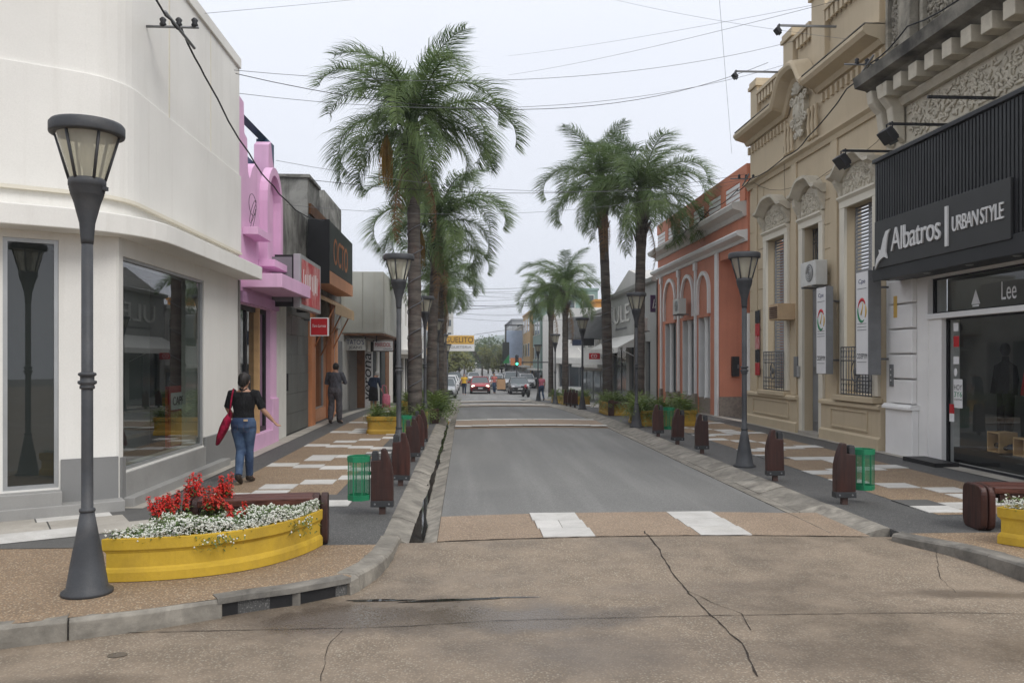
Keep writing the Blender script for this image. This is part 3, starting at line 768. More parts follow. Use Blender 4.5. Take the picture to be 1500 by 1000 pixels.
# ---- joints and cracks, wet patches of the junction
def strip(name, pts, wd, m, zoff=.004, jit=.012, seed=1):
    rnd = random.Random(seed); q = MB(); P2 = []
    for a, c in zip(pts, pts[1:]):
        n = max(2, int(math.dist(a,c)/.09))
        P2 += [(a[0]+(c[0]-a[0])*i/n+rnd.uniform(-jit,jit), a[1]+(c[1]-a[1])*i/n+rnd.uniform(-jit,jit)) for i in range(n)]
    P2.append(pts[-1]); vs = []; fs = []
    for i, p in enumerate(P2):
        a, c = P2[max(0,i-1)], P2[min(len(P2)-1,i+1)]; d = math.dist(a,c) or 1
        n_ = ((c[1]-a[1])/d, -(c[0]-a[0])/d); w_ = wd*rnd.uniform(.4,1.5)/2
        for s_ in (-1,1):
            x, y = p[0]+n_[0]*w_*s_, p[1]+n_[1]*w_*s_; vs.append((x, y, zint(x,y)+zoff))
    fs = [(2*i,2*i+1,2*i+3,2*i+2) for i in range(len(P2)-1)]
    q.add(vs, fs); return struct(name, q, m)
g2 = lambda u,v: G(u,v,-.13)[:2]
strip('road_crack', [G(943,783,-.05)[:2], G(965,815,-.1)[:2], g2(990,852), g2(1010,875), g2(1042,908), g2(1085,950), g2(1110,1000)], .012, M['soil'], seed=2)
strip('road_crack', [g2(1008,870), g2(1045,888), g2(1085,905), g2(1100,930)], .005, M['soil'], seed=3)
strip('road_joint', [g2(-60,935), g2(200,925), g2(560,920), g2(860,912), g2(1040,908), g2(1300,903), g2(1560,900)], .007, M['soil'], .004, .006, 4)
strip('road_joint', [(AL,8.15), (1.0,8.14), (2.4,8.16), (AR+.3,8.15)], .014, M['soil'], .008, .008, 5)
strip('road_crack', [g2(500,925), g2(480,950), g2(470,1000)], .004, M['soil'], seed=6)
strip('road_crack', [g2(1370,800), g2(1378,850), g2(1400,870)], .004, M['soil'], seed=8)
for i, (u,v,rx,ry) in enumerate(((655,882,.36,.030),(555,880,.26,.028),(750,880,.20,.012))):
    c = g2(u,v); struct('road_puddle', blob(c[0],c[1],rx,ry,.005,40,i+9,.3,zint), M['water'])
c = g2(172,958); struct('road_stain', blob(c[0],c[1],.06,.05,.0045,20,4,.05,zint), M['wet'])  # small dark stain on the road, laid on as a thin patch
# ================================================================= near buildings, left side
def LB(): return FB((XL,0),(0,1),(1,0))
def RB(): return FB((XR,0),(0,1),(-1,0))
def room(parent, fbm, a0, a1, z0, z1, depth, m_back='interior', m_floor='interior_f', d=0):
    """shop interior behind a pane: floor, ceiling, back and side walls"""
    q = fbm(); q.fq(a0,a1,z0,z1,d-depth); q.quad(q.p(a0,z0,d-.06),q.p(a0,z0,d-depth),q.p(a0,z1,d-depth),q.p(a0,z1,d-.06)); q.quad(q.p(a1,z0,d-.06),q.p(a1,z0,d-depth),q.p(a1,z1,d-depth),q.p(a1,z1,d-.06)); q.quad(q.p(a0,z1,d-.06),q.p(a1,z1,d-.06),q.p(a1,z1,d-depth),q.p(a0,z1,d-depth))
    part('interior_wall', q, M[m_back], parent)
    q = fbm(); q.quad(q.p(a0,z0,d-.06),q.p(a1,z0,d-.06),q.p(a1,z0,d-depth),q.p(a0,z0,d-depth)); part('interior_floor', q, M[m_floor], parent)
def glazed(parent, fbm, a0, a1, z0, z1, d, frame, glass, nx=1, nz=1, fw=.05, name='window'):
    q = fbm(); t = .03
    q.fb(a0,a1,z0,z0+fw,d-t,d+t); q.fb(a0,a1,z1-fw,z1,d-t,d+t)
    q.fb(a0,a0+fw,z0+fw,z1-fw,d-t,d+t); q.fb(a1-fw,a1,z0+fw,z1-fw,d-t,d+t)
    for i in range(1,nx): a = a0+(a1-a0)*i/nx; q.fb(a-fw/2,a+fw/2,z0+fw,z1-fw,d-t+.002,d+t-.002)
    for j in range(1,nz): z = z0+(z1-z0)*j/nz; q.fb(a0+fw,a1-fw,z-fw/2,z+fw/2,d-t+.004,d+t-.004)
    f = part(name, q, frame, parent)
    for i in range(nx):
        for j in range(nz):
            q = fbm(); A0, A1 = a0+(a1-a0)*i/nx, a0+(a1-a0)*(i+1)/nx; Z0, Z1 = z0+(z1-z0)*j/nz, z0+(z1-z0)*(j+1)/nz
            q.fq(A0+.01,A1-.01,Z0+.01,Z1-.01,d); part('pane', q, glass, f)
    return f

# ---- white corner building with chamfered corner
wb = thing('corner_building', 'white rendered corner building with curved canopy, grey plinth and large shop windows', 'building', (-5.5,11,0))
q = LB(); q.wall(9.95,15.08,.0,3.25,[(9.72+.35,13.12,.42,3.0)],0,.35); q.fb(15.08-.001,15.09,0,3.2,-.4,-.01)
OB = lambda: FB(OCH0,(tx,ty),(nx_,ny_))
s_l = lambda u,v: None
def och_s(u, v):
    d = ray(u,v); # ray against the chamfer plane
    den = d[0]*nx_+d[1]*ny_; t = ((OCH0[0])*nx_+(OCH0[1])*ny_)/den
    p = (d[0]*t,d[1]*t,HE+d[2]*t); return ((p[0]-OCH0[0])*tx+(p[1]-OCH0[1])*ty, p[2])
s0, z1_ = och_s(86,352); s1, z0_ = och_s(4,714)
part('wall', q, M['plaster_white'], wb)
q = OB(); q.wall(.0,3.32,0,3.25,[(s0,s1,.30,z1_)],0,.35); part('wall', q, M['plaster_white'], wb)
q = MB(); q.quad((OCH1[0],OCH1[1],0),(-16,OCH1[1],0),(-16,OCH1[1],7.2),(OCH1[0],OCH1[1],7.2)); part('wall', q, M['plaster_white'], wb)
# upper storey: follows street side, rounded corner, chamfer
def outline(off, r=.9, n=7):
    """plan outline offset outwards: street side -> rounded corner -> chamfer -> side street"""
    a = (XL+off, 15.085); n1 = Vector((1,0)); n2 = Vector((nx_,ny_))
    t1 = Vector((0,-1)); t2 = Vector((tx,ty)); o2 = Vector(OCH0)+n2*off
    # intersection of the offset lines
    k = ((XL+off)-o2.x)/t2.x; c = o2+t2*k
    p0, p1 = c-t1*r, c+t2*r
    pts = [a]
    for i in range(n+1):
        u = i/n; b_ = (1-u)**2*p0+2*u*(1-u)*c+u*u*p1; pts.append((b_.x,b_.y))
    e_ = Vector(OCH1)+n2*off; pts.append((e_.x,e_.y-.0)); pts.append((-16,e_.y))
    return pts
def ring(q, o0, o1, z0, z1, m=.9, close=True):
    """band between inner offset o0 and outer offset o1"""
    A, B_ = outline(o0,m), outline(o1,m); n = len(A)
    vs = [(x,y,z0) for x,y in A]+[(x,y,z0) for x,y in B_]+[(x,y,z1) for x,y in A]+[(x,y,z1) for x,y in B_]
    fs = []
    for i in range(n-1):
        fs += [(i,i+1,n+i+1,n+i),(2*n+i,3*n+i,3*n+i+1,2*n+i+1),(n+i,n+i+1,3*n+i+1,3*n+i),(i,2*n+i,2*n+i+1,i+1)]
    fs.append((0,n,3*n,2*n)); q.add(vs, fs)
q = MB(); ring(q,-.3,.42,3.21,3.44,.9); part('canopy', q, M['plaster_white'], wb, bevel=.012)
q = MB(); ring(q,-.3,.0,3.44,3.70,.5); part('upper_wall', q, M['plaster_white'], wb)
q = MB(); ring(q,-.3,.045,3.70,5.08,.5); part('upper_wall', q, M['plaster_white'], wb, bevel=.008)
q = MB(); ring(q,-.3,.012,5.08,7.02,.5); part('upper_wall', q, M['plaster_white'], wb)
q = MB(); ring(q,-.32,.05,7.02,7.20,.5); part('coping', q, M['plaster_white'], wb, bevel=.01)
q = MB(); ring(q,-.3,.062,3.66,3.70,.5); part('ledge', q, M['trim_cream'], wb)
q = LB(); q.fb(11.55,11.58,5.1,7.0,.012,.02); q.fb(13.4,13.42,5.1,7.0,.012,.018); part('panel_joint', q, M['trim_cream'], wb)
# plinth, piers, step
q = LB(); q.fb(13.12,15.07,0,.55,-.02,.035); part('plinth', q, M['plinth_gray'], wb, bevel=.006)
q = LB(); q.fb(9.98,10.08,0,.60,-.02,.03); part('plinth', q, M['plinth_gray'], wb)
q = OB(); q.fb(-.02,s0-.02,0,.62,-.02,.03); part('plinth', q, M['plinth_gray'], wb)
q = OB(); q.fb(s0-.02,3.3,0,.28,-.02,.20); part('step', q, M['step_gray'], wb, bevel=.008)
q = OB(); q.fb(-.06,3.3,-.02,.13,.0,.26); part('step', q, M['step_gray'], wb, bevel=.008)
q = LB(); q.fb(10.09,13.12,0,.40,-.3,.03); part('window_sill_wall', q, M['step_gray'], wb, bevel=.006)
q = LB(); q.fb(10.0,14.0,-.02,.12,.03,.16); part('step', q, M['step_gray'], wb, bevel=.008)
glazed(wb, LB, 10.07, 13.12, .42, 3.0, -.05, M['alu'], M['glass'], 1, 1, .04)
glazed(wb, OB, s0, s1, .30, z1_, -.05, M['alu'], M['glass_dark'], 1, 1, .045)
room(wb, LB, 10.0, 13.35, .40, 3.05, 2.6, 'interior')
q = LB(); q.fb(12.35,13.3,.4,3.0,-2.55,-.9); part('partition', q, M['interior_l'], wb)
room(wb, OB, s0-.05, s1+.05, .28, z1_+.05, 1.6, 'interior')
q = LB(); q.fb(15.02,15.09,.0,3.2,.003,.03); part('downpipe', q, M['pipe'], wb)
# shop sign inside the window
sg = thing('window_sign', 'white lettered plate on a striped red and wood display inside the corner shop window', 'sign', WX(285,660,-4.45))
yA, yB = WX(250,600,-4.45)[1], WX(289,600,-4.45)[1]; zA, zB = .78, 1.27
q = FB((-4.45,0)); q.fb(yA,yB,1.0,1.26,0,.012); pl_ = part('plate', q, M['signwhite'], sg, bevel=.004)
q = FB((-4.45,0)); q.fb(yA-.06,yB+.02,.44,1.36,-.06,-.004); part('display_board', q, M['red'], sg)
for i in range(6):
    q = FB((-4.45,0)); w_ = (yB-yA)/6; q.fb(yA+w_*i+.006,yA+w_*(i+1)-.006,.46,.97,-.002,.006); part('slat', q, M['pine'], sg)
lettering('CAPPELLETTI', sg, (-4.43, yA+.04, 1.07), yB-yA-.08, .13, 'L', M['ink'], .002)

# ---- pink shop
pk = thing('pink_shop', 'pink rendered shop with stepped gable, arched niche and flat pink canopy', 'building', (-4.1,16.6,0))
Yp0, Yp1, Yw = 15.10, 18.06, 19.12
px = lambda u,v: (WX(u,v,XL)[1], WX(u,v,XL)[2])
gable = [(Yp0,3.0)]+[px(*p) for p in ((350.5,140),(357,150),(358,195),(362,203),(363.5,248),(366,256),(371,243),(375,240),(379,246),(384,262),(389,285),(391,262),(391,208),(397,208),(399,232),(404,262),(406,300),(407,400))]+[(Yp1+.15,3.0)]
gable = [(Yp0,3.0)]+[px(*p) for p in ((350.5,140),(357,150),(358,195),(362,203),(363.5,252),(366,262),(370,246),(374,240),(379,248),(384,266),(390,287),(393,290),(393.5,212),(397,208),(399,232),(404,262),(406,300),(407,400))]+[(Yp1+.15,3.0)]
q = LB(); q.fpoly(gable,-.3,.0); part('gable', q, M['pink'], pk)
q = LB(); q.wall(Yp0,Yp1,0,3.0,[(15.2,17.5,.30,2.80)],0,.3); part('wall', q, M['pink'], pk)
q = LB(); q.fb(Yp0,17.5,0,.30,.0,.06); q.fb(17.5,Yp1,0,.95,.0,.05); part('plinth', q, M['pink'], pk, bevel=.006)
q = LB(); q.fb(15.12,18.05,2.82,3.02,.0,.06); part('lintel', q, M['pink_dark'], pk)
q = LB(); q.fb(15.32,18.1,3.10,3.36,.0,.72); part('canopy', q, M['pink'], pk, bevel=.008)
# arched niche: proud frame with ledge
ya, yb = px(383,330)[0], px(401,330)[0]; zc = px(392,320)[1]; r_ = (yb-ya)/2
arc = [(ya+r_-r_*math.cos(math.pi*i/12), zc+.25+1.5*r_*math.sin(math.pi*i/12)*.8) for i in range(13)]
q = LB(); outer = [(ya-.16,3.75),*[(ya+r_-(r_+.16)*math.cos(math.pi*i/12), zc+.25+(1.2*r_+.16)*math.sin(math.pi*i/12)) for i in range(13)],(yb+.16,3.75)]
inner = [(ya,3.75),*arc,(yb,3.75)]
n = len(outer); vs = [q.p(a,z,.0) for a,z in outer]+[q.p(a,z,.16) for a,z in outer]+[q.p(a,z,.16) for a,z in inner]+[q.p(a,z,.0) for a,z in inner]
fs = []
for i in range(n-1): fs += [(i,i+1,n+i+1,n+i),(n+i,n+i+1,2*n+i+1,2*n+i),(2*n+i,2*n+i+1,3*n+i+1,3*n+i)]
q.add(vs, fs); part('niche_arch', q, M['pink'], pk)
q = LB(); q.fb(ya-.25,yb+.35,3.62,3.76,.0,.32); part('niche_ledge', q, M['pink'], pk, bevel=.006)
q = LB(); q.fb(15.35,16.35,4.08,4.22,.0,.28); part('ledge', q, M['pink'], pk, bevel=.006)
fr = glazed(pk, LB, 15.2, 17.5, .30, 2.80, -.12, M['black'], M['glass'], 3, 1, .09, 'shop_door')
q = LB(); q.tube([LB().p(15.85,1.0,-.06),LB().p(15.85,1.08,.0),LB().p(15.85,1.45,.0),LB().p(15.85,1.53,-.06)], .014, 6); part('handle', q, M['ink'], fr)
q = LB(); q.fb(16.62,16.70,.3,2.8,-.13,-.02); part('timber_post', q, M['pine'], pk)
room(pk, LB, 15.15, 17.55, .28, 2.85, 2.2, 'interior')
for i, c_ in enumerate(('whitecloth','redcloth','cloth_gray','whitecloth')):
    y_ = 15.6+i*.5; q = MB(); q.tube([(-5.2,y_,1.1),(-5.2,y_,1.5),(-5.2,y_,1.95),(-5.2,y_,2.05)], [(.13,.2),(.12,.17),(.11,.22),(.03,.06)], 8); solo('hanging_shirt', q, M[c_], 'shirt hanging inside the pink shop: ' + ('pale one behind the left door' if i==0 else 'dark red one' if i==1 else 'grey one' if i==2 else 'pale one nearest the far jamb'), 'shirt', 'shirts inside the pink shop')
# roof steelwork behind the gable
bs = thing('roof_frame', 'dark blue steel roof frame standing behind the pink gable', 'steel frame', (-4.5,16.6,4.6))
A_ = [px(359,163),px(398,212)]
q = FB((XL-.35,0)); q.tube([q.p(A_[0][0]*1.05,A_[0][1]*1.03,0),q.p(A_[1][0]*1.075,A_[1][1]*1.05,0)], .10, 4, smooth=False); part('rail', q, M['blue_steel'], bs)
q = FB((XL-.35,0)); q.fb(px(385,300)[0]*1.08,px(395,300)[0]*1.08,4.0,px(392,208)[1]*1.05,-.12,.12); part('post', q, M['blue_steel'], bs)
q = FB((XL-.35,0)); q.fb(px(362,300)[0]*1.06,px(396,300)[0]*1.06,4.0,px(380,238)[1]*1.04,-.05,.0); part('panel', q, M['blue_steel'], bs)
# white strip pier between the shops
q = LB(); q.wall(Yp1+.002,Yw,0,3.9,[],-.02,.3); q.fb(Yp1+.01,Yw,3.62,3.74,-.02,.12)
wp = solo('white_pier', q, M['plaster_white2'], 'narrow white pier between the pink shop and the grey tiled shopfront', 'wall')

# ---- shop behind the red sign: grey tiled front and stained concrete parapet
gs = thing('stained_concrete_shop', 'shop with dark grey tiled front under a mould-stained concrete parapet', 'building', (-4.1,20.5,0))
par = [(Yp1+.16,2.8),(Yp1+.16,5.62),(18.7,5.62),(18.75,5.45),(21.75,5.45),(21.75,2.8)]
q = LB(); q.fpoly(par,-.35,-.05); part('parapet', q, M['grunge'], gs)
q = LB(); q.fpoly([(21.78,2.8),(21.78,6.55),(23.5,6.55),(23.5,6.4),(24.3,6.4),(24.3,6.75),(27.6,6.75),(27.6,2.8)],-1.0,-.04); part('upper_block', q, M['grunge'], gs)
q = LB(); q.fb(21.72,23.4,6.55,6.63,-1.05,.02); part('coping', q, M['grunge'], gs)
q = LB(); q.fb(21.9,24.4,5.62,5.9,-.05,.03); part('brown_band', q, M['rust'], gs)
for i in range(4):
    for j in range(6):
        q = LB(); a = 19.16+i*.70; z = .02+j*.47
        q.fb(a+.004,a+.696,z+.004,z+.466,-.32,-.06+random.uniform(0,.004)); part('tile', q, M['graytile'], gs)
q = LB(); q.fb(19.14,21.97,0,2.86,-.4,-.1); part('wall', q, M['black'], gs)
q = LB(); q.fb(19.13,22.0,2.84,3.0,-.35,-.02); part('lintel', q, M['graytile'], gs)
q = LB(); q.fb(19.2,19.26,1.05,1.45,-.05,.0); part('meter_box', q, M['black'], gs)
rs = thing('red_shop_sign', 'large worn red and white lightbox sign in a pale metal frame', 'sign', (-3.5,18.8,2.85))
q = LB(); q.fb(17.62,20.06,2.87,4.02,.45,.60); part('frame', q, M['alu'], rs, bevel=.01)
q = LB(); q.fb(17.74,19.94,2.96,3.93,.60,.606); part('face', q, M['redworn'], rs)
q = LB(); q.fb(17.66,17.7,2.9,4.0,.05,.45); part('bracket', q, M['black'], rs); q = LB(); q.fb(19.9,19.94,2.9,4.0,.05,.45); part('bracket', q, M['black'], rs)
lettering('TAXI', rs, (XL+.608,17.85,3.62), .9, .24, 'L', M['red'], .002) if False else None
q = LB(); q.fb(17.63,17.645,3.0,3.95,-.05,.42); part('side_panel', q, M['steel'], rs)
for i in range(9):
    q = LB(); a = 17.9+i*.2; q.fb(a,a+random.uniform(.05,.11),3.25+random.uniform(0,.1),3.62+random.uniform(0,.12),.606,.609); part('worn_stroke', q, M['signwhite'], rs)
sr = thing('small_red_sign', 'small square red sign with white script hanging below the large worn red sign', 'sign', (-3.45,21.2,2.3))
c0 = WY(454,465,21.0); c1 = WY(481,492,21.0)
q = MB(); q.box(c0[0],21.0,c1[2],c1[0],21.12,c0[2]); part('frame', q, M['signwhite'], sr, bevel=.006)
q = MB(); q.box(c0[0]+.025,20.994,c1[2]+.025,c1[0]-.025,21.0,c0[2]-.025); part('face', q, M['red'], sr)
lettering('Tiara Larrosa', sr, (c0[0]+.06,20.99,(c0[2]+c1[2])/2-.01), c1[0]-c0[0]-.12, .07, 'C', M['signwhite'], .002, .3)
q = MB(); q.tube([(-4.1,21.06,c0[2]-.06),(c0[0],21.06,c0[2]-.06)], .015, 6); part('bracket', q, M['iron_d'], sr)

# ---- orange shop with dark green lightbox
og = thing('orange_shop', 'orange pillared shop under a dark green lightbox with orange letters', 'building', (-4.1,25,0))
q = LB(); q.wall(22.0,27.6,0,5.3,[(22.65,25.2,.35,2.9),(25.85,27.4,.05,2.75)],-.15,.3); q.quad(q.p(27.6,0,-.15),q.p(27.6,0,-1.2),q.p(27.6,5.3,-1.2),q.p(27.6,5.3,-.15)); part('wall', q, M['orange_l'], og)
for a in (22.05, 25.25):
    q = LB(); q.fb(a,a+.55,0,3.6,-.14,.02); part('pillar', q, M['orange'], og, bevel=.01)
glazed(og, LB, 22.65, 25.2, .35, 2.9, -.25, M['alu'], M['glass'], 2, 1, .05); glazed(og, LB, 25.85, 27.4, .05, 2.75, -.25, M['alu'], M['glass_dark'], 2, 1, .05, 'door')
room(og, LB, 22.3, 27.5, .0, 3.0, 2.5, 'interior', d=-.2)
lb = thing('dark_lightbox_sign', 'dark green lightbox sign with vertical orange letters and an orange lower band', 'sign', (-3.8,23.6,3.75))
q = LB(); q.fb(21.6,26.0,4.12,5.42,.02,.55); part('box', q, [M['darkgreen']], lb, bevel=.01)
q = LB(); q.fb(21.59,21.60,3.76,5.43,.0,.56); part('end_panel', q, M['black'], lb)
q = LB(); q.fb(21.62,26.0,3.76,4.10,.05,.56); part('band', q, M['orange_l'], lb)
lettering('OCTO', lb, (XL+.552,22.3,4.35), 2.6, .72, 'L', M['orange'], .01)
lettering('indumentaria', lb, (XL+.562,22.3,3.86), 2.2, .13, 'L', M['orange'], .002) if False else None
aw = thing('folded_awning', 'beige canvas awning with orange folding arms on the orange shop', 'awning', (-3.8,24.5,2.6))
q = LB(); q.prism([(.02,3.62),(.62,3.28),(.62,3.22),(.02,3.5)], lambda d,z: q.p(22.2,z,d), lambda d,z: q.p(25.8,z,d)); part('canvas', q, M['canvas'], aw)
q = LB(); q.fb(22.2,25.8,3.0,3.22,.61,.63); part('valance', q, M['canvas'], aw)
for a in (22.5,24.1,25.6):
    q = LB(); q.tube([q.p(a,1.9,-.1),q.p(a-.2,3.24,.60)], .022, 6); part('arm', q, M['orange'], aw)

# ---- zinc clad box over the pavement and the shops under it
zb0 = None
zb = thing('zinc_clad_building', 'building with a rust-streaked pale zinc clad box overhanging the pavement', 'building', (-4.3,36,0))
xz = -3.28
q = MB(); q.box(-6.5,33.0,2.82,xz,40.5,5.3); part('overhang', q, M['metalclad'], zb)
for i in range(2):
    q = MB(); x0 = -4.92+i*.82; q.box(x0+.012,32.975,2.86,x0+.808,33.0,5.27); part('panel', q, M['metalclad'], zb, bevel=.005)
for i in range(5):
    q = MB(); y0 = 33.05+i*1.48; q.box(xz,y0+.01,2.86,xz+.02,y0+1.47,5.27); part('panel', q, M['metalclad'], zb, bevel=.005)
q = MB(); q.box(-6.52,32.96,2.76,xz+.03,40.55,2.83); part('rusty_edge', q, M['rust'], zb)
q = MB(); q.box(-6.4,34.6,-.9,-4.3,46.0,2.8); q.box(-6.4,27.7,-.4,-4.85,34.6,2.8); q.box(-6.4,27.7,2.8,-5.0,33,4.9); part('wall', q, M['bld_a'], zb)
for i, (y0,y1,mm) in enumerate(((35.3,36.4,'plaster_white2'),(37.2,38.6,'interior'),(39.2,40.2,'plaster_white2'),(41,43,'interior'),(43.6,45.2,'rust'))):
    q = MB(); q.box(-4.32,y0,-.6,-4.18,y1,2.6); part('shopfront_bay', q, M[mm], zb)
for i,(y0,y1,mm) in enumerate(((28.0,29.2,'steel'),(29.5,30.7,'carglass'),(31.0,32.2,'shutter'),(32.4,33.6,'plaster_white2'))):
    q = MB(); q.box(-4.87,y0,-.2,-4.79,y1,2.5); part('shopfront_bay', q, M[mm], zb)
q = MB(); c0 = WY(523,540,34.0); c1 = WY(534,598,34.0); q.box(c0[0],34.0,-.2,c1[0],34.12,c0[2]+1.1); part('red_panel', q, M['rust'], zb)
vp = thing('lettered_panel', 'white vertical panel with black script lettering beside the red panel', 'sign', (-4.0,34.4,0))
c0 = WY(534.5,515,34.3); c1 = WY(545.5,598,34.3); q = MB(); q.box(c0[0],34.3,-.25,c1[0],34.4,c0[2]); part('panel', q, M['signwhite'], vp)
lettering('verona', vp, (c1[0]-.05,34.29,.15), 1.9, .24, 'C', M['ink'], .003, .2, vertical=True)
ts = thing('jeans_sign', 'white hanging sign with blue and grey lettering under the zinc box', 'sign', (-4.2,33.4,2.3))
c0 = WY(506,496,33.2); c1 = WY(535,513,33.2); q = MB(); q.box(c0[0],33.2,c1[2],c1[0],33.28,c0[2]); part('board', q, M['plaster_white2'], ts)
lettering("TATO'S", ts, (c0[0]+.05,33.19,(c0[2]+c1[2])/2+.0), c1[0]-c0[0]-.1, .2, 'C', M['navy'], .003); lettering('JEANS', ts, (c0[0]+.12,33.19,c1[2]+.03), c1[0]-c0[0]-.24, .14, 'C', M['cloth_gray'], .003)
ms = thing('framed_hanging_sign', 'white sign with red lettering in a brown frame hanging under the zinc box', 'sign', (-3.6,33.6,2.3))
c0 = WY(546,498,33.6); c1 = WY(577,515,33.6); q = MB(); q.box(c0[0],33.6,c1[2],c1[0],33.72,c0[2]); part('frame', q, M['stub'], ms)
q = MB(); q.box(c0[0]+.04,33.59,c1[2]+.04,c1[0]-.04,33.6,c0[2]-.04); part('face', q, M['signwhite'], ms)
lettering('MARIDOL', ms, (c0[0]+.1,33.58,c1[2]+.2), c1[0]-c0[0]-.22, .17, 'C', M['red'], .003); lettering('calzados', ms, (c0[0]+.42,33.58,c1[2]+.09), .36, .06, 'C', M['ink'], .003)
for t_, xx in ((ts,-4.05),(ms,-3.6)):
    q = MB(); q.tube([(xx,33.4,2.5),(xx,33.4,2.8)], .02, 5); part('hanger', q, M['iron_d'], t_)

# ---- further along the left side
w15 = thing('white_shop_building', 'white two storey shop building numbered 15 beyond the zinc box', 'building', (-4.2,50,-.8))
q = FB((-3.75,0)); q.wall(46.0,YE,-.9,5.9,[(47.2,48.6,3.9,5.3),(51,52.6,3.9,5.3),(47,50,-.7,1.9),(51,55.5,-.7,1.9)],0,.3); q.quad((-3.75,46,-.9),(-7,46,-.9),(-7,46,5.9),(-3.75,46,5.9)); q.quad((-3.75,46,5.9),(-3.75,YE,5.9),(-9,YE,5.9),(-9,46,5.9)); q.quad((-3.75,YE,-1),(-9,YE,-1),(-9,YE,5.9),(-3.75,YE,5.9)); part('wall', q, M['plaster_white'], w15)
for (a0,a1,z0,z1) in ((47.2,48.6,3.9,5.3),(51,52.6,3.9,5.3),(47,50,-.7,1.9),(51,55.5,-.7,1.9)): glazed(w15, lambda: FB((-3.75,0)), a0,a1,z0,z1,-.15, M['ink'], M['carglass'], 2, 1, .07)
q = FB((-3.75,0)); q.fb(46.2,56.5,2.1,2.35,0,.9); part('canopy', q, M['canvas_white'], w15)
c0 = WY(575,482,45.9); lettering('15', w15, (c0[0],45.98,3.25), .45, .3, 'C', M['red'], .01)
# ================================================================= right side
def relief(fbm, a0, a1, z0, z1, d, n, seed, size=.07, sym=True):
    """carved stucco: scrolls and lumps, mirrored about the middle"""
    rnd = random.Random(seed); q = fbm(); ac = (a0+a1)/2
    for i in range(n):
        a = rnd.uniform(0,(a1-a0)/2); z = rnd.uniform(z0,z1); s_ = size*rnd.uniform(.5,1.2); rot = rnd.uniform(0,3.1)
        for sg_ in ((1,-1) if sym else (1,)):
            c = q.p(ac+sg_*a, z, d)
            m = Matrix.Rotation(rot*sg_,3,'X')
            q.ell(c, (s_*.55, s_*.55, s_*1.3), 6, 4, True, m)
    for k_ in range(3):        # scrolls
        a = (a1-a0)*(.12+.14*k_); z = z0+(z1-z0)*(.3+.2*(k_%2)); r0 = size*1.6
        for sg_ in (1,-1):
            pts = [q.p(ac+sg_*(a+r0*(1-t/14)*math.cos(t*.75)), z+r0*(1-t/14)*math.sin(t*.75), d+.01) for t in range(12)]
            q.tube(pts, size*.28, 5)
    return q
def hood(fbm, a0, a1, z, rise, proj, th=.16):
    """wavy eyebrow hood: flat shoulders and a raised middle"""
    q = fbm(); n = 20; top = []; 
    for i in range(n+1):
        t = i/n; a = a0+(a1-a0)*t
        e_ = math.sin(math.pi*t); top.append((a, z+rise*sm((e_-.25)/.75)))
    vs = []; 
    for (a, zz) in top:
        for (dz, dd) in ((0,0),(0,proj),(-th*.35,proj),(-th*.6,proj*.7),(-th,proj*.35),(-th,0)): vs.append(q.p(a, zz+dz, dd))
    fs = []
    for i in range(n):
        for c in range(6): fs.append((i*6+c,i*6+(c+1)%6,(i+1)*6+(c+1)%6,(i+1)*6+c))
    fs += [tuple(range(6)), tuple(n*6+c for c in range(6))]
    q.add(vs, fs); return q
def louvres(fbm, a0, a1, z0, z1, d, pitch=.075):
    q = fbm(); z = z0
    while z < z1-.02:
        q.quad(q.p(a0,z,d+.03),q.p(a1,z,d+.03),q.p(a1,z+pitch*.72,d),q.p(a0,z+pitch*.72,d)); q.quad(q.p(a0,z,d+.03),q.p(a1,z,d+.03),q.p(a1,z-.008,d+.02),q.p(a0,z-.008,d+.02)); z += pitch
    for a in (a0,(a0+a1)/2,a1): q.fb(a-.025,a+.025,z0,z1,d-.01,d+.036)
    return q
def grille(fbm, a0, a1, z0, z1, d):
    q = fbm(); n = max(4,int((a1-a0)/.11))
    for i in range(n+1):
        a = a0+(a1-a0)*i/n; q.tube([q.p(a,z0,d),q.p(a,z1,d)], .010, 5)
    for z in (z0+.02,z0+(z1-z0)*.32,z0+(z1-z0)*.72,z1): q.tube([q.p(a0,z,d),q.p(a1,z,d)], .014, 5)
    for i in range(n):
        a = a0+(a1-a0)*(i+.5)/n; r = (a1-a0)/n*.42
        for zc in (z0+(z1-z0)*.86, z0+(z1-z0)*.16): q.tube([q.p(a+r*math.cos(t*.7),zc+1.6*r*math.sin(t*.7),d) for t in range(10)], .006, 4)
    ac = (a0+a1)/2; zc = z0+(z1-z0)*.5
    q.tube([q.p(ac+.17*math.cos(t*.5236),zc+.22*math.sin(t*.5236),d+.01) for t in range(13)], .012, 5); q.ell(q.p(ac,zc,d+.01),(.03,.07,.09),6,5)
    return q
# ---- ornate building with the black sign
al = thing('ornate_shop_building', 'old ornate shop building with blackened cornice, white rusticated pilaster and shop window', 'building', (8.4,12.5,0))
A0, A1 = 8.6, 15.36
q = RB(); q.wall(A0,A1,0,5.5,[(9.2,13.95,0.0,3.18)],0,.35); part('wall', q, M['rusticated'], al)
q = RB(); q.wall(A0,A1,5.5,7.0,[],.0,.3); part('frieze_wall', q, M['ornament'], al)
for i in range(5):
    q = RB(); z = .95+i*.46; q.fb(14.28,15.10,z+.015,z+.445,0,.10); part('rustic_block', q, M['rusticated'], al, bevel=.018)
q = RB(); q.fb(14.22,15.16,0,.86,0,.13); part('pilaster_base', q, M['rusticated'], al, bevel=.015)
q = RB(); q.prof([(0,.86),(.19,.86),(.19,.90),(.14,.95),(0,.95)],14.2,15.18); part('base_moulding', q, M['rusticated'], al)
q = RB(); q.fb(13.56,13.95,0,2.47,-.34,-.02); part('jamb', q, M['rusticated'], al)
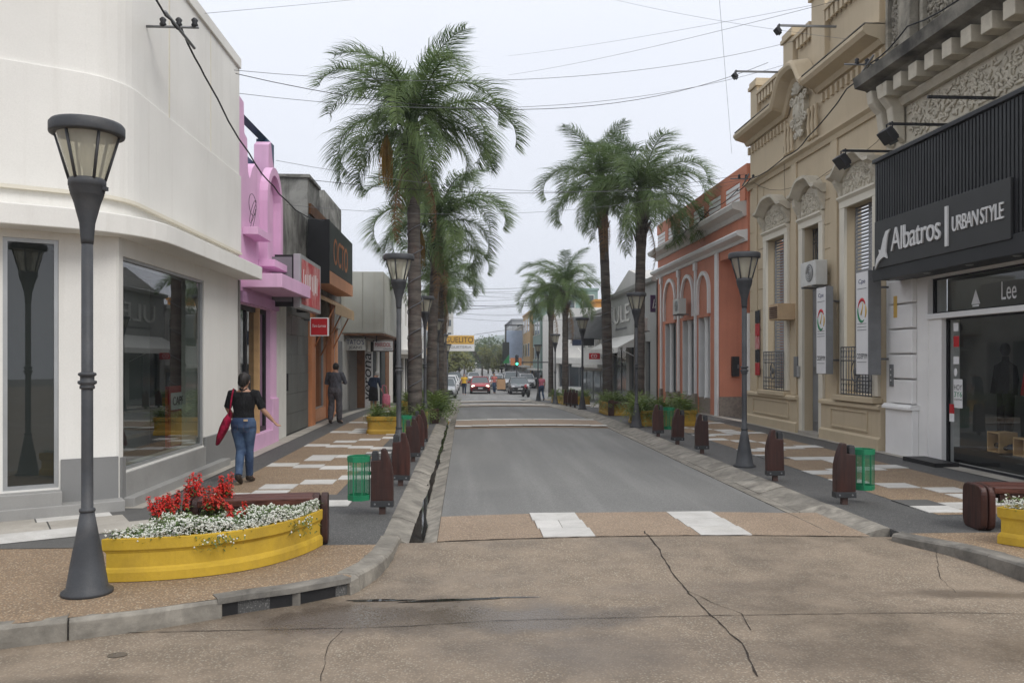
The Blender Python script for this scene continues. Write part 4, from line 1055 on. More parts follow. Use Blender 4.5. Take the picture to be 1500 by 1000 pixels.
q = RB(); q.fb(9.2,13.96,2.47,2.56,-.35,.02); part('transom', q, M['white'], al, bevel=.006)
glazed(al, RB, 9.2, 13.94, 2.56, 3.18, -.12, M['ink'], M['glass_shop'], 2, 1, .03, 'fanlight')
glazed(al, RB, 9.2, 13.56, .0, 2.47, -.13, M['ink'], M['glass_shop'], 2, 1, .03, 'shop_window')
room(al, RB, 9.1, 13.95, .0, 3.2, 2.2, 'interior_m', 'interior_f', d=-.3)
q = RB(); q.fb(9.2,13.5,.04,.29,-.9,-.2); part('display_plinth', q, M['black'], al)
q = RB(); q.fb(13.0,14.0,0,.07,.02,.42); part('door_step', q, M['black'], al)
# cornice with blocks
zc0 = 6.55
q = RB(); q.prof([(0,zc0+.30),(.30,zc0+.30),(.42,zc0+.38),(.62,zc0+.42),(.66,zc0+.62),(.55,zc0+.66),(0,zc0+.78)],A0,A1+.02); part('cornice', q, M['blackstain'], al)
q = RB(); q.prof([(0,zc0-.12),(.10,zc0-.12),(.16,zc0-.02),(.16,zc0+.02),(0,zc0+.02)],A0,A1); part('moulding', q, M['ornament'], al)
q = RB(); q.prof([(0,5.62),(.07,5.62),(.11,5.70),(0,5.74)],A0,A1); part('moulding', q, M['ornament'], al)
a = 9.0
while a < 14.6:
    q = RB(); q.fb(a,a+.26,zc0+.03,zc0+.295,.0,.46); part('cornice_block', q, M['ornament'], al, bevel=.012); a += .50
for a in (14.72,15.10):
    q = RB(); pts = [(.05,zc0+.28),(.50,zc0+.28),(.46,zc0+.05),(.30,zc0-.15),(.26,zc0-.45),(.14,zc0-.70),(.02,zc0-.78)]
    q.prof(pts,a-.10,a+.10); part('console_bracket', q, M['ornament'], al, bevel=.03)
part('frieze_relief', relief(RB, A0, 14.5, 5.80, 6.36, .015, 420, 5, .05), M['ornament'], al)
q = RB(); q.wall(A0,A1,7.2,9.6,[],-.05,.3); part('attic_wall', q, M['ornament_old'], al)
for (a0,a1) in ((14.75,15.3),(11.6,14.1),(9.0,11.2)):
    q = RB(); q.fb(a0,a1,7.55,7.62,-.05,.05); q.fb(a0,a1,8.75,8.82,-.05,.05); q.fb(a0,a0+.08,7.62,8.75,-.05,.05); q.fb(a1-.08,a1,7.62,8.75,-.05,.05); part('panel_frame', q, M['ornament_old'], al)
    part('panel_relief', relief(RB,a0+.12,a1-.12,7.7,8.65,-.035,int(130*(a1-a0)),int(a0*7),.05), M['ornament_old'], al)
for a in (14.3,11.4):
    q = RB(); q.fb(a,a+.35,7.25,9.4,-.05,.14); part('attic_pier', q, M['ornament_old'], al, bevel=.02)
# the sign
sgn = thing('black_shop_sign', 'long black ribbed shop sign with silver bird emblem and silver lettering', 'sign', (7.5,12.3,3.2))
SX = 7.5; SB = lambda: FB((SX,0),(0,1),(-1,0))
q = SB(); q.fb(8.8,14.68,3.22,5.36,-.58,-.03); part('box', q, M['blackmetal'], sgn)
q = SB(); a = 8.8
while a < 14.66: q.fb(a,a+.05,3.5,5.34,-.03,-.014); a += .085
part('ribbing', q, M['blackmetal'], sgn)
q = SB(); q.fb(8.8,14.69,5.36,5.43,-.6,.03); q.fb(8.8,14.69,3.2,3.48,-.03,.015); part('edge_trim', q, M['blackmetal'], sgn, bevel=.008)
y0 = WX(1281,395,SX-.04)[1]; y1 = WX(1480,300,SX-.04)[1]; z0 = 3.42; z1 = 4.27
q = SB(); q.fb(y1,y0,z0,z1,.0,.04); part('plate', q, M['signgray'], sgn, bevel=.006)
fy = lambda u: WX(u,350,SX-.06)[1]
lettering('Albatros', sgn, (SX-.05,fy(1305),3.66), fy(1305)-fy(1377), .40, 'Rr', M['letter'], .03, space=.92)
lettering('URBAN STYLE', sgn, (SX-.05,fy(1394),3.72), fy(1394)-fy(1469), .235, 'Rr', M['letter'], .02, space=.85)
q = SB(); q.fb(fy(1388),fy(1384),3.52,4.14,.04,.065); part('divider_bar', q, M['letter'], sgn)
ya, yb = fy(1282), fy(1304); W_ = ya-yb
bird = [(0,0),(.10,.28),(.30,.42),(.26,.52),(.40,.50),(.55,.78),(.72,.97),(1.0,1.0),(.84,.85),(.76,.62),(.72,.42),(.80,.24),(.60,.30),(.42,.26),(.22,.18)]
q = SB(); q.fpoly([(ya-p*W_, 3.40+.66*h) for p,h in bird], .045, .07); part('bird_emblem', q, M['letter'], sgn)
for u in (1308,1358,1420,1490):
    y = WX(u,412,SX+.2)[1]; q = MB(); q.lathe([(.05,0),(.06,.012)],12,(SX+.2,y,3.205)); part('downlight', q, M['alu'], sgn)
# marks on the glass
dec = thing('window_decals', 'white brand marks stuck on the upper glass of the clothing shop', 'decal', (8.2,11.6,2.7))
gx = XR+.115
lettering('Lee', dec, (gx,WX(1467,430,gx)[1],2.68), WX(1467,430,gx)[1]-WX(1489,430,gx)[1], .28, 'Rr', M['signwhite'], .002)
ya = WX(1423,440,gx)[1]; yb = WX(1436,440,gx)[1]
q = FB((gx,0),(0,1),(-1,0)); q.fpoly([(ya,2.66),(yb,2.66),((ya+yb)/2,2.90)],0,.003); q.fb(yb+.03,ya-.03,2.62,2.65,0,.003); part('triangle_mark', q, M['signwhite'], dec)
st = thing('window_stickers', 'column of small stickers and a paper notice on the clothing shop glass', 'sticker', (8.4,13.2,1.2))
gx2 = XR+.095; KB = lambda: FB((gx2,0),(0,1),(-1,0)); ky = lambda u: WX(u,560,gx2)[1]; kz = lambda v,u=1400: WX(u,v,gx2)[2]
for (u0,u1,v0,v1,mm) in ((1397,1404,473,485,'signwhite'),(1397,1405,492,508,'red'),(1397,1405,522,533,'signwhite'),(1391,1398,592,606,'red'),(1391,1398,606,618,'signwhite')):
    q = KB(); q.fb(ky(u1),ky(u0),kz(v1),kz(v0),0,.003); part('sticker', q, M[mm], st)
q = KB(); q.ell(KB().p((ky(1396)+ky(1404))/2,kz(545),.002),(.002,.045,.07),14,8); part('round_sticker', q, M['signwhite'], st)
q = KB(); q.fb(ky(1410),ky(1397),kz(597),kz(555),0,.003); nt_ = part('paper_notice', q, M['signwhite'], st)
lettering('HOY', st, (gx2-.005,ky(1398),kz(571)), ky(1398)-ky(1409.5), .09, 'Rr', M['ink'], .001); lettering('3Y6', st, (gx2-.005,ky(1398),kz(581)), ky(1398)-ky(1409.5), .09, 'Rr', M['logo_g'], .001); lettering('CUOTAS', st, (gx2-.005,ky(1398),kz(586)), ky(1398)-ky(1409.5), .03, 'Rr', M['ink'], .001)
ps = thing('pilaster_plate', 'small grey intercom plate on the white rusticated pilaster', 'intercom', (7.95,14.9,1.4)); q = RB(); q.fb(14.90,15.02,1.27,1.68,.10,.125); part('plate', q, M['steel'], ps, bevel=.004)
for z in (1.38,1.48,1.58): q = RB(); q.ell(q.p(14.96,z,.127),(.006,.02,.02),8,5); part('button', q, M['signwhite'], ps)
q = RB(); q.fb(14.78,14.90,2.55,2.95,.101,.106); solo('orange_notice', q, M['logo_y'], 'small orange paper notice glued on the white pilaster', 'notice')
# goods in the window
for i, (y, zc, mm) in enumerate(((12.55,.3,'pine'),(11.95,.3,'pine'),(11.65,.3,'pine'),(11.2,.3,'pine'))):
    q = MB(); x0 = XR+.26; s_ = .26 if i else .3
    q.box(x0,y-s_/2,.30,x0+.3,y+s_/2,.32); q.box(x0,y-s_/2,.30+s_,x0+.3,y+s_/2,.32+s_); q.box(x0,y-s_/2,.32,x0+.3,y-s_/2+.02,.30+s_); q.box(x0,y+s_/2-.02,.32,x0+.3,y+s_/2,.30+s_); q.box(x0+.28,y-s_/2+.02,.32,x0+.3,y+s_/2-.02,.30+s_)
    t_ = ['farthest along, alone at the dark end','second along, beside a pair of shoes','third along, touching the next one','nearest to the street corner'][i]
    solo('display_crate', q, M[mm], 'open pine display crate in the clothing shop window, '+t_, 'crate', 'pine crates in the shop window')
for i, (y, mm) in enumerate(((12.2,'cloth_navy'),(11.65,'skin'),(11.2,'whitecloth'),(12.5,'shoe'))):
    q = MB(); z = .34 if i in (0,3) else .60; q.tube([(XR+.36,y-.13,z+.03),(XR+.36,y-.05,z+.05),(XR+.36,y+.05,z+.07),(XR+.36,y+.12,z+.06)], [.03,.045,.05,.04], 8)
    solo('display_shoe', q, M[mm], ['dark blue shoe on the display plinth','tan shoe on a display crate','white shoe on the last display crate','brown shoe inside the first display crate'][i], 'shoe', 'shoes in the shop window')
def mannequin(y, mm, m2, lab):
    t = thing('mannequin', lab, 'mannequin', (XR+.7,y,.30)); x = XR+.7
    q = MB(); q.tube([(x,y,.30),(x,y,.75)], .02, 6); q.lathe([(.16,0),(.15,.02)],14,(x,y,.30)); part('stand', q, M['steel'], t)
    q = MB(); q.tube([(x,y,1.22),(x,y,1.35),(x,y,1.55),(x,y,1.68),(x,y,1.74),(x,y,1.82)], [(.12,.17),(.11,.16),(.12,.2),(.1,.2),(.05,.07),(.045,.05)], 12)
    for s_ in (-1,1): q.tube([(x,y+.19*s_,1.66),(x,y+.25*s_,1.45),(x-.03,y+.27*s_,1.2)], [.055,.05,.045], 8)
    part('shirt', q, M[mm], t)
    q = MB()
    for s_ in (-1,1): q.tube([(x,y+.08*s_,1.24),(x,y+.09*s_,.9),(x,y+.09*s_,.5)], [.09,.075,.06], 8)
    part('trousers', q, M[m2], t)
    q = MB(); q.ell((x,y,1.93),(.08,.075,.11),10,8); part('head', q, M['ink'], t)
mannequin(12.15,'redcloth','cloth_navy','mannequin in a red shirt behind the clothing shop glass'); mannequin(11.25,'whitecloth','denim','mannequin in a white shirt and jeans behind the clothing shop glass'); mannequin(12.9,'cloth_black','cloth_black','mannequin all in black in the dark end of the shop window')
# floodlights on arms above the sign
def flood(y, z, x0, x1, lab, small=False):
    t = thing('floodlight', lab, 'floodlight', (x0,y,z), 'floodlights on wall arms')
    s_ = .6 if small else 1
    q = MB(); q.box(x1,y-.02,z-.02,x0,y+.02,z+.02); part('arm', q, M['iron_d'] if not small else M['steel'], t)
    q = MB(); q.box(x1-.0,y-.10*s_,z-.13*s_,x1+.02,y-.085*s_,z); q.box(x1-.0,y+.085*s_,z-.13*s_,x1+.02,y+.10*s_,z); q.box(x1-.001,y-.10*s_,z-.0,x1+.021,y+.10*s_,z+.015); part('yoke', q, M['iron_d'], t)
    q = MB(); q.obox((x1-.02*s_,y,z-.20*s_),(.13*s_,.30*s_,.24*s_),0,0,R(-38)); q.obox((x1+.06*s_,y,z-.165*s_),(.05*s_,.2*s_,.16*s_),0,0,R(-38)); part('housing', q, M['iron_d'], t, bevel=.012)
    q = MB(); q.obox((x1-.02*s_,y,z-.20*s_)+Vector((.068*s_,0,-.053*s_)).to_tuple() if False else (x1+.034*s_,y,z-.243*s_),(.006,.27*s_,.2*s_),0,0,R(-38)); part('lens', q, M['carglass'], t)
flood(14.75,5.62,8.08,6.95,'black floodlight on the arm over the beige wall beside the sign end')
flood(13.1,5.64,8.08,6.95,'black floodlight on the arm above the bird emblem of the sign')
q = MB(); q.box(6.95,11.95,5.70,8.08,11.99,5.74); solo('bare_arm', q, M['iron_d'], 'bare black steel arm above the black ribbed sign', 'bracket')

# ---- beige building
bg = thing('beige_house', 'beige plastered house with hooded windows, carved panels, curved pediment and toothed parapet', 'building', (8.3,19,0))
B0, B1 = 15.38, 22.92
holes = [(20.3,21.55,1.0,4.95),(18.28,19.18,0,4.90),(15.80,17.0,1.05,5.0)]
q = RB(); q.wall(B0,B1,0,6.6,holes,0,.32); part('wall', q, M['beige'], bg)
q = RB(); q.wall(B0,B1,6.6,8.2,[],.0,.3); part('frieze_wall', q, M['beige'], bg)
# coursing lines and pilaster strips
for a in (17.55,19.75,22.45):
    q = RB(); q.fb(a-.16,a+.16,.9,6.6,0,.045); part('pilaster_strip', q, M['beige'], bg, bevel=.008)
for j in range(9):
    z = 1.5+j*.55
    for (a0,a1) in ((19.95,20.05),(21.85,22.25),(17.75,18.05),(19.42,19.55),(22.62,22.9)):
        if a1-a0 > .2:
            q = RB(); q.fb(a0,a1,z+.01,z+.53,0,.018); part('plaster_course', q, M['beige'], bg)
# plinth panels
for (a0,a1) in ((B0+.01,18.05),(19.38,B1-.01)):
    q = RB(); q.fb(a0,a1,0,.80,0,.10); q.prof([(.0,.80),(.16,.80),(.16,.86),(.11,.90),(0,.90)],a0,a1); q.prof([(.10,0),(.15,0),(.15,.22),(.10,.26)],a0,a1); part('plinth', q, M['beige'], bg)
    q = RB(); q.fb(a0+.5,a1-.5,.32,.36,.10,.125); q.fb(a0+.5,a1-.5,.70,.74,.10,.125); q.fb(a0+.5,a0+.54,.36,.70,.10,.125); q.fb(a1-.54,a1-.5,.36,.70,.10,.125); part('plinth_panel', q, M['beige'], bg)
# surrounds, hoods, carved panels
for i, (a0,a1,z0,z1) in enumerate(holes):
    t_ = .22; q = RB(); q.fb(a0-t_,a0,z0 if z0 > .1 else 0,z1,-.0,.06); q.fb(a1,a1+t_,z0 if z0 > .1 else 0,z1,0,.06); q.fb(a0-t_,a1+t_,z1,z1+.14,0,.07); q.prof([(0,z1+.14),(.07,z1+.14),(.13,z1+.20),(.13,z1+.24),(0,z1+.24)],a0-t_,a1+t_)
    part('surround', q, M['trim_cream'], bg)
    q = RB(); zt = z1+.24; n=10; pts = [(a0-.12,zt)]+[(a0-.12+(a1-a0+.24)*k_/n, zt+.35+.32*math.sin(math.pi*k_/n)) for k_ in range(n+1)]+[(a1+.12,zt)]
    q.fpoly(pts,0,.04); part('carved_panel', q, M['ornament'], bg)
    part('carved_relief', relief(RB,a0-.05,a1+.05,zt+.06,zt+.55,.045,80,i+3,.05), M['ornament'], bg)
    part('hood', hood(RB,a0-.32,a1+.32,6.0-(.0 if i != 2 else .0)-.26,.30,.32,.20), M['ornament'], bg)
    for a in (a0-.2,a1+.2):
        q = RB(); q.prof([(0,z1+.75),(.22,z1+.75),(.20,z1+.55),(.09,z1+.36),(.07,z1+.26),(0,z1+.26)],a-.07,a+.07); part('hood_bracket', q, M['ornament'], bg, bevel=.015)
for (a0,a1,z0,z1) in (holes[0],holes[2]):
    part('shutter', louvres(RB,a0,a1,z0+.02,z1,-.22), M['shutter'], bg)
    part('balcony_grille', grille(RB,a0-.06,a1+.06,z0-.02,z0+.98,.10), M['iron'], bg)
    q = RB(); q.fb(a0-.3,a1+.3,z0-.14,z0-.03,0,.2); part('window_sill', q, M['beige'], bg, bevel=.01)
a0,a1 = holes[1][:2]
q = RB(); q.fb(a0,a1,.08,3.6,-.28,-.2); dr_ = part('door', q, M['steel'], bg)
for s_ in (0,1):
    for (z0,z1) in ((.3,1.4),(1.6,3.4)):
        q = RB(); am = (a0+a1)/2; c0 = a0+.06 if s_ == 0 else am+.04; c1 = am-.04 if s_ == 0 else a1-.06
        q.fb(c0,c1,z0,z1,-.2,-.185); part('door_panel', q, M['shutter'], dr_, bevel=.006)
q = RB(); q.fb(a0,a1,3.6,3.7,-.3,-.1); part('transom', q, M['trim_cream'], bg)
part('fanlight_grille', grille(RB,a0+.03,a1-.03,3.72,4.86,-.2), M['iron'], bg)
q = RB(); q.fb(a0,a1,3.7,4.9,-.3,-.29); part('fanlight_pane', q, M['carglass'], bg)
q = RB(); q.fb(a0-.1,a1+.1,-.02,.08,-.3,.12); part('door_step', q, M['stone_pale'], bg)
# string course, cornice with curved pediment, parapet
q = RB(); q.prof([(0,6.58),(.05,6.58),(.08,6.68),(.16,6.74),(.16,6.80),(.05,6.86),(0,6.86)],B0,B1+.1); part('string_course', q, M['beige'], bg)
ped0, ped1 = 18.35, 20.15
cpf = [(0,7.86),(.08,7.86),(.14,7.96),(.40,8.04),(.46,8.12),(.46,8.18),(.40,8.24),(0,8.30)]
for (a0,a1) in ((B0,ped0),(ped1,B1+.12)):
    q = RB(); q.prof(cpf,a0,a1); part('cornice', q, M['beige'], bg)
    q = RB(); q.fb(a0,a1,8.24,8.262,.0,.43); part('cornice_stain', q, M['blackstain'], bg)
q = RB(); n = 24; vs = []
for i in range(n+1):
    t = i/n; a = ped0+(ped1-ped0)*t; h = .62*sm(math.sin(math.pi*t)**.9)
    for (d,z) in cpf: vs.append(q.p(a,z+h,d+.04))
m_ = len(cpf); fs = [(i*m_+c,i*m_+(c+1)%m_,(i+1)*m_+(c+1)%m_,(i+1)*m_+c) for i in range(n) for c in range(m_)]+[tuple(range(m_)),tuple(n*m_+c for c in range(m_))]
q.add(vs, fs); part('curved_pediment', q, M['beige'], bg)
q = RB(); q.fpoly([(ped0+.1,8.2)]+[(ped0+.1+(ped1-ped0-.2)*k_/12, 8.2+.55*math.sin(math.pi*k_/12)) for k_ in range(13)]+[(ped1-.1,8.2)],-.28,.02); part('tympanum', q, M['beige'], bg)
# dentil row and frieze grooves
a = B0+.05
while a < B1:
    if not ped0-.1 < a < ped1: q = RB(); q.fb(a,a+.10,7.60,7.80,0,.06); part('dentil', q, M['beige'], bg)
    a += .24
# crest: shield with scrolls and a shell on top
cr = RB(); cc = (ped0+ped1)/2
sh = [(cc-.30,8.05),(cc-.34,7.75),(cc-.24,7.4),(cc,7.12),(cc+.24,7.4),(cc+.34,7.75),(cc+.30,8.05),(cc+.12,8.14),(cc,8.08),(cc-.12,8.14)]
cr.fpoly(sh,.0,.13)
for s_ in (-1,1):
    for (a_,z_,r0) in ((.36,8.02,.13),(.36,7.5,.12),(.16,7.15,.09),(.2,8.28,.12)):
        cr.tube([cr.p(cc+s_*(a_+r0*(1-t/13)*math.cos(t*.8)), z_+r0*(1-t/13)*math.sin(t*.8), .12) for t in range(11)], .035, 6)
for k_ in range(7):
    a_ = math.pi*(k_+.5)/7; cr.tube([cr.p(cc,8.16,.13),cr.p(cc+.24*math.cos(a_),8.16+.26*math.sin(a_),.17)],[.02,.05],6)
cr.ell(cr.p(cc,7.72,.14),(.05,.15,.2),10,8)
q = relief(RB,cc-.3,cc+.3,7.3,8.0,.14,22,9,.045); cr.add(q.v,q.f,True)
part('crest', cr, M['ornament'], bg)
for s_ in (-1,1):
    for k_ in range(3):
        a = cc+s_*(.50+k_*.20); q = RB(); q.lathe([(.05,0),(.05,.06),(.03,.10),(.055,.35),(.03,.6),(.05,.68),(.05,.76)],8,q.p(a,6.88+.0,.08)); part('baluster', q, M['beige'], bg)
q = RB(); q.wall(B0,B1,8.25,8.95,[],-.1,.35); part('parapet', q, M['beige'], bg)
def pier(a0,a1,z1):
    q = RB(); q.fb(a0,a1,8.25,z1-.22,-.5,.02); q.fb(a0-.06,a1+.06,z1-.22,z1-.12,-.56,.08); q.fb(a0-.03,a1+.03,z1-.12,z1,-.53,.05); part('parapet_pier', q, M['beige'], bg, bevel=.008)
pier(22.35,22.85,9.6); pier(19.85,20.45,10.0); pier(18.05,18.75,10.35); pier(15.6,16.2,10.0)
def teeth(a0,a1,z):
    a = a0+.04
    while a < a1-.1: q = RB(); q.fb(a,a+.13,z-.26,z-.001,-.06,.02); part('parapet_tooth', q, M['beige'], bg); a += .225
    q = RB(); q.wall(a0,a1,8.95,z,[],-.1,.3); q.fb(a0,a1,z,z+.09,-.4,.06); part('parapet_coping', q, M['beige'], bg)
teeth(20.5,22.32,9.12); teeth(18.8,19.82,9.62); teeth(16.24,18.02,9.62)
# fixtures
def ac(loc, lab, face=-1, sc=1):
    t = thing('air_conditioner', lab, 'air conditioner', loc); x,y,z = loc
    q = MB(); q.box(x-.28*sc,y-.40*sc,z,x,y+.40*sc,z+.55*sc); part('casing', q, M['ac'], t, bevel=.015)
    q = MB(); q.lathe([(.2*sc,0),(.2*sc,.006)],20); 
    q.v = [(x-.283*sc-vz, y-.10*sc+vx, z+.28*sc+vy) for vx,vy,vz in q.v]; part('fan_grille', q, M['steel'], t)
    for r in (.06,.11,.16):
        g_ = MB(); g_.tube([(x-.293*sc,y-.10*sc+r*sc*math.cos(k_*.5236),z+.28*sc+r*sc*math.sin(k_*.5236)) for k_ in range(13)], .006, 4); part('grille_ring', g_, M['ac'], t)
    q = MB(); q.box(x-.3*sc,y-.3*sc,z-.04,x+.12,y-.27*sc,z); q.box(x-.3*sc,y+.27*sc,z-.04,x+.12,y+.3*sc,z); part('bracket', q, M['steel'], t)
    return t
ac((7.95,18.0,3.42),'white air conditioner unit on the beige wall beside the tall door')
wa = thing('window_air_conditioner','tan box air conditioner through the beige wall beside the far shuttered window','air conditioner',(8.0,19.9,2.75))
q = MB(); q.box(7.62,19.62,2.75,8.12,20.2,3.15); part('casing', q, M['canvas'], wa, bevel=.01); q = MB()
for i in range(6): q.box(7.60,19.66,2.8+i*.05,7.62,20.16,2.825+i*.05)
part('louvre', q, M['stub'], wa)
def lightbox(y0,y1,x0,x1,z0,z1,lab):
    t = thing('vertical_lightbox', lab, 'sign', (x1,(y0+y1)/2,z0), 'pair of vertical lightbox signs')
    q = MB(); q.box(x0,y0,z0,x1,y1,z1); part('box', q, M['steel'], t, bevel=.006)
    q = MB(); q.box(x0-.004,y0+.012,z0+.012,x0,y1-.012,z1-.012); part('face', q, M['signwhite'], t)
    w_ = y1-y0; f = lambda: FB((x0-.006,0),(0,1),(-1,0)); H_ = z1-z0
    lettering('CIDEPYM', t, (x0-.007,y1-.04,z0+.155*H_), w_-.08, .10, 'Rr', M['ink'], .001); lettering('Cpe', t, (x0-.007,y1-.11,z0+.87*H_), w_-.22, .11, 'Rr', M['navy'], .001)
    for (t0,t1,mm) in ((.6,2.9,'logo_r'),(2.9,5.3,'logo_g'),(-.7,.5,'logo_y')):
        q = f(); zc = z0+.62*H_; ac_ = (y0+y1)/2; q.tube([q.p(ac_-.15*w_/.45*math.cos(t0+(t1-t0)*k_/8),zc+.21*math.sin(t0+(t1-t0)*k_/8),0) for k_ in range(9)], [.006+.03*math.sin(math.pi*min(1,(k_+.5)/8.5)) for k_ in range(9)], 5, flat=1); 
        q.v = [(max(x0-.012,min(x0-.004,p_[0])),p_[1],p_[2]) for p_ in q.v]; part('logo_stroke', q, M[mm], t)
    q = f(); q.tube([q.p((y0+y1)/2+.04,z0+.58*H_,0),q.p((y0+y1)/2-.02,z0+.64*H_,0),q.p((y0+y1)/2-.05,z0+.70*H_,0)], [.03,.02,.008], 5); q.v = [(max(x0-.012,min(x0-.004,p_[0])),p_[1],p_[2]) for p_ in q.v]; part('logo_stroke', q, M['logo_y'], t)
    for z in (.49,.46,.43,.12,.83): q = f(); q.fb(y0+.06,y1-.06,z0+z*H_,z0+z*H_+.012,0,.002); part('small_print', q, M['shutter'], t)
    for z in (z0+.3,z1-.3): q = MB(); q.box(x1,(y0+y1)/2-.02,z-.02,8.12,(y0+y1)/2+.02,z+.02); part('bracket', q, M['steel'], t)
lightbox(17.12,17.60,7.70,7.86,1.46,3.34,'white vertical lightbox with a red and green emblem, mounted beside the tall door')
lightbox(14.98,15.46,7.55,7.80,1.48,3.45,'white vertical lightbox with a red and green emblem, mounted between shutter and white pilaster')
mb = thing('meter_cabinet','small grey metal cabinet on the beige wall beside the window air conditioner','cabinet',(8.08,19.6,1.4)); q = RB(); q.fb(19.5,19.72,1.35,1.85,.0,.05); part('door', q, M['steel'], mb, bevel=.005); q = RB(); q.fb(19.28,19.40,1.35,1.62,.061,.1); part('intercom', q, M['alu'], mb)
po = thing('poster_strip','tall strip of red and black posters at the far end of the beige wall','poster',(8.08,22.4,1.3))
for i in range(5):
    q = RB(); q.fb(22.05,22.4,1.35+i*.36,1.69+i*.36,.046,.05); part('poster', q, M[('red','ink','redworn','red','ink')[i]], po)
q = RB(); q.fb(22.93,23.04,0,3.1,.0,.08); solo('white_downpipe', q, M['white'], 'white painted downpipe at the join of the beige and terracotta buildings', 'pipe')
flood(17.5,9.05,8.1,6.8,'small floodlight on the long arm from the tallest parapet pier',True); flood(20.2,9.0,8.1,6.75,'small floodlight on the rusty arm beside the far parapet pier',True)

# ---- terracotta building
tb = thing('terracotta_house', 'terracotta painted house with white arched niches, white cornices and granite base', 'building', (8.3,28,0))
T0, T1 = 23.05, 34.05; XT = XR-.03; TB = lambda: FB((XT,0),(0,1),(-1,0)); zg = -.25
q = TB(); q.wall(T0,T1,5.2,7.0,[],0,.3); part('upper_wall', q, M['terracotta'], tb)
bays = [(31.0,32.75),(28.55,30.1),(26.65,28.0)]
q = TB(); q.wall(25.7,T1,zg,5.2,[(a0,a1,zg,3.3) for a0,a1 in bays],0,.45); part('wall', q, M['terracotta'], tb)
q = MB(); q.box(XT+.004,25.66,-.3,XT+1.6,25.69,5.19); part('return_wall', q, M['terracotta'], tb)
q = MB(); q.box(XT-.02,25.60,-.3,XT+1.6,25.655,.60); part('granite_base', q, M['granite'], tb)
q = MB(); q.box(XT+1.55,T0,-.2,XT+1.6,25.7,5.2); q.box(XT,T0,4.9,XT+1.6,25.6,5.19); part('porch_wall', q, M['terracotta'], tb)
q = TB(); q.prof([(0,5.18),(.06,5.18),(.10,5.26),(.30,5.34),(.34,5.42),(.30,5.48),(0,5.52)],T0,T1); part('cornice', q, M['white'], tb)
q = TB(); q.prof([(0,5.92),(.08,5.92),(.14,6.04),(.40,6.12),(.45,6.24),(.40,6.30),(0,6.36)],T0+.1,T1); part('cornice', q, M['canvas_white'], tb)
q = TB(); q.fb(T0,T1,7.0,7.4,-.3,.03); part('parapet_rail', q, M['terracotta'], tb)
a = T0+.05; k_ = 0
while a < T1-.5:
    q = TB(); q.fb(a,a+.45,6.36,7.0,-.05,.06); part('parapet_pier', q, M['terracotta'], tb)
    for j in range(4): q = TB(); q.fb(a+.47,min(a+1.78,T1),6.40+j*.15,6.51+j*.15,-.02,.04); part('parapet_slat', q, M['white'], tb)
    a += 1.8
q = TB(); q.fb(25.72,26.0,zg,5.18,0,.07); part('corner_pilaster', q, M['white'], tb, bevel=.01)
for (a) in (28.28,30.55,33.3):
    q = TB(); q.fb(a-.09,a+.09,.60,4.9,0,.07); q.fb(a-.14,a+.14,4.9,5.16,0,.1); part('pilaster', q, M['white'], tb, bevel=.008)
    q = TB(); q.fb(a-.16,a+.16,zg,.60,0,.10); part('pilaster_base', q, M['granite'], tb)
for i, (a0,a1) in enumerate(bays):
    r = (a1-a0)/2-.08; ac_ = (a0+a1)/2; zs = 4.05; n = 14; th = .13
    arc = [(ac_-r*math.cos(math.pi*k_/n), zs+1.0*r*math.sin(math.pi*k_/n)) for k_ in range(n+1)]
    aro = [(ac_-(r+th)*math.cos(math.pi*k_/n), zs+(r+th)*math.sin(math.pi*k_/n)) for k_ in range(n+1)]
    inn = [(ac_-r,3.32)]+arc+[(ac_+r,3.32)]; oun = [(ac_-r-th,3.32)]+aro+[(ac_+r+th,3.32)]
    q = TB(); m_ = len(inn); vs = [q.p(a,z,.0) for a,z in oun]+[q.p(a,z,.09) for a,z in oun]+[q.p(a,z,.09) for a,z in inn]+[q.p(a,z,.0) for a,z in inn]; fs = []
    for k_ in range(m_-1): fs += [(k_,k_+1,m_+k_+1,m_+k_),(m_+k_,m_+k_+1,2*m_+k_+1,2*m_+k_),(2*m_+k_,2*m_+k_+1,3*m_+k_+1,3*m_+k_)]
    q.add(vs, fs); part('arch_surround', q, M['white'], tb)
    q = TB(); q.fb(a1-.05,a1-.004,.5,3.22,-.44,.004); q.fb(a0+.002,a0+.05,.5,3.22,-.44,.004); part('reveal_panel', q, M['white'], tb)
    q = TB(); q.lathe([(.11,0),(.11,.08),(.09,.12),(.085,2.6),(.12,2.75),(.12,2.85)],12,q.p(a1-.62,.45,-.12)); part('column', q, M['white'], tb)
    q = TB(); q.fb(a0,a1,.50,3.3,-.46,-.40); q.fb(a0,a0+.55,.5,3.3,-.40,-.2); part('recess_wall', q, M['bld_a'], tb)
    q = TB(); q.fb(a0,a1,zg,.5,-.45,-.02); part('recess_base', q, M['granite'], tb)
    glazed(tb, TB, a0+.6, a1-.05, .52, 3.2, -.34, M['ink'], M['carglass'], 1, 2, .05)
    q = TB(); q.fb(a0,a1,3.22,3.32,-.4,.06); part('lintel', q, M['terracotta'], tb)
ac((7.85,29.2,3.42),'white air conditioner unit under the middle arch of the terracotta house'); ac((7.6,34.3,3.0),'white air conditioner unit at the far end of the terracotta house')
eb = thing('electric_box','black electrical cabinet on the face of the terracotta return wall','cabinet',(8.7,25.6,1.3)); c0 = WY(1072,522,25.6); c1 = WY(1082,551,25.6); q = MB(); q.box(c0[0],25.52,c1[2],c1[0],25.7,c0[2]); part('door', q, M['black'], eb, bevel=.01); q = MB(); q.box(c1[0]-.06,25.50,(c0[2]+c1[2])/2-.06,c1[0]-.03,25.52,(c0[2]+c1[2])/2+.06); part('handle', q, M['steel'], eb)
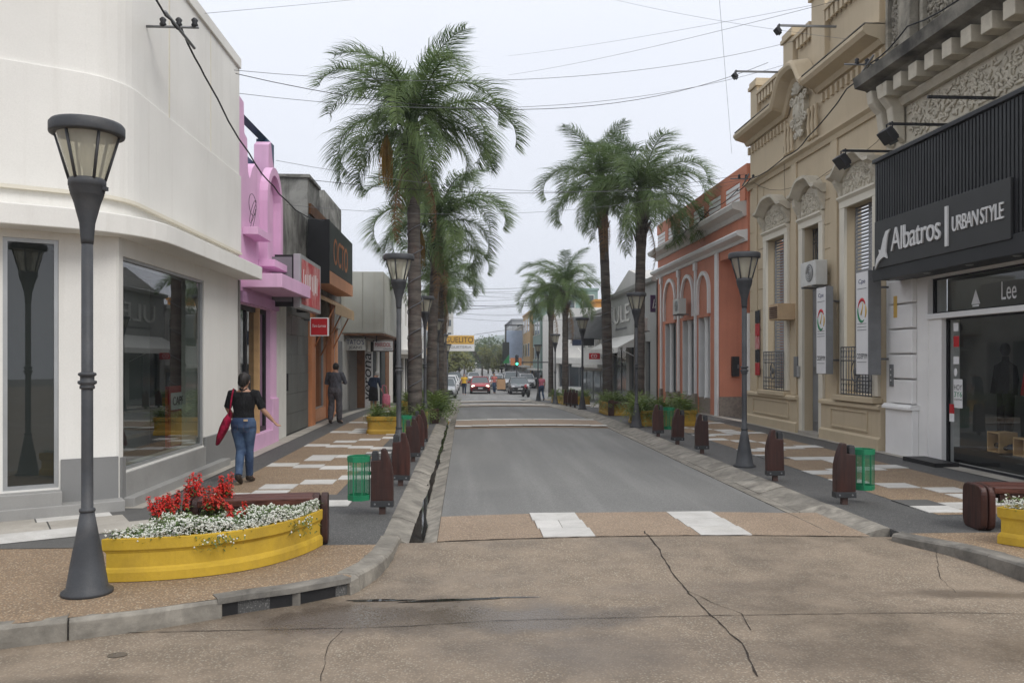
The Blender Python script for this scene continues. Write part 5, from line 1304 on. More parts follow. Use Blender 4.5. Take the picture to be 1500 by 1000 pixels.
# lightbox posts / purple sign
pu = thing('purple_hanging_sign','purple hanging sign with white script past the terracotta house','sign',(7.6,34.6,3.6)); c0 = WY(953,432,34.6); c1 = WY(967,457,34.6); q = MB(); q.box(c0[0],34.6,c1[2],c1[0]+.12,34.7,c0[2]); part('board', q, M['purple'], pu); lettering('la', pu, (c0[0]+.08,34.59,c1[2]+.15), .25, .4, 'C', M['signwhite'], .003, .2)

# ---- grey shop with raised letters and white awning
gy = thing('grey_shop', 'grey rendered shop with raised letters on its fascia and a white sloping awning', 'building', (8.2,40,-.3)); gzb = -.75
q = RB(); q.wall(34.4,45.6,gzb,5.2,[(35.6,36.5,gzb+.5,2.6),(37.2,40.2,gzb+.5,2.7),(41,45,gzb+.5,2.7)],0,.3); q.quad((XR,34.4,gzb),(XR+3,34.4,gzb),(XR+3,34.4,5.2),(XR,34.4,5.2)); part('wall', q, M['tarp'], gy)
q = RB(); q.prof([(0,5.1),(.2,5.15),(.25,5.3),(0,5.4)],34.4,45.6); part('cornice', q, M['tarp'], gy)
q = MB(); q.add([(XR+.1,36,5.3),(XR+.1,45.6,5.3),(XR+4,45.6,5.3),(XR+4,36,5.3),(XR+.1,40.8,6.3),(XR+4,40.8,6.3)],[(0,4,5,3),(1,2,5,4),(0,1,4),(3,5,2)]); part('gable', q, M['bld_a'], gy)
for (a0,a1) in ((35.6,36.5),(37.2,40.2),(41,45)): glazed(gy, RB, a0,a1,gzb+.5,2.65,-.15, M['steel'], M['carglass'], 2 if a1-a0 > 1 else 1, 1, .07)
lettering('ULE', gy, (XR-.04,44.2,3.7), 4.2, .9, 'Rr', M['plaster_white2'], .05); lettering('femme', gy, (XR-.03,43.8,3.35), 3.0, .16, 'Rr', M['steel'], .02)
wa = thing('white_awning','white canvas awning on thin stays over the grey shop','awning',(7.4,39.5,2.4))
q = RB(); q.add([q.p(36.6,3.0,.02),q.p(45.2,3.0,.02),q.p(45.2,2.35,1.25),q.p(36.6,2.35,1.25),q.p(36.6,2.1,1.27),q.p(45.2,2.1,1.27)],[(0,1,2,3),(3,2,5,4)]); q.add([q.p(36.6,3.0,.02),q.p(36.6,2.35,1.25),q.p(36.6,2.35,.02)],[(0,1,2)]); part('canvas', q, M['canvas_white'], wa)
for a in (36.7,41,45.1): q = RB(); q.tube([q.p(a,1.7,.0),q.p(a,2.33,1.22)], .02, 5); part('stay', q, M['white'], wa)
rsn = thing('red_projecting_sign','small red projecting sign with white mark below the white awning','sign',(7.0,41.5,2.0)); c0 = WY(863,517,41.5); c1 = WY(879,526,41.5); q = MB(); q.box(c0[0],41.5,c1[2],c1[0],41.6,c0[2]); part('board', q, M['red'], rsn); lettering('CO', rsn, (c0[0]+.1,41.49,c1[2]+.07), .3, .18, 'C', M['signwhite'], .003)
# ================================================================= street furniture
# ---- lamps
def make_lamp(loc, label):
    t = thing('street_lamp', label, 'street lamp', loc, 'iron street lamps with tapered lanterns')
    q = MB(); q.lathe([(.205,0),(.205,.025),(.165,.05),(.125,.28),(.085,.48),(.056,.64)],28); part('base', q, M['lamp'], t, local=True)
    q = MB(); q.lathe([(.062,.64),(.066,.65),(.062,.665),(.048,.67),(.047,1.0),(.046,2.78)],20); part('post', q, M['lamp'], t, local=True)
    q = MB(); q.lathe([(.046,1.60),(.060,1.605),(.060,1.625),(.052,1.63),(.075,1.645),(.075,1.665),(.056,1.67),(.056,1.70),(.072,1.71),(.072,1.725),(.048,1.735)],20); part('collar', q, M['lamp'], t, local=True)
    q = MB(); q.lathe([(.048,2.74),(.052,2.78),(.062,2.90),(.105,3.06),(.128,3.12),(.132,3.125),(.132,3.14),(.137,3.145),(.137,3.16),(.142,3.165),(.142,3.185),(.148,3.19),(.148,3.235),(.135,3.25),(.10,3.25)],28); part('lantern_neck', q, M['lamp'], t, local=True)
    q = MB(); q.lathe([(.265,3.585),(.292,3.59),(.296,3.60),(.296,3.665),(.28,3.685),(.10,3.70),(0.01,3.705)],32); q.lathe([(.25,3.586),(.02,3.62)],24,caps=False); part('cap', q, M['lamp'], t, local=True)
    for i in range(6):
        a0, a1 = math.pi*2*i/6+.26, math.pi*2*(i+1)/6+.26
        q = MB(); nn = 4
        vs = [( (.135 if z < 3.4 else .243)*math.cos(a0+(a1-a0)*k_/nn), (.135 if z < 3.4 else .243)*math.sin(a0+(a1-a0)*k_/nn), z) for z in (3.25,3.588) for k_ in range(nn+1)]
        q.add(vs,[(k_,k_+1,nn+2+k_,nn+1+k_) for k_ in range(nn)],True); part('pane', q, M['lampglass'], t, local=True)
        q = MB(); q.tube([(.140*math.cos(a0),.140*math.sin(a0),3.24),(.249*math.cos(a0),.249*math.sin(a0),3.595)], .013, 5); part('glazing_bar', q, M['lamp'], t, local=True)
    q = MB(); q.lathe([(.03,3.25),(.035,3.33),(.07,3.40),(.075,3.46),(.05,3.52),(.015,3.55)],14); part('bulb', q, M['bulb'], t, local=True)
    q = MB(); q.box(.12,-.03,3.16,.165,.03,3.19); part('clasp', q, M['lamp'], t, local=True)
    t.scale = (.88,.88,.957)
    return t
lamp0 = make_lamp((-2.84,6.33,.004), 'dark iron street lamp standing on the corner beside the flower-filled yellow planter')
lampsR = [(4.60,13.3),(4.48,21.3),(4.50,31.4),(4.52,41.2),(4.52,51.0)]
lampsL = [(-1.12,13.85),(-1.12,22.8),(-1.10,32.4),(-1.12,41.5),(-1.12,50.5)]
LRl = ['dark iron street lamp by the kerb opposite the hooded windows of the beige house','dark iron street lamp by the terracotta house beside the fern-filled planter','dark iron street lamp beside the second palm planter on the terracotta side','dark iron street lamp in front of the grey shop awning','dark iron street lamp on the terracotta side by the far crossing']
LLl = ['dark iron street lamp behind the bollards opposite the pink shop','dark iron street lamp beside the tallest palm','dark iron street lamp opposite the zinc clad box','dark iron street lamp just past the zinc clad box','dark iron street lamp near the white numbered building']
for (x,y),l in zip(lampsR,LRl): copy_tree(lamp0,(x,y,gz(y)),0.5,l)
for (x,y),l in zip(lampsL,LLl): copy_tree(lamp0,(x,y,gz(y)),1.1,l)

# ---- bollards
def make_bollard(loc, label, mir=1):
    t = thing('bollard', label, 'bollard', loc, 'dark wooden plank bollards along the kerbs')
    def arc(): return [(.125-.0*k_, .46) for k_ in range(1)]
    side = [(.125,.15),(.125,.40),(.118,.50),(.10,.58),(.075,.66),(.045,.73),(.035,.745),(-.005,.745),(-.012,.73),(-.012,.62),(-.125,.61),(-.125,.15)]
    q = MB(); P2 = [(mir*x,z) for x,z in side]
    q.prism(P2, lambda x,z: (x,-.055,z), lambda x,z: (x,.055,z)); part('board', q, M['wood'], t, bevel=.01, local=True)
    q = MB(); q.box(min(mir*-.118,mir*-.045),-.045,.60,max(mir*-.118,mir*-.045),.045,.705); q.box(min(mir*-.112,mir*-.052),-.04,.7,max(mir*-.112,mir*-.052),.04,.72); part('side_block', q, M['bandmetal'], t, bevel=.008, local=True)
    q = MB(); q.box(-.129,-.059,.085,.129,.059,.155); part('base_band', q, M['bandmetal'], t, bevel=.004, local=True)
    q = MB(); q.box(-.035,-.03,0,.035,.03,.09); part('stub', q, M['stub'], t, local=True)
    for s_ in (-1,1): q = MB(); q.lathe([(.012,0),(.012,.006)],8); q.v = [(vx+s_*.08,-.059-vz,.12+vy) for vx,vy,vz in q.v]; part('bolt', q, M['steel'], t, local=True)
    return t
bl0 = make_bollard((-.95,9.44,0), 'wooden bollard carrying the mesh bin, left kerb opposite the corner shop window', 1)
br0 = make_bollard((4.61,9.75,0), 'wooden bollard carrying the mesh bin, right kerb before the rusticated pilaster', -1)
BLp = [(-.91,11.55),(-.91,14.3),(-.90,15.4),(-.90,16.9)]; BRp = [(4.50,11.7),(4.45,15.21),(4.42,16.9),(4.42,18.6),(4.5,33.6),(4.5,35.0),(4.5,36.4)]
BLl = ['wooden bollard next past the mesh bin, in front of the street lamp','wooden bollard just past the lamp opposite the pink shop','wooden bollard before the second green bin','wooden bollard nearest the palm planter on the pink shop side']
BRl = ['wooden bollard between the green bin and the kerbside lamp opposite the beige house','wooden bollard opposite the tall door of the beige house','wooden bollard next before the second bin beside the terracotta house','wooden bollard with a bin behind it beside the fern planter','wooden bollard first past the two planters, grey shop side','wooden bollard between two others outside the grey shop','wooden bollard last of three outside the grey shop']
for p,l in zip(BLp,BLl): copy_tree(bl0,(p[0],p[1],gz(p[1])),random.uniform(-.06,.06),l).rotation_euler = (random.uniform(-.03,.03),random.uniform(-.035,.035),random.uniform(-.1,.1))
for p,l in zip(BRp,BRl): copy_tree(br0,(p[0],p[1],gz(p[1])),random.uniform(-.06,.06),l).rotation_euler = (random.uniform(-.03,.03),random.uniform(-.035,.035),random.uniform(-.1,.1))
# ---- mesh bins
def make_bin(loc, label):
    t = thing('litter_bin', label, 'litter bin', loc, 'green mesh litter bins'); n = 8; r = .125
    rot = math.pi/8
    q = MB(); q.lathe([(r+.010,.60),(r+.012,.665),(r-.002,.665),(r-.004,.60)],n,caps=False,smooth=False,rot=rot); part('rim', q, M['bin'], t, local=True)
    q = MB(); q.lathe([(.002,.165),(r+.006,.165),(r+.008,.225),(r-.004,.225)],n,caps=False,smooth=False,rot=rot); part('bottom', q, M['bin'], t, local=True)
    q = MB()
    for i in range(n):
        a0, a1 = 2*math.pi*i/n+rot, 2*math.pi*(i+1)/n+rot
        A = Vector((r*math.cos(a0),r*math.sin(a0),0)); B_ = Vector((r*math.cos(a1),r*math.sin(a1),0))
        for k_ in range(9):
            p = A+(B_-A)*k_/9; d = (B_-A).normalized(); w_ = .008 if k_ == 0 else .0012
            q.quad(p-d*w_+Vector((0,0,.21)),p+d*w_+Vector((0,0,.21)),p+d*w_+Vector((0,0,.61)),p-d*w_+Vector((0,0,.61)))
        for k_ in range(26):
            z = .225+k_*.0146; h = .0014
            q.quad(A+Vector((0,0,z-h)),B_+Vector((0,0,z-h)),B_+Vector((0,0,z+h)),A+Vector((0,0,z+h)))
    part('mesh_side', q, M['bin'], t, local=True)
    q = MB(); q.box(-.02,-.02,.45,.02,.02,.48); q.v = [(x+r+.0,y,z) for x,y,z in q.v]; part('bracket', q, M['bin'], t, local=True)
    return t
bin0 = make_bin((-1.215,9.44,0),'green mesh litter bin on the first wooden bollard opposite the corner shop window')
copy_tree(bin0,(4.90,9.85,0),math.pi,'green mesh litter bin on the bollard in front of the rusticated pilaster')
copy_tree(bin0,(-1.18,16.3,0),0,'green mesh litter bin beside the palm planter across from the grey tiled shop')
copy_tree(bin0,(4.70,18.75,0),math.pi,'green mesh litter bin beside the fern planter in front of the terracotta house')

# ---- planters
def planter(loc, label, outl, h, m, name='planter'):
    """outl: plan outline (world, counter-clockwise); moulded rim and foot"""
    t = thing(name, label, 'planter', loc, 'yellow concrete planters')
    n = len(outl); cx = sum(p[0] for p in outl)/n; cy = sum(p[1] for p in outl)/n; z0 = loc[2]
    def off(p, o):
        d = math.hypot(p[0]-cx,p[1]-cy); return (cx+(p[0]-cx)*(d+o)/d, cy+(p[1]-cy)*(d+o)/d)
    prof = [(-.005,0),(.02,.004),(.02,.075),(.005,.10),(-.012,.115),(-.012,h-.12),(.0,h-.105),(.018,h-.09),(.022,h-.005),(.016,h),(-.055,h),(-.06,h-.05),(-.07,h-.055)]
    q = MB(); vs = [(*off(p,o),z0+z) for o,z in prof for p in outl]
    fs = [(k_*n+i,k_*n+(i+1)%n,(k_+1)*n+(i+1)%n,(k_+1)*n+i) for k_ in range(len(prof)-1) for i in range(n)]
    q.add(vs, fs); part('box', q, M[m], t, bevel=.006)
    q = MB(); q.add([(*off(p,-.05),z0+h-.05) for p in outl],[tuple(range(n))]); part('soil', q, M['soil'], t)
    return t
def curve(p0, c, p1, n=14): return [((1-t)**2*p0[0]+2*t*(1-t)*c[0]+t*t*p1[0], (1-t)**2*p0[1]+2*t*(1-t)*c[1]+t*t*p1[1]) for t in [i/n for i in range(n+1)]]
PA, PB_ = (-2.84,6.62), (-1.36,7.82)
front = curve(PA,(-1.62,6.62),PB_)
outl1 = front+[(-1.48,7.88),(-2.0,7.55),(-2.55,7.15)]
planter((-2.1,7.1,.004),'bright yellow crescent planter full of white and red flowers on the street corner',outl1,.345,'planter')
PC = G(1459,796)
outl2 = curve((PC[0]+2.2,6.55),(PC[0]+.5,6.75),(PC[0]+.02,PC[1]-.02))+[(PC[0]+.25,PC[1]+.12),(PC[0]+1.3,PC[1]-.1),(PC[0]+2.4,7.2)]
planter((PC[0]+1,PC[1]-.5,.004),'bright yellow crescent planter beside the bench at the clothing shop corner',outl2[::1],.35,'planter')
def rect(x0,x1,y0,y1,r=.12):
    o = []
    for (cx,cy,a) in ((x1-r,y0+r,-90),(x1-r,y1-r,0),(x0+r,y1-r,90),(x0+r,y0+r,180)):
        o += [(cx+r*math.cos(R(a+k_*30)),cy+r*math.sin(R(a+k_*30))) for k_ in range(4)]
    return o
PLs = [((-2.35,-.98),(19.6,21.4),'dull yellow planter round the foot of the tallest palm'),((-2.2,-.98),(28.2,29.8),'dull yellow planter round the second palm on the pink shop side'),((-2.2,-.98),(35.5,37),'dull yellow planter round the third palm on the pink shop side'),
       ((4.62,6.2),(21.6,23.1),'dull yellow planter with overflowing ferns in front of the terracotta house'),((4.62,6.0),(26.3,28.3),'dull yellow planter with plank seat past the fern-filled one'),((4.62,5.9),(38.5,40),'small dull yellow planter by the grey shop awning'),((4.62,5.9),(42.8,44),'small dull yellow planter past the grey shop awning')]
planters = []
for (xx,yy,l) in PLs:
    zb_ = gz((yy[0]+yy[1])/2); planters.append(((xx[0]+xx[1])/2,(yy[0]+yy[1])/2,zb_,xx,yy))
    planter(((xx[0]+xx[1])/2,(yy[0]+yy[1])/2,zb_),l,rect(*xx,*yy),.42,'planter_old')
# ---- benches
def bench(loc, L, label, rz=0, dep=.36):
    t = thing('bench', label, 'bench', loc, 'dark wooden benches', rz)
    for k_ in range(3):
        w_ = dep/3; q = MB(); q.box(.06,-dep/2+k_*w_+.006,.385,L-.06,-dep/2+(k_+1)*w_-.006,.455); part('seat_plank', q, M['benchwood'], t, bevel=.01, local=True)
    q = MB(); q.box(.12,-dep/2+.02,.29,L-.12,-dep/2+.06,.385); q.box(.12,dep/2-.06,.29,L-.12,dep/2-.02,.385); part('rail', q, M['wood'], t, local=True)
    prof = [(.172*(1 if math.cos(a) > 0 else -1)*abs(math.cos(a))**.42, .25+.235*(1 if math.sin(a) > 0 else -1)*abs(math.sin(a))**.42) for a in [2*math.pi*(k_+.5)/32 for k_ in range(32)]]
    for x0 in (0,L):
        for k_ in range(2):
            q = MB(); a = x0-.075+k_*.08; sc_ = dep/.36*1.04
            q.prism([(p*sc_,z) for p,z in prof], lambda p,z: (a,p,z-.02), lambda p,z: (a+.07,p,z-.02)); part('end_board', q, M['wood'], t, bevel=.015, local=True)
    return t
bench((-2.55,7.86,.004),1.16,'dark red wooden bench behind the flower-filled planter on the corner',R(7))
bench((5.36,8.28,.004),1.6,'dark red wooden bench behind the yellow planter at the clothing shop corner',R(-6),.40)
q = MB(); q.box(4.64,26.18,.36+gz(26),5.6,26.29,.46+gz(26)); q.box(4.60,26.16,gz(26),4.78,26.31,.5+gz(26)); solo('plank_seat', q, M['wood'], 'dark plank seat fixed to the front of the second fern planter', 'bench', bevel=.01)

# ---- flowers
def inside(p, poly):
    c = False; n = len(poly)
    for i in range(n):
        a, b_ = poly[i], poly[i-1]
        if (a[1] > p[1]) != (b_[1] > p[1]) and p[0] < (b_[0]-a[0])*(p[1]-a[1])/(b_[1]-a[1])+a[0]: c = not c
    return c
def leaf(q, p, d, L, w_, droop=.3, n=2):
    d = Vector(d).normalized(); s_ = d.cross(Vector((0,0,1))); s_ = s_.normalized() if s_.length > .01 else Vector((1,0,0))
    p = Vector(p); vs = [p-s_*w_*.3,p+s_*w_*.3]; 
    mid = p+d*L*.5; tip = p+d*L-Vector((0,0,droop*L))
    q.add([vs[0],vs[1],mid+s_*w_*.5,mid-s_*w_*.5,tip],[(0,1,2,3),(3,2,4)])
rnd = random.Random(11)
def flowerbed(outl, z, n, label, hgt, x_lim=None, nleaf=2600):
    xs = [p[0] for p in outl]; ys = [p[1] for p in outl]; gl, fl = MB(), MB()
    cx, cy = sum(xs)/len(xs), sum(ys)/len(ys)
    def rp():
        while True:
            p = (rnd.uniform(min(xs),max(xs)),rnd.uniform(min(ys),max(ys)))
            if inside(p,outl): return p
    def top(x,y): return hgt*(.75+.35*math.sin(x*7+1)*math.sin(y*6+2)+.12*math.sin(x*17)*math.sin(y*19))
    def edge(p):
        k_ = rnd.uniform(.93,1.03); return (cx+(p[0]-cx)*k_, cy+(p[1]-cy)*k_)
    for i in range(nleaf):
        x,y = edge(rp()); h = top(x,y)*rnd.uniform(.1,1.06); a = rnd.uniform(0,6.28)
        leaf(gl,(x,y,z+h),(math.cos(a),math.sin(a),rnd.uniform(.0,1.1)),rnd.uniform(.03,.06),rnd.uniform(.010,.02))
    for i in range(n):
        if i % 5 < 2:
            e0 = rnd.choice(range(len(outl)-4)); t0 = rnd.random(); x,y = outl[e0][0]+(outl[e0+1][0]-outl[e0][0])*t0, outl[e0][1]+(outl[e0+1][1]-outl[e0][1])*t0; k0 = rnd.uniform(.90,1.0); x,y = cx+(x-cx)*k0, cy+(y-cy)*k0; h = top(x,y)*rnd.uniform(.3,1.0)
        else: x,y = edge(rp()); h = top(x,y)+rnd.uniform(-.05,.025)
        s_ = rnd.uniform(.007,.0125)
        for k_ in range(3): fl.octa((x+rnd.uniform(-s_,s_),y+rnd.uniform(-s_,s_),z+h+rnd.uniform(-s_,s_)*.6),s_*rnd.uniform(.5,.85))
    for k_ in range(4):      # sprays hanging over the rim
        i = rnd.choice(range(2,len(front)-1)); bx,by = outl[i]
        for j in range(60):
            x,y = bx+rnd.gauss(0,.07)+.02, by+rnd.gauss(0,.04)-.03; zz = z-abs(rnd.gauss(0,.06))+.04
            a = rnd.uniform(0,6.28); leaf(gl,(x,y,zz),(math.cos(a),math.sin(a),-.3),.035,.012)
            if j % 4 == 0: fl.octa((x,y,zz+.01),.009)
    o = solo('white_flower_bed', fl, M['petal'], label, 'flowers', kind='stuff', loc=(cx,cy,z)); part('foliage', gl, M['herb'], o)['kind'] = 'stuff'
flowerbed(outl1,.30,2700,'carpet of tiny white flowers filling the corner planter',.145,nleaf=7000)
flowerbed(outl2,.31,1500,'carpet of tiny white flowers filling the planter at the clothing shop corner',.17,nleaf=2200)
def salvia(x, y, z, h, n, label):
    t = thing('red_salvia', label, 'flowering plant', (x,y,z), 'red flowering plants in the corner planter'); q = MB(); r = MB()
    for i in range(n):
        a = rnd.uniform(0,6.28); l = rnd.uniform(.02,.11); bx,by = x+l*math.cos(a), y+l*math.sin(a)
        hh = h*rnd.uniform(.65,1.05); tx_,ty_ = bx+rnd.uniform(-.04,.04), by+rnd.uniform(-.04,.04)
        q.tube([(bx,by,z),((bx+tx_)/2,(by+ty_)/2,z+hh*.6),(tx_,ty_,z+hh)], .003, 4)
        for j in range(14):
            zz = z+hh*rnd.uniform(.05,.6); aa = rnd.uniform(0,6.28); leaf(q,(bx,by,zz),(math.cos(aa),math.sin(aa),.25),rnd.uniform(.04,.075),.032)
        for j in range(44):
            f = rnd.uniform(.45,1.04); aa = rnd.uniform(0,6.28); px_,py_ = bx+(tx_-bx)*f, by+(ty_-by)*f
            leaf(r,(px_,py_,z+hh*f),(math.cos(aa),math.sin(aa),rnd.uniform(-.3,.6)),rnd.uniform(.022,.042)*(1.3-.4*f),.021,.5)
    part('stems_and_leaves', q, M['herb'], t)['kind'] = 'stuff'; part('blooms', r, M['redpetal'], t)['kind'] = 'stuff'
for i,(u,v,h,n) in enumerate(((238,750,.16,10),(283,735,.30,9),(330,735,.30,12),(312,745,.22,9),(262,745,.18,8),(350,755,.14,6))):
    p = G(u,v,.40); salvia(p[0],p[1],.30,h+.07,int(n*1.15),['low red flowering plant at the left tip of the flower bed','tall red flowering plant with a rounded head','widest red flowering plant of the corner planter','red flowering plant between the two tall ones','short red flowering plant beside the left one','small red flowering plant nearest the bench end'][i])
# ---- ferns
def fern_mesh(n, L, seed, m):
    rr = random.Random(seed); q = MB()
    for i in range(n):
        a = rr.uniform(0,6.28); el = rr.uniform(.25,1.35); l = L*rr.uniform(.6,1.1)
        d = Vector((math.cos(a)*math.cos(el),math.sin(a)*math.cos(el),math.sin(el))); s_ = Vector((-math.sin(a),math.cos(a),0)); p = Vector((rr.uniform(-.08,.08),rr.uniform(-.08,.08),0)); pts = [p.copy()]
        for k_ in range(6): p = p+d*l/6; d = (d+Vector((0,0,-.30-.1*k_*.5))*.75).normalized(); pts.append(p.copy())
        for k_ in range(1,7):
            wl = L*.13*math.sin(math.pi*(k_+.3)/7.3)
            for sg_ in (-1,1):
                b0 = pts[k_]; tp = b0+s_*sg_*wl+Vector((0,0,-.25*wl))+(pts[k_]-pts[k_-1])*.5
                q.add([b0-(pts[k_]-pts[k_-1])*.32,b0+(pts[k_]-pts[k_-1])*.12,tp],[(0,1,2)])
        q.add([pts[0],pts[2],pts[4],pts[6],pts[4]+s_*.006,pts[2]+s_*.006],[(0,1,5),(1,2,4,5),(2,3,4)])
    return q.mesh('fern_clump', m)
ferns = [fern_mesh(75,.62,s_,M['fern']) for s_ in (1,2,3)]
def fern(x,y,z,sc,label):
    o = bpy.data.objects.new('fern', rnd.choice(ferns)); _link(o,None,(x,y,z),(x,y,z)); o.rotation_euler = (0,0,rnd.uniform(0,6)); o.scale = (sc,sc,sc*rnd.uniform(.85,1.1)); o['label'] = label; o['category'] = 'fern'; o['group'] = 'ferns in the dull yellow planters'
pn = ['tallest palm planter','second palm planter, pink shop side','third palm planter, pink shop side','overflowing planter before the terracotta house','planter with the plank seat','small planter by the grey shop awning','small planter past the grey shop awning']
for i,(cx,cy,zb_,xx,yy) in enumerate(planters):
    nx2 = 3 if i in (0,3,4) else 2
    for a in range(nx2):
        for b_ in range(3):
            if a == 1 and b_ == 1 and nx2 == 3: continue
            x = xx[0]+.22+(xx[1]-xx[0]-.44)*a/(nx2-1); y = yy[0]+.22+(yy[1]-yy[0]-.44)*b_/2
            fern(x+rnd.uniform(-.08,.08),y+rnd.uniform(-.08,.08),zb_+.36,(.75 if i in (0,) else 1.0)*rnd.uniform(.8,1.1),'fern, %s, %s, in the '%(('kerb side' if (x<1.75)==(a==nx2-1) and a in (0,nx2-1) else 'wall side' if a in (0,nx2-1) else 'middle'),('junction end','centre','far end')[b_])+pn[i])
for k_ in range(4): fern(-.80+rnd.uniform(-.05,.05),23.2+k_*.75,gz(24)+.25+.1*(k_%2),1.25,'big arching fern in the dark trough, %s counted from the tallest palm'%('first','second','third','fourth')[k_])
q = MB(); q.box(-1.35,22.9,0,-.75,26.3,.40); solo('fern_trough', q, M['wood'], 'dark wooden trough of big ferns along the left kerb', 'planter', bevel=.01)
fern(4.62,21.7,.30,1.1,'fern spilling over the kerb corner of the '+pn[3])

# ================================================================= palms
def frond_mesh(L, droop, seed, m, nl=80, leafL=.86, dead=False):
    rr = random.Random(seed); q = MB(); N = 22; p = Vector((0,0,0)); d = Vector((1,0,0)); pts = [p.copy()]; dirs = [d.copy()]
    ang = 0.0
    for i in range(N):
        t = i/N; ang -= droop*(.25+1.3*t)/N*1.25
        d = Vector((math.cos(ang),0,math.sin(ang))); p = p+d*L/N; pts.append(p.copy()); dirs.append(d.copy())
    q.cm = 0; q.tube(pts,[.024*(1-.9*i/N)+.003 for i in range(N+1)],5)
    def at(t): f = t*N; i = min(N-1,int(f)); return pts[i].lerp(pts[i+1],f-i), dirs[i]
    for k_ in range(nl):
        t = .10+.90*(k_+rr.uniform(-.3,.3))/nl; t = min(.995,max(.08,t)); b0,dd = at(t); up = Vector((-dd.z,0,dd.x))
        l0 = leafL*(.55+.6*math.sin(math.pi*min(1,t*.9+.12)))*(1.0 if t < .85 else .75)
        for sg_ in (-1,1):
            for rep in range(2):
                l = l0*rr.uniform(.75,1.15); tilt = rr.uniform(-.15,.8); fw = rr.uniform(.3,.8)
                v = (Vector((0,sg_,0))*math.cos(tilt)+up*math.sin(tilt)+dd*fw).normalized()
                side = v.cross(up); side = (dd-v*dd.dot(v)).normalized(); w_ = .0180*rr.uniform(.8,1.2)
                a0 = b0+Vector((0,0,rr.uniform(-.01,.01))); g_ = rr.uniform(.9,2.2)
                m1 = a0+v*l*.30+Vector((0,0,-.03*l*g_)); v2 = (v+Vector((0,0,-.85*g_))).normalized(); m2 = m1+v2*l*.34; v3 = (v2+Vector((0,0,-1.0*g_))).normalized(); m3 = m2+v3*l*.34
                q.add([a0-side*w_*.4,a0+side*w_*.4,m1+side*w_*.5,m1-side*w_*.5,m2+side*w_*.36,m2-side*w_*.36,m3],[(0,1,2,3),(3,2,4,5),(5,4,6)])
    return q.mesh('palm_frond', m)
FR = {k_: [frond_mesh(3.2,dr_,s_+10*k_,M['frond']) for s_,dr_ in enumerate((1.9,2.3,2.7))] for k_ in (0,)}
FR_up = [frond_mesh(2.9,1.2,77,M['frond_young']), frond_mesh(3.0,1.6,78,M['frond'])]
FR_dead = frond_mesh(2.6,.7,91,M['frond_dead'],34,.35)
rp_ = random.Random(5)
def fruit_mesh(seed):
    rr = random.Random(seed); q = MB()
    for i in range(46):
        a = rr.uniform(0,6.28); r = rr.uniform(.02,.16); l = rr.uniform(.7,1.25); x,y = r*math.cos(a), r*math.sin(a)
        pts = [(0,0,.0),(x*.6,y*.6,-.25),(x,y,-.5*l),(x*1.05,y*1.05,-l)]; q.tube(pts,[.012,.009,.007,.004],4)
        for j in range(9): f = rr.uniform(.4,1); q.octa((x*(1+rr.uniform(-.1,.1)),y*(1+rr.uniform(-.1,.1)),-l*f),rr.uniform(.012,.02))
    return q.mesh('fruit_cluster', M['fruit'])
fruitm = fruit_mesh(3)
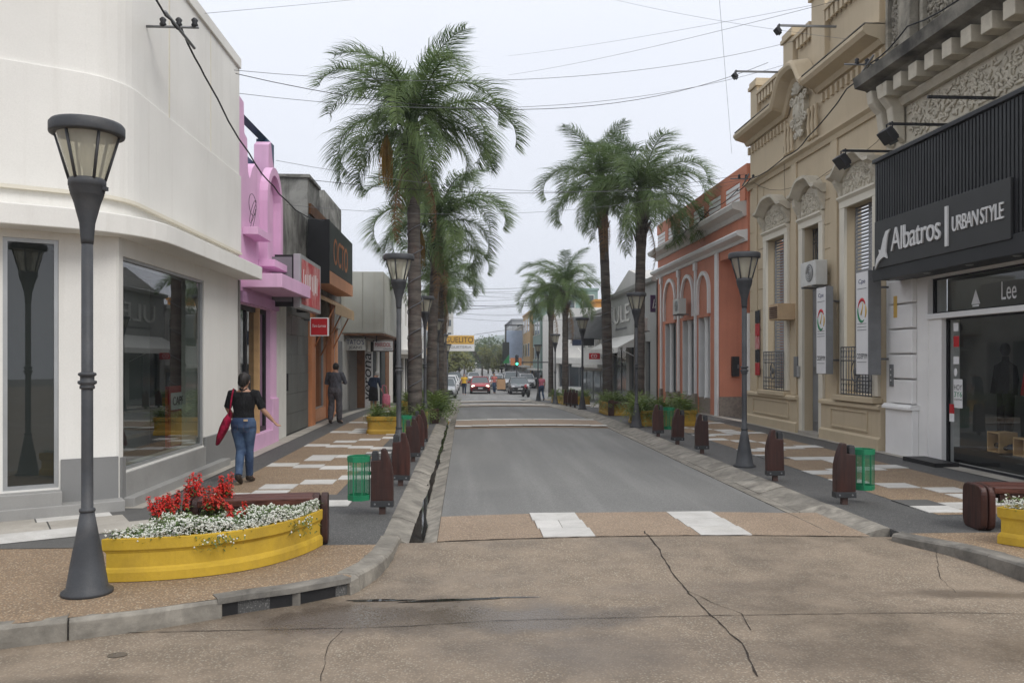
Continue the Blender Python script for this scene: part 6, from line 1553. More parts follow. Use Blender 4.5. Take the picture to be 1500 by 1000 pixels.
def palm(x, y, H, tr, sc, nf, label, lean=(0,0), seed=0, dead=0, fruit=0, z0=None, bulge=1.25, aimed=()):
    rr = random.Random(seed+40); z0 = gz(y)+.3 if z0 is None else z0
    t = thing('palm_tree', label, 'palm tree', (x,y,z0), 'feather palms along the street'); org = ORG[t.name]
    N = 46; pts = []; rad = []
    for i in range(N+1):
        f = i/N; pts.append((x+lean[0]*f*f,y+lean[1]*f*f,z0+(H-z0)*f)); ring = 1+.045*(1 if (i % 3 == 0) else 0)
        b_ = tr*(1.12-.22*f if f < .75 else .955+(bulge-1)*math.sin((f-.75)/.25*math.pi*.75)); rad.append(b_*ring*(1+rr.uniform(-.02,.02)))
    q = MB(); q.tube(pts,rad,16); part('trunk', q, M['bark'], t)
    top = pts[-1]; q = MB()
    for i in range(34):       # old leaf bases
        f = rr.uniform(.80,1.0); a = rr.uniform(0,6.28); zz = z0+(H-z0)*f; k_ = pts[int(f*N)]; r = tr*1.05
        c = Vector((k_[0]+r*math.cos(a),k_[1]+r*math.sin(a),zz)); o_ = Vector((math.cos(a),math.sin(a),0))
        q.tube([c-Vector((0,0,.12)),c+o_*.06+Vector((0,0,.1)),c+o_*(.10+.1*rr.random())+Vector((0,0,.28))],[(.02,.09),(.025,.07),(.015,.03)],6)
    part('leaf_bases', q, M['bark'], t)
    q = MB(); q.lathe([(tr*.95,-.1),(tr*.85,.3),(tr*.4,.7),(.03,1.0)],10,top); part('crown_heart', q, M['frond_young'], t)
    def add(az, el, me, s_, nm='frond', roll=None, dz=0):
        loc = (top[0]-org[0],top[1]-org[1],top[2]-org[2]+dz)
        m = Matrix.Rotation(az,3,'Z') @ Matrix.Rotation(-el,3,'Y') @ Matrix.Rotation(rr.uniform(-.25,.25) if roll is None else roll,3,'X')
        return inst(nm, me, t, loc, m.to_euler(), (s_,)*3)
    GA = 2.39996
    for i in range(nf):
        f = i/(nf-1); el = R(80)-f*R(80)+rr.uniform(-.1,.1)
        me = FR_up[i%2] if f < .16 else rr.choice(FR[0])
        add(i*GA+rr.uniform(-.25,.25)+seed, el, me, sc*(.80+.25*math.sin(math.pi*min(1,f+.15)))*rr.uniform(.92,1.06), dz=.25-.45*f)
    for (az,el,s_) in aimed: add(az,el,rr.choice(FR[0]),sc*s_)
    for i in range(dead): add(rr.uniform(-1.0,-.1)-(0 if i%2 == 0 else 1.3), R(-62)+rr.uniform(-.15,.1), FR_dead, sc*rr.uniform(.75,1.0), 'dead_frond', dz=-.45)
    for i in range(fruit):
        a = math.pi*.93 if i == 0 else rr.uniform(0,6); inst('fruit_cluster', fruitm, t, (top[0]-org[0]+.62*math.cos(a),top[1]-org[1]+.3*math.sin(a)-.45,top[2]-org[2]-.15),(0,0,a),(sc*1.15,)*3)
    return t
def crown_at(u,v,Y): p = WY(u,v,Y); return p[0],p[2]
Yt=20.5; xt,zt = crown_at(604,192,Yt); xb = WY(608,500,Yt)[0]
palm(xb,Yt,zt,.16,1.03,26,'tallest palm with orange fruit and dry hanging fronds, in the nearest palm planter',(xt-xb,0),1,2,1)
Yt=29.0; xt,zt = crown_at(642,330,Yt); xb = WY(632,500,Yt)[0]
palm(xb,Yt,zt,.17,1.05,24,'second palm on the pink shop side, dense drooping crown and yellow fruit',(xt-xb,0),2,2,1)
Yt=36.2; xt,zt = crown_at(645,400,Yt); palm(xt,Yt,zt,.16,.95,16,'third palm on the pink shop side, half hidden by the second',(0,0),3,2,0)
Yt=27.3; xt,zt = crown_at(941,292,Yt); xb = WY(936,520,Yt)[0]
palm(xb,Yt,zt,.17,1.0,23,'palm by the terracotta house with long arching fronds over its parapet',(xt-xb,0),4,1,0)
Yt=30.6; xt,zt = crown_at(880,275,Yt); xb = WY(890,520,Yt)[0]
palm(xb,Yt,zt,.175,.98,19,'palm with wire-wrapped trunk beside the grey shop, one frond swept low to the street',(xt-xb,0),5,2,0)
Yt=43.4; xt,zt = crown_at(828,425,Yt); palm(xt,Yt,zt,.16,.95,17,'small upright bright green palm beyond the grey shop',(0,0),6,1,0)
Yt=49.5; xt,zt = crown_at(807,438,Yt); palm(xt,Yt,zt,.15,.88,15,'small palm behind the bright green one, near the far crossing',(0,0),7,1,0)
Yt=45.0; xt,zt = crown_at(650,425,Yt); palm(xt,Yt,zt,.16,.8,16,'farthest palm on the pink shop side',(0,0),8,1,0)
# wire wrapped round two trunks
def spiral(x,y,z0,z1,r,turns,lab):
    q = MB(); n = int(turns*14); q.tube([(x+r*math.cos(k_*.449),y+r*math.sin(k_*.449),z0+(z1-z0)*k_/n) for k_ in range(n)], .010, 4)
    solo('wrapped_cable', q, M['cable_g'], lab, 'cable', 'light strings wound round palm trunks')
spiral(WY(608,500,20.5)[0],20.5,.7,5.2,.195,7,'grey light string wound round the trunk of the tallest palm')
spiral(WY(890,520,30.6)[0],30.6,.6,4.2,.235,7,'grey light string wound round the palm beside the grey shop')
# ================================================================= people
def voxel(o, size, it=4):
    m = o.modifiers.new('remesh','REMESH'); m.mode = 'VOXEL'; m.voxel_size = size; m.use_smooth_shade = True
    s_ = o.modifiers.new('smooth','SMOOTH'); s_.factor = .5; s_.iterations = it
def hand(q, wr, d, curl=.5, side=1, s_=1.0):
    """palm, four fingers of different length and a thumb, along direction d from the wrist"""
    d = Vector(d).normalized(); wr = Vector(wr); ax = Vector((0,1,0)) if abs(d.y) < .7 else Vector((1,0,0))
    b_ = (ax-d*ax.dot(d)).normalized(); n_ = d.cross(b_)*side
    q.tube([wr-d*.02,wr+d*.03*s_,wr+d*.085*s_],[(.026,.022),(.040,.018),(.042,.015)],10,up=tuple(b_))
    for i,(l,off) in enumerate(((.062,-.030),(.072,-.010),(.068,.010),(.052,.029))):
        p = wr+d*.080*s_+b_*off; dd = d.copy(); pts = [p]
        for k_ in range(3): dd = (dd+n_*curl*.55).normalized(); p = p+dd*l*s_*(.42-.06*k_); pts.append(p)
        q.tube(pts,[.0105,.0100,.0095,.0075],7)
    p = wr+d*.028*s_-b_*.032; dd = (d*.6-b_*.7+n_*.25).normalized(); q.tube([p,p+dd*.035,p+dd*.05+d*.02,p+dd*.055+d*.045],[.013,.012,.0105,.008],7)
def figure(loc, h, label, rz, pose, mats, sleeve=.5, skirt=None, vox=.012, hairf=None, midriff=False, group=None, wide=1.0, collar=True):
    t = thing('person', label, 'person', loc, group, rz); s_ = h/1.70; t.scale = (s_,)*3
    hp = pose.get('hunch',0.0); P = lambda x,y,z: Vector((x, y+hp*max(0,z-1.0)*1.0, z-abs(hp)*max(0,z-1.1)*.25))
    head = P(*pose.get('head',(0,.03,1.585))); 
    q = MB()
    q.tube([P(0,0,.86),P(0,-.01,.95),P(0,0,1.08),P(0,.0,1.22),P(0,.005,1.34),P(0,0,1.41),P(0,.0,1.455)],[(.13*wide,.10),(.165*wide,.125),(.128*wide,.095),(.15*wide,.11),(.165*wide,.105),(.12,.075),(.055,.055)],16)
    q.tube([P(0,.0,1.40),P(0,.015,1.46),head+Vector((0,-.01,-.08))],[.058,.052,.052],10)
    q.ell(head,(.075,.095,.118),16,12); q.ell(head+Vector((0,.03,-.055)),(.055,.065,.06),12,8); q.ell(head+Vector((0,.098,-.01)),(.013,.018,.022),8,6)
    for sx in (-1,1): q.ell(head+Vector((sx*.077,-.005,-.01)),(.012,.022,.032),8,6)
    arms = {}
    for sd_,key in ((-1,'armL'),(1,'armR')):
        a = [P(*p) if i == 0 else Vector(p) for i,p in enumerate(pose[key])]; arms[key] = a
        q.tube([a[0]-Vector((sd_*.05,0,0)),a[0],a[0].lerp(a[1],.5),a[1],a[1].lerp(a[2],.35),a[2]],[.05,.052,.046,.038,.040,.026],12)
        hand(q,a[2],(a[2]-a[1]) if len(a) < 4 else (a[3]-a[2]),pose.get('curl',.5),sd_)
    legs = {}
    for sd_,key in ((-1,'legL'),(1,'legR')):
        l = [Vector(p) for p in pose[key]]; legs[key] = l
        q.tube([l[0]+Vector((0,0,.06)),l[0].lerp(l[1],.25),l[0].lerp(l[1],.7),l[1],l[1].lerp(l[2],.3),l[1].lerp(l[2],.75),l[2]],[.088,.085,.066,.055,.056,.042,.036],14)
        td = l[3]-l[2]; q.tube([l[2]+Vector((0,0,.02))-td*.15,l[2]-td*.18+Vector((0,0,-.035)),l[2]+td*.45,l[3]],[.034,.040,.042,.03],10)
    o = part('body', q, mats['skin'], t, local=True); voxel(o,min(vox,.009))
    # upper garment
    g_ = .016; q = MB(); zb_ = 1.02 if midriff else .93
    q.tube([P(0,-.0,zb_-.02),P(0,0,zb_+.05),P(0,0,1.12),P(0,.0,1.22),P(0,.005,1.34),P(0,0,1.405),P(0,.0,1.43 if collar else 1.41)],[((.155 if midriff else .19)*wide,.125),((.15 if midriff else .185)*wide,.122),(.148*wide,.115),(.166*wide,.126),(.180*wide,.12),(.145,.092),(.075 if collar else .12,.07)],18)
    for sd_,key in ((-1,'armL'),(1,'armR')):
        a = arms[key]; pts = [a[0]-Vector((sd_*.06,0,.0)),a[0],a[0].lerp(a[1],.5)]; rr_ = [.062,.068,.062]
        if sleeve >= 1: pts += [a[1],a[1].lerp(a[2],.45),a[1].lerp(a[2],.45+.5*(sleeve-1))]; rr_ += [.054,.052,.044]
        else: pts += [a[0].lerp(a[1],max(.55,sleeve*1.0))]; rr_ += [.060]
        q.tube(pts,rr_,12)
    o = part('top', q, mats['top'], t, local=True); voxel(o,vox)
    # lower garment
    q = MB()
    if skirt:
        q.tube([P(0,0,1.02),P(0,-.01,.93),P(0,0,.75),P(0,.0,skirt)],[(.15*wide,.115),(.19*wide,.145),(.20*wide,.16),(.21*wide,.17)],18)
    else:
        q.tube([P(0,0,1.02),P(0,-.012,.95),P(0,-.015,.88),P(0,0,.80)],[(.148*wide,.112),(.180*wide,.140),(.182*wide,.142),(.12,.09)],18)
        for key in ('legL','legR'):
            l = legs[key]; k_ = pose.get('loose',1.0)
            q.tube([l[0]+Vector((0,-.01,.05)),l[0].lerp(l[1],.2)+Vector((0,-.008,0)),l[0].lerp(l[1],.65),l[1],l[1].lerp(l[2],.3)+Vector((0,-.008,0)),l[1].lerp(l[2],.7),l[2]+Vector((0,0,.02))],[.100*wide,.105*wide,.082,.066*k_,.068*k_,.058*k_,.056*k_],16)
    o = part('skirt' if skirt else 'trousers', q, mats['bottom'], t, local=True); voxel(o,vox)
    for key in ('legL','legR'):
        l = legs[key]; td = l[3]-l[2]; q = MB(); q.tube([l[2]-td*.28+Vector((0,0,.01)),l[2]-td*.25+Vector((0,0,-.03)),l[2]+td*.3+Vector((0,0,-.012)),l[3]+td*.05],[(.04,.04),(.046,.046),(.045,.05),(.028,.036)],12); o = part('shoe', q, mats['shoe'], t, local=True); voxel(o,vox,2)
    # hair
    q = MB(); q.ell(head+Vector((0,-.018,.022)),(.088,.100,.112),16,12)
    if hairf: hairf(q, head)
    o = part('hair', q, mats['hair'], t, local=True); voxel(o,.009,2)
    return t
def bunhair(q, h): q.ell(h+Vector((-.01,-.055,-.025)),(.074,.06,.075),12,10); q.ell(h+Vector((0,-.03,.085)),(.065,.07,.045),12,8)
# woman walking away
wm = figure((-3.17,11.87,.004),1.555,'woman walking away in black top and blue jeans with a crimson shoulder bag','',{},{}) if False else None
pose = dict(armL=[(-.185,0,1.385),(-.262,.03,1.15),(-.20,.14,.99)], armR=[(.185,0,1.385),(.285,.02,1.135),(.425,.09,.955)],
            legL=[(-.085,0,.90),(-.060,.03,.50),(-.025,-.16,.125),(-.02,-.05,.03)], legR=[(.085,0,.90),(.055,.09,.50),(.035,.16,.085),(.05,.31,.03)], head=(0.0,.02,1.575), curl=.8, loose=1.0)
wm = figure((-3.15,11.85,.004),1.575,'woman walking away in a black top and blue jeans with a crimson shoulder bag',R(-4),pose,
    dict(skin=M['skin'],top=M['cloth_black'],bottom=M['denim'],shoe=M['shoe'],hair=M['hair']),sleeve=.95,midriff=True,vox=.010,hairf=bunhair,wide=1.06,collar=False)
q = MB(); q.tube([(-.03,-.098,1.47),(0,-.07,1.44),(.03,-.095,1.475)],.010,6); q.tube([(-.055,-.02,1.46),(-.03,-.066,1.435),(.03,-.066,1.435),(.055,-.02,1.46)],.011,6); q.tube([(0,-.07,1.435),(.004,-.125,1.36)],.010,6); part('neck_strap', q, M['cloth_black'], wm, local=True)
q = MB(); q.box(-.165,-.135,.985,.165,.13,1.012); o = part('waist_label', (lambda z_: (z_.box(.05,-.158,.965,.11,-.148,.995),z_)[1])(MB()), M['canvas'], wm, local=True)
for sx in (-1,1):
    q = MB(); q.tube([(sx*.045,-.150,.90),(sx*.13,-.135,.90),(sx*.13,-.13,.82),(sx*.09,-.138,.795),(sx*.048,-.148,.82),(sx*.045,-.150,.90)],.0022,4); part('pocket_seam', q, M['stub'], wm, local=True)
bag = thing('shoulder_bag','crimson cloth shoulder bag carried by the woman in jeans','bag',(-3.42,11.82,.7))
b0 = Vector((-3.15,11.85,0)); sW = 1.575/1.7
q = MB(); bp = lambda x,y,z: (b0.x+x*sW,b0.y+y*sW,z*sW)
q.tube([bp(-.19,-.02,1.10),bp(-.235,-.05,.98),bp(-.285,-.04,.86),bp(-.35,-.02,.72),bp(-.40,0,.60)],[(.02,.04),(.055,.09),(.06,.10),(.045,.085),(.02,.05)],12); o = part('sack', q, M['bag'], bag); voxel(o,.010,3)
q = MB(); q.tube([bp(-.155,.10,1.20),bp(-.150,.05,1.44),bp(-.150,-.02,1.455),bp(-.150,-.10,1.36),bp(-.165,-.125,1.2),bp(-.20,-.08,1.02)],.012,6); part('strap', q, M['bag'], bag)
# man in grey
pose = dict(armL=[(-.19,0,1.385),(-.27,.03,1.12),(-.16,.24,1.10)], armR=[(.19,0,1.385),(.285,.06,1.13),(.17,.27,1.14)], legL=[(-.09,0,.90),(-.12,.03,.49),(-.13,-.02,.085),(-.15,.13,.03)], legR=[(.09,0,.90),(.10,.06,.49),(.10,.06,.085),(.13,.21,.03)], head=(.0,.075,1.56), loose=1.35, curl=.7)
figure((-3.62,23.0,0),1.70,'man in grey shirt and trousers standing head bowed outside the orange shop',R(-12),pose,dict(skin=M['skin'],top=M['cloth_gray'],bottom=M['cloth_gray2'],shoe=M['shoe'],hair=M['hair']),sleeve=1.8,vox=.013,wide=1.12)
# old woman with shopping trolley
pose = dict(armL=[(-.17,0,1.37),(-.23,.06,1.12),(-.14,.2,.98)], armR=[(.17,0,1.37),(.26,.03,1.12),(.33,.02,.92)], legL=[(-.08,0,.88),(-.08,.0,.48),(-.08,-.02,.085),(-.08,.13,.03)], legR=[(.08,0,.88),(.08,.04,.48),(.08,.02,.085),(.09,.17,.03)], hunch=.35, head=(.05,.10,1.57))
figure((-3.42,30.7,gz(30.7)),1.50,'elderly woman in a navy jacket and dark skirt pulling a pink trolley',R(-15),pose,dict(skin=M['skin'],top=M['cloth_navy'],bottom=M['cloth_black'],shoe=M['shoe'],hair=M['hair_gray']),sleeve=1.8,skirt=.42,vox=.014)
tr = thing('shopping_trolley','pink shopping trolley pulled by the elderly woman','trolley',(-2.95,30.7,gz(30.7)))
q = MB(); q.tube([(0,0,.14),(0,.0,.3),(0,.02,.55),(.0,.03,.62)],[(.13,.11),(.16,.13),(.15,.12),(.08,.07)],10); part('bag', q, M['pinkcloth'], tr, local=True)
q = MB(); q.tube([(-.08,-.05,.12),(-.10,-.06,.6),(-.14,-.06,.92),(-.10,-.06,.95)],.014,6); q.tube([(.08,-.05,.12),(.06,-.06,.6),(.0,-.06,.92),(-.10,-.06,.95)],.012,6); part('handle', q, M['pinkcloth'], tr, local=True)
for sx in (-1,1): q = MB(); q.tube([(sx*.14-.015,0,.085),(sx*.14+.015,0,.085)],.085,14); part('wheel', q, M['pinkcloth'], tr, local=True)
# far figures
pose = dict(armL=[(-.19,0,1.385),(-.25,.03,1.12),(-.22,.12,.9)], armR=[(.19,0,1.385),(.25,-.02,1.12),(.24,.06,.9)], legL=[(-.09,0,.90),(-.09,.12,.5),(-.09,.02,.085),(-.09,.17,.03)], legR=[(.09,0,.90),(.09,-.02,.5),(.09,-.2,.12),(.09,-.08,.03)])
def extra(u, v, Y, h, rz, a, b_, lab):
    p = WY(u,v,Y); figure((p[0],Y,gz(Y)),h,lab,rz,pose,dict(skin=M['skin'],top=M[a],bottom=M[b_],shoe=M['shoe'],hair=M['hair']),sleeve=.6,vox=.022)
extra(680,570,66,1.7,R(180),'yellowcloth','cloth_navy','distant person in a yellow shirt walking beside the parked cars')
extra(724,572,69,1.7,R(160),'bld_e','denim','distant person beside the cardboard box in the roadway')
extra(793,575,52,1.65,R(20),'pinkcloth','denim','distant person in a pink top under the far shop canopies')
extra(605,580,46.5,1.65,R(175),'whitecloth','cloth_navy','distant person in white on the far left pavement')
cb = thing('cardboard_box','large brown cardboard box on a hand trolley in the roadway','box',WY(734,572,68.5)); p = ORG[cb.name]
q = MB(); q.box(-.35,-.3,.12,.35,.3,.95); part('carton', q, M['cardboard'], cb, local=True, bevel=.01); q = MB(); q.box(-.3,.31,.0,.3,.35,1.05); q.box(-.3,-.2,.05,.3,.35,.11); part('trolley_frame', q, M['iron_d'], cb, local=True)

# ================================================================= vehicles
def car(loc, rz, m, label, tall=1.0, lit=False):
    t = thing('car', label, 'car', loc, 'cars in the far street', rz); t.scale = (1,1,tall)
    st = [(-2.02,.66,.34,.62),(-1.95,.76,.27,.70),(-1.6,.83,.22,.80),(-1.0,.86,.20,.90),(-.85,.86,.20,.93),(1.5,.86,.20,.98),(1.85,.82,.24,.96),(2.0,.72,.35,.85)]
    q = MB(); n = 10; vs = []
    for y,w_,z0,z1 in st:
        vs += [(-w_*.92,y,z0),(-w_,y,z0+.10),(-w_*1.0,y,(z0+z1)/2),(-w_*.97,y,z1-.10),(-w_*.86,y,z1),(w_*.86,y,z1),(w_*.97,y,z1-.10),(w_,y,(z0+z1)/2),(w_,y,z0+.10),(w_*.92,y,z0)]
    fs = [(i*n+k_,i*n+(k_+1)%n,(i+1)*n+(k_+1)%n,(i+1)*n+k_) for i in range(len(st)-1) for k_ in range(n)]+[tuple(range(n)),tuple((len(st)-1)*n+k_ for k_ in range(n))]
    q.add(vs,fs,True); part('body', q, m, t, local=True)
    bt = [(-.95,.80,.90),(1.70,.78,.95)]; tp = [(-.22,.60),(1.18,.60)]; zr = 1.40
    A = [(-.80,-.95,.91),(.80,-.95,.91),(.80,1.72,.96),(-.80,1.72,.96)]; B_ = [(-.62,-.20,zr),(.62,-.20,zr),(.60,1.15,zr),(-.60,1.15,zr)]
    for nm,i in (('windscreen',0),('side_window',1),('rear_window',2),('side_window',3)):
        j = (i+1)%4; q = MB(); q.quad(A[i],A[j],B_[j],B_[i]); part(nm, q, M['carglass'], t, local=True)
    q = MB(); q.box(-.63,-.22,zr-.01,.63,1.17,zr+.045); part('roof', q, m, t, local=True, bevel=.03)
    q = MB()
    for i in range(4): q.tube([A[i],B_[i]],.035,5)
    for sx in (-1,1): q.tube([(sx*.81,.40,.92),(sx*.62,.45,zr)],.03,5)
    part('pillars', q, m, t, local=True)
    for sx in (-1,1):
        for y in (-1.25,1.25):
            q = MB(); q.tube([(sx*.66,y,.31),(sx*.87,y,.31)],.31,18); w_ = part('wheel', q, M['tyre'], t, local=True); q = MB(); q.tube([(sx*.865,y,.31),(sx*.88,y,.31)],.19,12); part('rim', q, M['alu'], w_, local=True)
        q = MB(); q.ell((sx*.60,-1.93,.66),(.16,.07,.075),10,6); part('headlight', q, M['headlight'] if lit else M['headlight_off'], t, local=True)
        q = MB(); q.ell((sx*.95,-.72,.98),(.09,.06,.07),8,6); part('mirror', q, m, t, local=True)
        q = MB(); q.ell((sx*.66,1.95,.75),(.12,.06,.10),8,6); part('tail_light', q, M['red'], t, local=True)
    q = MB(); q.box(-.42,-2.035,.52,.42,-1.98,.64); part('grille', q, M['black'], t, local=True); q = MB(); q.box(-.66,-2.03,.30,.66,-1.95,.44); part('bumper_intake', q, M['black'], t, local=True); q = MB(); q.box(-.2,-2.05,.44,.2,-2.03,.54); part('number_plate', q, M['plate'], t, local=True)
def carpx(u, Y, *a, **k_): p = WY(u,560,Y); car((p[0],Y,gz(Y)-.05),*a,**k_)
carpx(703,71.5,0,M['car_red'],'red hatchback with lit headlights driving towards the near crossing',1.0,True)
carpx(652,62,0,M['car_silver'],'silver car parked first in the row on the left beyond the planters'); carpx(656,70,0,M['car_white'],'white car parked behind the silver one',1.05); carpx(660,80,0,M['car_white'],'second white car far down the left row'); carpx(666,95,0,M['car_gray'],'grey car farthest down the left row',1.1)
carpx(760,70,0,M['car_gray'],'dark grey small car parked beside the red motorcycle',.98); carpx(750,78,0,M['car_silver'],'tall silver pickup parked behind the dark grey car',1.25); carpx(727,84,0,M['car_white'],'white car queuing behind the red one'); carpx(738,95,0,M['car_silver'],'silver car waiting beyond the cardboard box'); carpx(694,110,0,M['car_white'],'pale car in the distance behind the red one'); carpx(690,135,0,M['car_gray'],'grey car farthest along the roadway')
carpx(771,86,0,M['car_white'],'white car parked beyond the pickup on the right',1.05); carpx(766,96,0,M['car_gray'],'grey car parked far along the right kerb',1.1); carpx(760,110,0,M['car_silver'],'silver car parked farthest along the right kerb',1.1)
p = WY(770,572,63); mo = thing('motorcycle','red motorcycle parked at the far right kerb','motorcycle',(p[0],63,gz(63)-.05),None,R(14))
for y in (-.62,.62): q = MB(); q.tube([(-.05,y,.3),(.05,y,.3)],.3,16); part('wheel', q, M['tyre'], mo, local=True)
q = MB(); q.tube([(0,-.35,.72),(0,-.1,.85),(0,.25,.78)],[.10,.15,.1],10); part('tank', q, M['car_red'], mo, local=True); q = MB(); q.box(-.12,.15,.74,.12,.8,.83); part('seat', q, M['tyre'], mo, local=True, bevel=.02)
q = MB(); q.tube([(0,-.62,.3),(0,-.42,.95)],.035,6); q.tube([(0,.62,.3),(0,.1,.5),(0,-.4,.6)],.04,6); q.box(-.12,-.15,.3,.12,.2,.6); part('frame', q, M['iron_d'], mo, local=True); q = MB(); q.tube([(-.33,-.3,1.02),(0,-.42,.98),(.33,-.3,1.02)],.018,6); part('handlebar', q, M['alu'], mo, local=True); q = MB(); q.ell((0,-.52,.88),(.1,.08,.1),10,8); part('headlight', q, M['headlight_off'], mo, local=True)

# ================================================================= beyond the block
def building(name, x0, x1, y0, y1, z1, m, label, faces=('S','W'), floors=2, cols=3, ccols=2, zb=-1.6, wm_='carglass', shop=True):
    t = thing(name, label, 'building', ((x0+x1)/2,(y0+y1)/2,zb)); q = MB(); q.box(x0,y0,zb,x1,y1,z1); part('wall', q, M[m], t)
    q = MB(); q.box(x0-.12,y0-.12,z1,x1+.12,y1+.12,z1+.22); part('parapet', q, M[m], t)
    fh = (z1-zb)/floors
    for f_ in faces:
        if f_ == 'S': mk = lambda: FB((0,y0),(1,0),(0,-1)); a0,a1,n = x0,x1,ccols
        elif f_ == 'W': mk = lambda: FB((x0,0),(0,1),(-1,0)); a0,a1,n = y0,y1,cols
        else: mk = lambda: FB((x1,0),(0,1),(1,0)); a0,a1,n = y0,y1,cols
        for j in range(floors):
            for i in range(n):
                w_ = (a1-a0)/n; c = a0+w_*(i+.5); z0 = zb+fh*j+fh*.3; hw = w_*.28; hh = fh*.5
                if j == 0 and shop: z0 = zb+.4; hw = w_*.42; hh = fh*.62
                q = mk(); q.fb(c-hw-.06,c+hw+.06,z0-.06,z0+hh+.06,0,.05); wn = part('window', q, M['plaster_white2'] if j else M['steel'], t)
                q = mk(); q.fb(c-hw,c+hw,z0,z0+hh,.05,.056); part('pane', q, M[wm_], wn)
        if shop: q = mk(); q.fb(a0+.1,a1-.1,zb+fh*.85,zb+fh*.92,0,.7); part('canopy', q, M['canvas_white'], t)
    return t
# right side
building('end_shop',XR,XR+5,45.7,YE,4.6,'bld_a','pale shop at the end of the block behind the grey box sign',('W','S'),2,4,1,-1.1)
gb = thing('grey_box_sign','large grey metal box sign projecting over the pavement','sign',(7.2,46.5,3.0)); c0 = WY(844,462,46.5); q = MB(); q.add([(6.0,48.6,3.0),(8.08,48.6,3.0),(8.08,46.5,3.0),(6.25,46.5,3.0),(6.0,48.6,4.25),(8.08,48.6,4.35),(8.08,46.5,4.35),(6.25,46.5,4.25)],[(0,1,2,3),(4,7,6,5),(3,2,6,7),(0,3,7,4),(1,0,4,5),(2,1,5,6)]); part('box', q, M['steel'], gb, bevel=.03); q = MB(); q.box(6.6,46.2,2.6,7.3,46.3,3.0); part('hanging_disc', q, M['ink'], gb)
oc = thing('white_corner_shop','white corner shop with pointed fascia and white awning across the far side street','building',(9.5,73,-1))
wq = lambda: FB((8.1,74.0),(.707,-.707),(-.707,-.707)); q = wq(); q.wall(0,4.1,-1.2,6.4,[(.4,3.7,-.6,1.45)],0,.4); part('wall', q, M['plaster_white'], oc)
q = wq(); q.fb(-.1,4.2,1.5,2.0,0,.8); part('awning', q, M['canvas_white'], oc); q = wq(); q.fpoly([(1.6,2.0),(3.6,2.0),(2.6,2.9)],.0,.12); part('pointed_fascia', q, M['plaster_white'], oc); glazed(oc, wq, .4,3.7,-.6,1.45,-.2,M['steel'],M['carglass'],3,1,.08)
q = MB(); q.box(8.1,74.0,-1.5,14,86,6.4); q.box(11.0,71.1,-1.5,20,74,6.4); part('wall', q, M['plaster_white'], oc)
q = wq(); q.fb(2.0,3.4,3.1,4.3,.02,.06); part('poster', q, M['cloth_navy'], oc)
building('ochre_building',11.4,17,71.2,73.9,6.9,'bld_f','orange building with dark windows behind the white corner shop',('S',),3,1,3)
building('green_grey_building',7.9,14,86.2,96,9.2,'bld_d','tall grey green building past the white corner shop',('S','W'),4,3,3); building('ochre_house',7.6,14,96.2,108,7.4,'bld_b','ochre house with balconies past the grey green building',('S','W'),3,3,3); building('pale_house',7.4,14,108.3,126,6.2,'bld_a','pale low house beyond the ochre one',('S','W'),2,4,2); building('grey_block',7.2,14,126.4,150,8.0,'bld_c','grey block before the distant trees',('S','W'),3,5,2); building('red_building',10,22,170,182,7.6,'bld_e','red building among the distant trees',('S',),2,2,4,-2)
# left side
building('left_pale_building',-12,-4.0,71.3,84,6.8,'bld_a','pale corner building across the far side street behind the parked cars',('S','E'),2,3,3); building('left_ochre_building',-12,-4.1,84.3,100,5.6,'bld_b','low ochre building beyond the pale corner one',('E',),2,4,2); building('left_grey_building',-12,-4.0,100.3,125,7,'bld_c','long grey building on the left beyond the ochre one',('E',),2,6,2); building('left_white_building',-12,-3.9,125.3,150,6,'bld_a','white building on the left before the distant trees',('E',),2,5,2)
p0 = WY(654,427,150); p1 = WY(663,500,150); building('apartment_tower',p0[0]-6,p1[0],150.2,160,p0[2],'bld_a','slim apartment tower with balconies rising behind the palms',('S',),7,1,6,-2,shop=False)
building('hillside_house',4,16,330,345,8,'bld_a','white house on the distant slope',('S',),2,1,4,-3,shop=False); building('hillside_house',-2,6,380,390,11,'bld_a','long white house higher on the distant slope',('S',),2,1,5,-3,shop=False)
# banner across the street
bn = thing('street_banner','white and yellow street banner with bold brown letters hanging across the far street','banner',WY(665,500,88)); c0 = WY(640,490,88); c1 = WY(695,514,88); q = MB(); q.box(c0[0],88,c1[2],c1[0],88.05,c0[2]); part('cloth', q, M['signwhite'], bn); h_ = c0[2]-c1[2]
q = MB(); q.box(c0[0]+.05,87.985,c1[2]+h_*.42,c1[0]-.05,88,c0[2]-.1); part('yellow_band', q, M['paleyellow'], bn)
lettering('MIGUELITO', bn, (c0[0]+.15,87.97,c1[2]+h_*.52), c1[0]-c0[0]-.3, h_*.34, 'C', M['stub'], .01); lettering('LA JUGUETERIA', bn, (c0[0]+.3,87.97,c1[2]+h_*.12), c1[0]-c0[0]-.6, h_*.2, 'C', M['shutter'], .01)
for x in (c0[0],c1[0]): q = MB(); q.tube([(x,88.02,c0[2]),(x+(-4 if x == c0[0] else 4),88.02,c0[2]+.6)],.02,4); part('rope', q, M['cable'], bn)
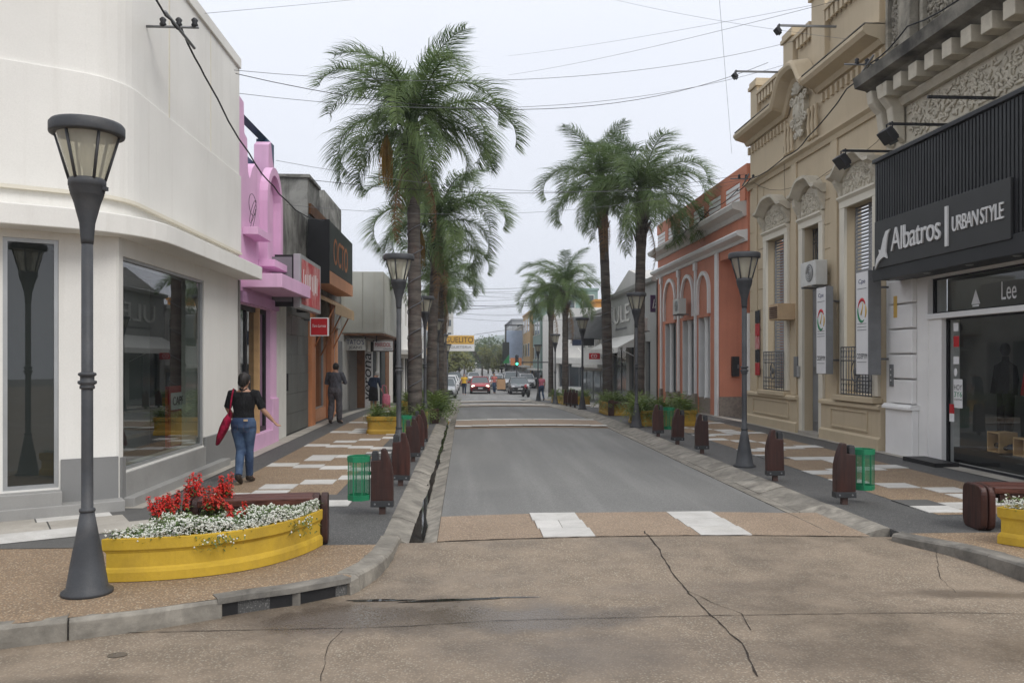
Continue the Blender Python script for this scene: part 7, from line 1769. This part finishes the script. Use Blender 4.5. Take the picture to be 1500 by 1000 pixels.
# billboard and signs
bb = thing('billboard','pale blue billboard on a dark post','billboard',WY(753,525,105)); c0 = WY(742,484,105); c1 = WY(765,524,105); q = MB(); q.box(c0[0],105,c1[2],c1[0],105.3,c0[2]); part('panel', q, M['billboard'], bb); q = MB(); q.tube([(c0[0]-.1,105.1,-1.3),(c0[0]-.1,105.1,c0[2]+.8)],.12,8); q.box(c0[0]-.2,105.05,c0[2]+.6,c1[0],105.2,c0[2]+.75); part('post', q, M['iron_d'], bb)
gsn = thing('green_arrow_sign','dark sign with a green triangle beside the billboard','sign',WY(741,530,98)); c0 = WY(736,501,98); c1 = WY(746,532,98); q = MB(); q.box(c0[0],98,c1[2],c1[0],98.2,c0[2]); part('board', q, M['darkgreen'], gsn); q = MB(); q.prism([(c0[0],c1[2]),(c1[0],c1[2]),(c1[0],c1[2]+1.1)],lambda x,z:(x,97.97,z),lambda x,z:(x,97.99,z)); part('triangle', q, M['greensign'], gsn); q = MB(); q.tube([((c0[0]+c1[0])/2,98.1,-1.2),((c0[0]+c1[0])/2,98.1,c1[2])],.08,6); part('post', q, M['iron_d'], gsn)
tl = thing('traffic_light','traffic light showing green on the far right corner','traffic light',(WY(757,530,72)[0],72,gz(72))); x,y,z = ORG[tl.name]; q = MB(); q.tube([(x,y,z),(x,y,z+3.3)],.06,8); part('pole', q, M['iron_d'], tl); q = MB(); q.box(x-.15,y-.25,z+2.35,x+.15,y-.05,z+3.25); part('head', q, M['iron_d'], tl, bevel=.02)
for k_,(mm) in enumerate(('green_lit','ink','ink')): q = MB(); q.ell((x,y-.26,z+2.5+k_*.3),(.1,.04,.1),10,6); part('lens', q, M[mm], tl)
orr = thing('orange_shop_sign','orange shop sign above the parked pickup','sign',WY(757,530,80)); c0 = WY(748,524,80); c1 = WY(764,535,80); q = MB(); q.box(c0[0],80,c1[2],c1[0],80.2,c0[2]); part('board', q, M['orange'], orr); q = MB(); q.tube([(c1[0],80.1,c1[2]+.3),(8.2,80.1,c1[2]+.3)],.05,6); part('bracket', q, M['iron_d'], orr)
# trees at the end of the street
def tree(x, y, H, rw, label, m, seed):
    rr = random.Random(seed); z0 = gz(y)-.4; t = thing('tree', label, 'tree', (x,y,z0), 'trees at the far end of the street')
    q = MB(); q.tube([(x,y,z0),(x+.1,y,z0+H*.3),(x,y,z0+H*.55)],[.22,.17,.1],8)
    for k_ in range(5): a = rr.uniform(0,6.28); q.tube([(x,y,z0+H*.35),(x+rw*.3*math.cos(a),y+rw*.3*math.sin(a),z0+H*.55),(x+rw*.6*math.cos(a),y+rw*.6*math.sin(a),z0+H*.75)],[.1,.07,.03],6)
    part('trunk', q, M['bark'], t); q = MB(); cl = []
    for k_ in range(14): a = rr.uniform(0,6.28); r = rw*rr.uniform(.1,.75); cl.append((x+r*math.cos(a),y+r*math.sin(a),z0+H*rr.uniform(.38,.88),rw*rr.uniform(.28,.45)))
    for c in cl:
        for k_ in range(85):
            v = Vector((rr.gauss(0,1),rr.gauss(0,1),rr.gauss(0,1))).normalized()*c[3]*rr.uniform(.6,1.08); p = Vector(c[:3])+v; d = Vector((rr.gauss(0,1),rr.gauss(0,1),rr.gauss(0,.6))).normalized(); s_ = d.orthogonal().normalized(); l = rr.uniform(.15,.34)
            q.add([p-d*l,p+s_*l*.5,p+d*l,p-s_*l*.5],[(0,1,2,3)])
    part('crown', q, M[m], t)
for i,(u,Y,H,rw,mm) in enumerate(((655,120,5.2,2.6,'tree_y'),(672,128,5.6,2.6,'tree_y'),(688,165,7.4,4.2,'tree'),(706,160,8.0,4.2,'tree'),(722,150,6.2,3.0,'tree_y'),(734,140,5.4,2.4,'tree_y'),(680,200,8.5,5,'tree'),(715,205,9,5.5,'tree'),(745,190,8,5,'tree'))):
    tree(WY(u,540,Y)[0],Y,H,rw,['yellow green tree nearest the street banner','yellow green tree under the banner end','dark round tree at the street end, left of the tallest','tallest dark tree closing the street','yellow green tree right of the tallest dark one','small yellow green tree beside the green arrow sign','dark tree far behind the banner','broad dark tree far behind the tallest','dark tree behind the billboard'][i],mm,i)
b = MB(); hz = lambda x,y: -3+26*math.exp(-((x-60)/75)**2)*sm((y-560)/300)+14*math.exp(-((x+60)/120)**2)*sm((y-600)/300)+10*math.exp(-((x-260)/160)**2)*sm((y-560)/300); b.sheet(frange(-700,700,56), frange(520,1100,20), hz); struct('hill', b, M['hill'])

# ================================================================= cables
def cable(pts, r, label, m='cable', sag=.3, group='overhead wires', n=18, name='overhead_wire', wig=0):
    q = MB(); P2 = []; rr = random.Random(len(label))
    for a, c in zip(pts, pts[1:]):
        a, c = Vector(a), Vector(c); k0 = max(4, int(n*(a-c).length/12))
        for i in range(k0): t = i/k0; p = a.lerp(c,t); P2.append((p.x+rr.uniform(-wig,wig),p.y+rr.uniform(-wig,wig),p.z-sag*4*t*(1-t)+rr.uniform(-wig,wig)))
    P2.append(pts[-1]); q.tube(P2,r*.6,5); return solo(name,q,M[m],label,'cable',group)
L = lambda u,v,x=XL+.15: WX(u,v,x); Rr = lambda u,v,x=XR-.15: WX(u,v,x)
cable([L(343,103),Rr(1165,60)],.008,'thin wire from the white building corner to the beige parapet','cable_g',.5)
cable([L(345,108),Rr(1125,92)],.011,'wire from the white building to the far parapet pier','cable',.9)
cable([L(350,137),Rr(1150,95)],.008,'wire from the pink gable across to the beige cornice','cable_g',.6)
cable([L(300,20),WX(760,-30,3.2)],.006,'thin wire leaving the white roof towards the sky','cable_g',.1)
cable([L(404,235),Rr(1100,262)],.008,'wire from the pink gable to the join of the beige and terracotta houses','cable_g',.5)
cable([L(410,258),Rr(1092,255)],.010,'wire crossing in front of the tall palm to the terracotta parapet','cable',.45)
cable([L(420,300),Rr(1080,268)],.007,'low wire from the stained parapet to the terracotta house','cable_g',.5)
cable([WX(745,82,2),Rr(1190,8)],.007,'wire rising steeply to the ornate attic','cable_g',.1); cable([WX(745,110,2),Rr(1250,-5)],.008,'second wire rising steeply to the ornate attic','cable',.15)
cable([WX(1053,-10,5.2),WX(1072,225,7.4)],.006,'near vertical drop wire ending at the terracotta parapet','cable',.0)
cable([WX(880,-5,4.0),Rr(1260,60)],.006,'slanting wire over the beige house','cable_g',.1)
for i,(y,z,s_) in enumerate(((52,6.6,.5),(54,6.0,.5),(56,7.2,.6),(58,5.6,.4),(60,6.4,.5),(64,7.6,.6),(70,6.8,.5),(76,8.2,.6),(84,7.4,.5),(92,8.6,.6),(62,5.2,.4),(100,8.0,.5),(57,6.9,.3),(66,6.0,.4))):
    cable([(-4,y,z+random.uniform(-.3,.3)),(8.2,y+random.uniform(-3,3),z+random.uniform(-.6,.6))],.018,'one of the many wires strung across the far end of the street','cable_g' if i%3 else 'cable',s_)
# thick bundles along the facades
lb_pts = [WX(u,v,XL+.42) for u,v in ((222,-15),(250,28),(266,42),(300,110),(364,224),(400,272),(440,312),(478,323)) ]
cable(lb_pts,.022,'thick black cable bundle running along the white and pink facades','cable',.05,'cable bundles along the facades',24,'cable_bundle',.012)
rb_pts = [WX(u,v,XR-.25) for u,v in ((1500,-60),(1330,40),(1275,92),(1240,130),(1185,200),(1150,230),(1100,262),(1080,280))]
cable(rb_pts,.024,'thick black cable bundle running along the beige cornice','cable',.06,'cable bundles along the facades',24,'cable_bundle',.014)
cable([WX(u,v,XR-.5) for u,v in ((1082,278),(1040,306),(1005,338),(975,365))],.02,'thick black cable bundle in front of the terracotta parapet','cable',.1,'cable bundles along the facades',20,'cable_bundle',.02)
cable([WX(u,v,XR-.1) for u,v in ((1100,425/1.0-160),(1160,275),(1240,228),(1300,190))],.009,'thin looping cable over the window hoods of the beige house','cable',.15,'cable bundles along the facades')
cable([WX(u,v,XR-.1) for u,v in ((1148,215),(1150,290),(1165,300),(1172,270))],.008,'short hanging cable tail beside the beige hood','cable',.02,'cable bundles along the facades')
def coil(x, y, z, r, lab):
    q = MB()
    for k_ in range(3): q.tube([(x,y+r*(1-.1*k_)*math.cos(i*.4)+.03*k_,z+r*1.1*(.7+.16*k_)*math.sin(i*.4+k_)-.12*k_) for i in range(15)],.005,5)
    solo('cable_coil',q,M['cable'],lab,'cable')
p = WX(370,300,XL+.12); coil(p[0],p[1],p[2],.26,'coil of spare black cable hanging on the pink gable')
def bracket(p, lab):
    t = thing('cable_bracket',lab,'bracket',p); q = MB(); q.tube([(p[0]-.45,p[1],p[2]),(p[0]+.25,p[1],p[2])],.018,6); q.tube([(p[0]-.05,p[1]-.35,p[2]+.05),(p[0]+.05,p[1]+.45,p[2]-.1)],.02,6); part('arm', q, M['steel'], t)
    for k_ in range(3): q = MB(); q.lathe([(.03,0),(.045,.03),(.03,.06),(.045,.09),(.02,.12)],8,(p[0]-.2+.2*k_,p[1],p[2])); part('insulator', q, M['iron_d'], t)
bracket(WX(262,40,XL+.42),'steel cable bracket with insulators on the white upper wall'); bracket(WX(1270,95,XR-.35),'steel cable bracket with insulators by the console brackets'); bracket(WX(1093,262,XR-.3),'steel cable bracket with insulators at the terracotta parapet end')

# ================================================================= haze of the damp air
b = MB(); b.box(-900,-80,-9,900,1150,60); hz_ = solo('haze', b, None, kind='stuff')
hm = bpy.data.materials.new('haze_air'); hm.use_nodes = True; ht = hm.node_tree; ht.nodes.clear()
ho = ht.nodes.new('ShaderNodeOutputMaterial'); hv = ht.nodes.new('ShaderNodeVolumePrincipled'); hv.inputs['Color'].default_value = (.90,.93,.97,1); hv.inputs['Density'].default_value = .0008; hv.inputs['Anisotropy'].default_value = .2
ht.links.new(hv.outputs[0], ho.inputs['Volume']); hz_.data.materials.clear(); hz_.data.materials.append(hm)
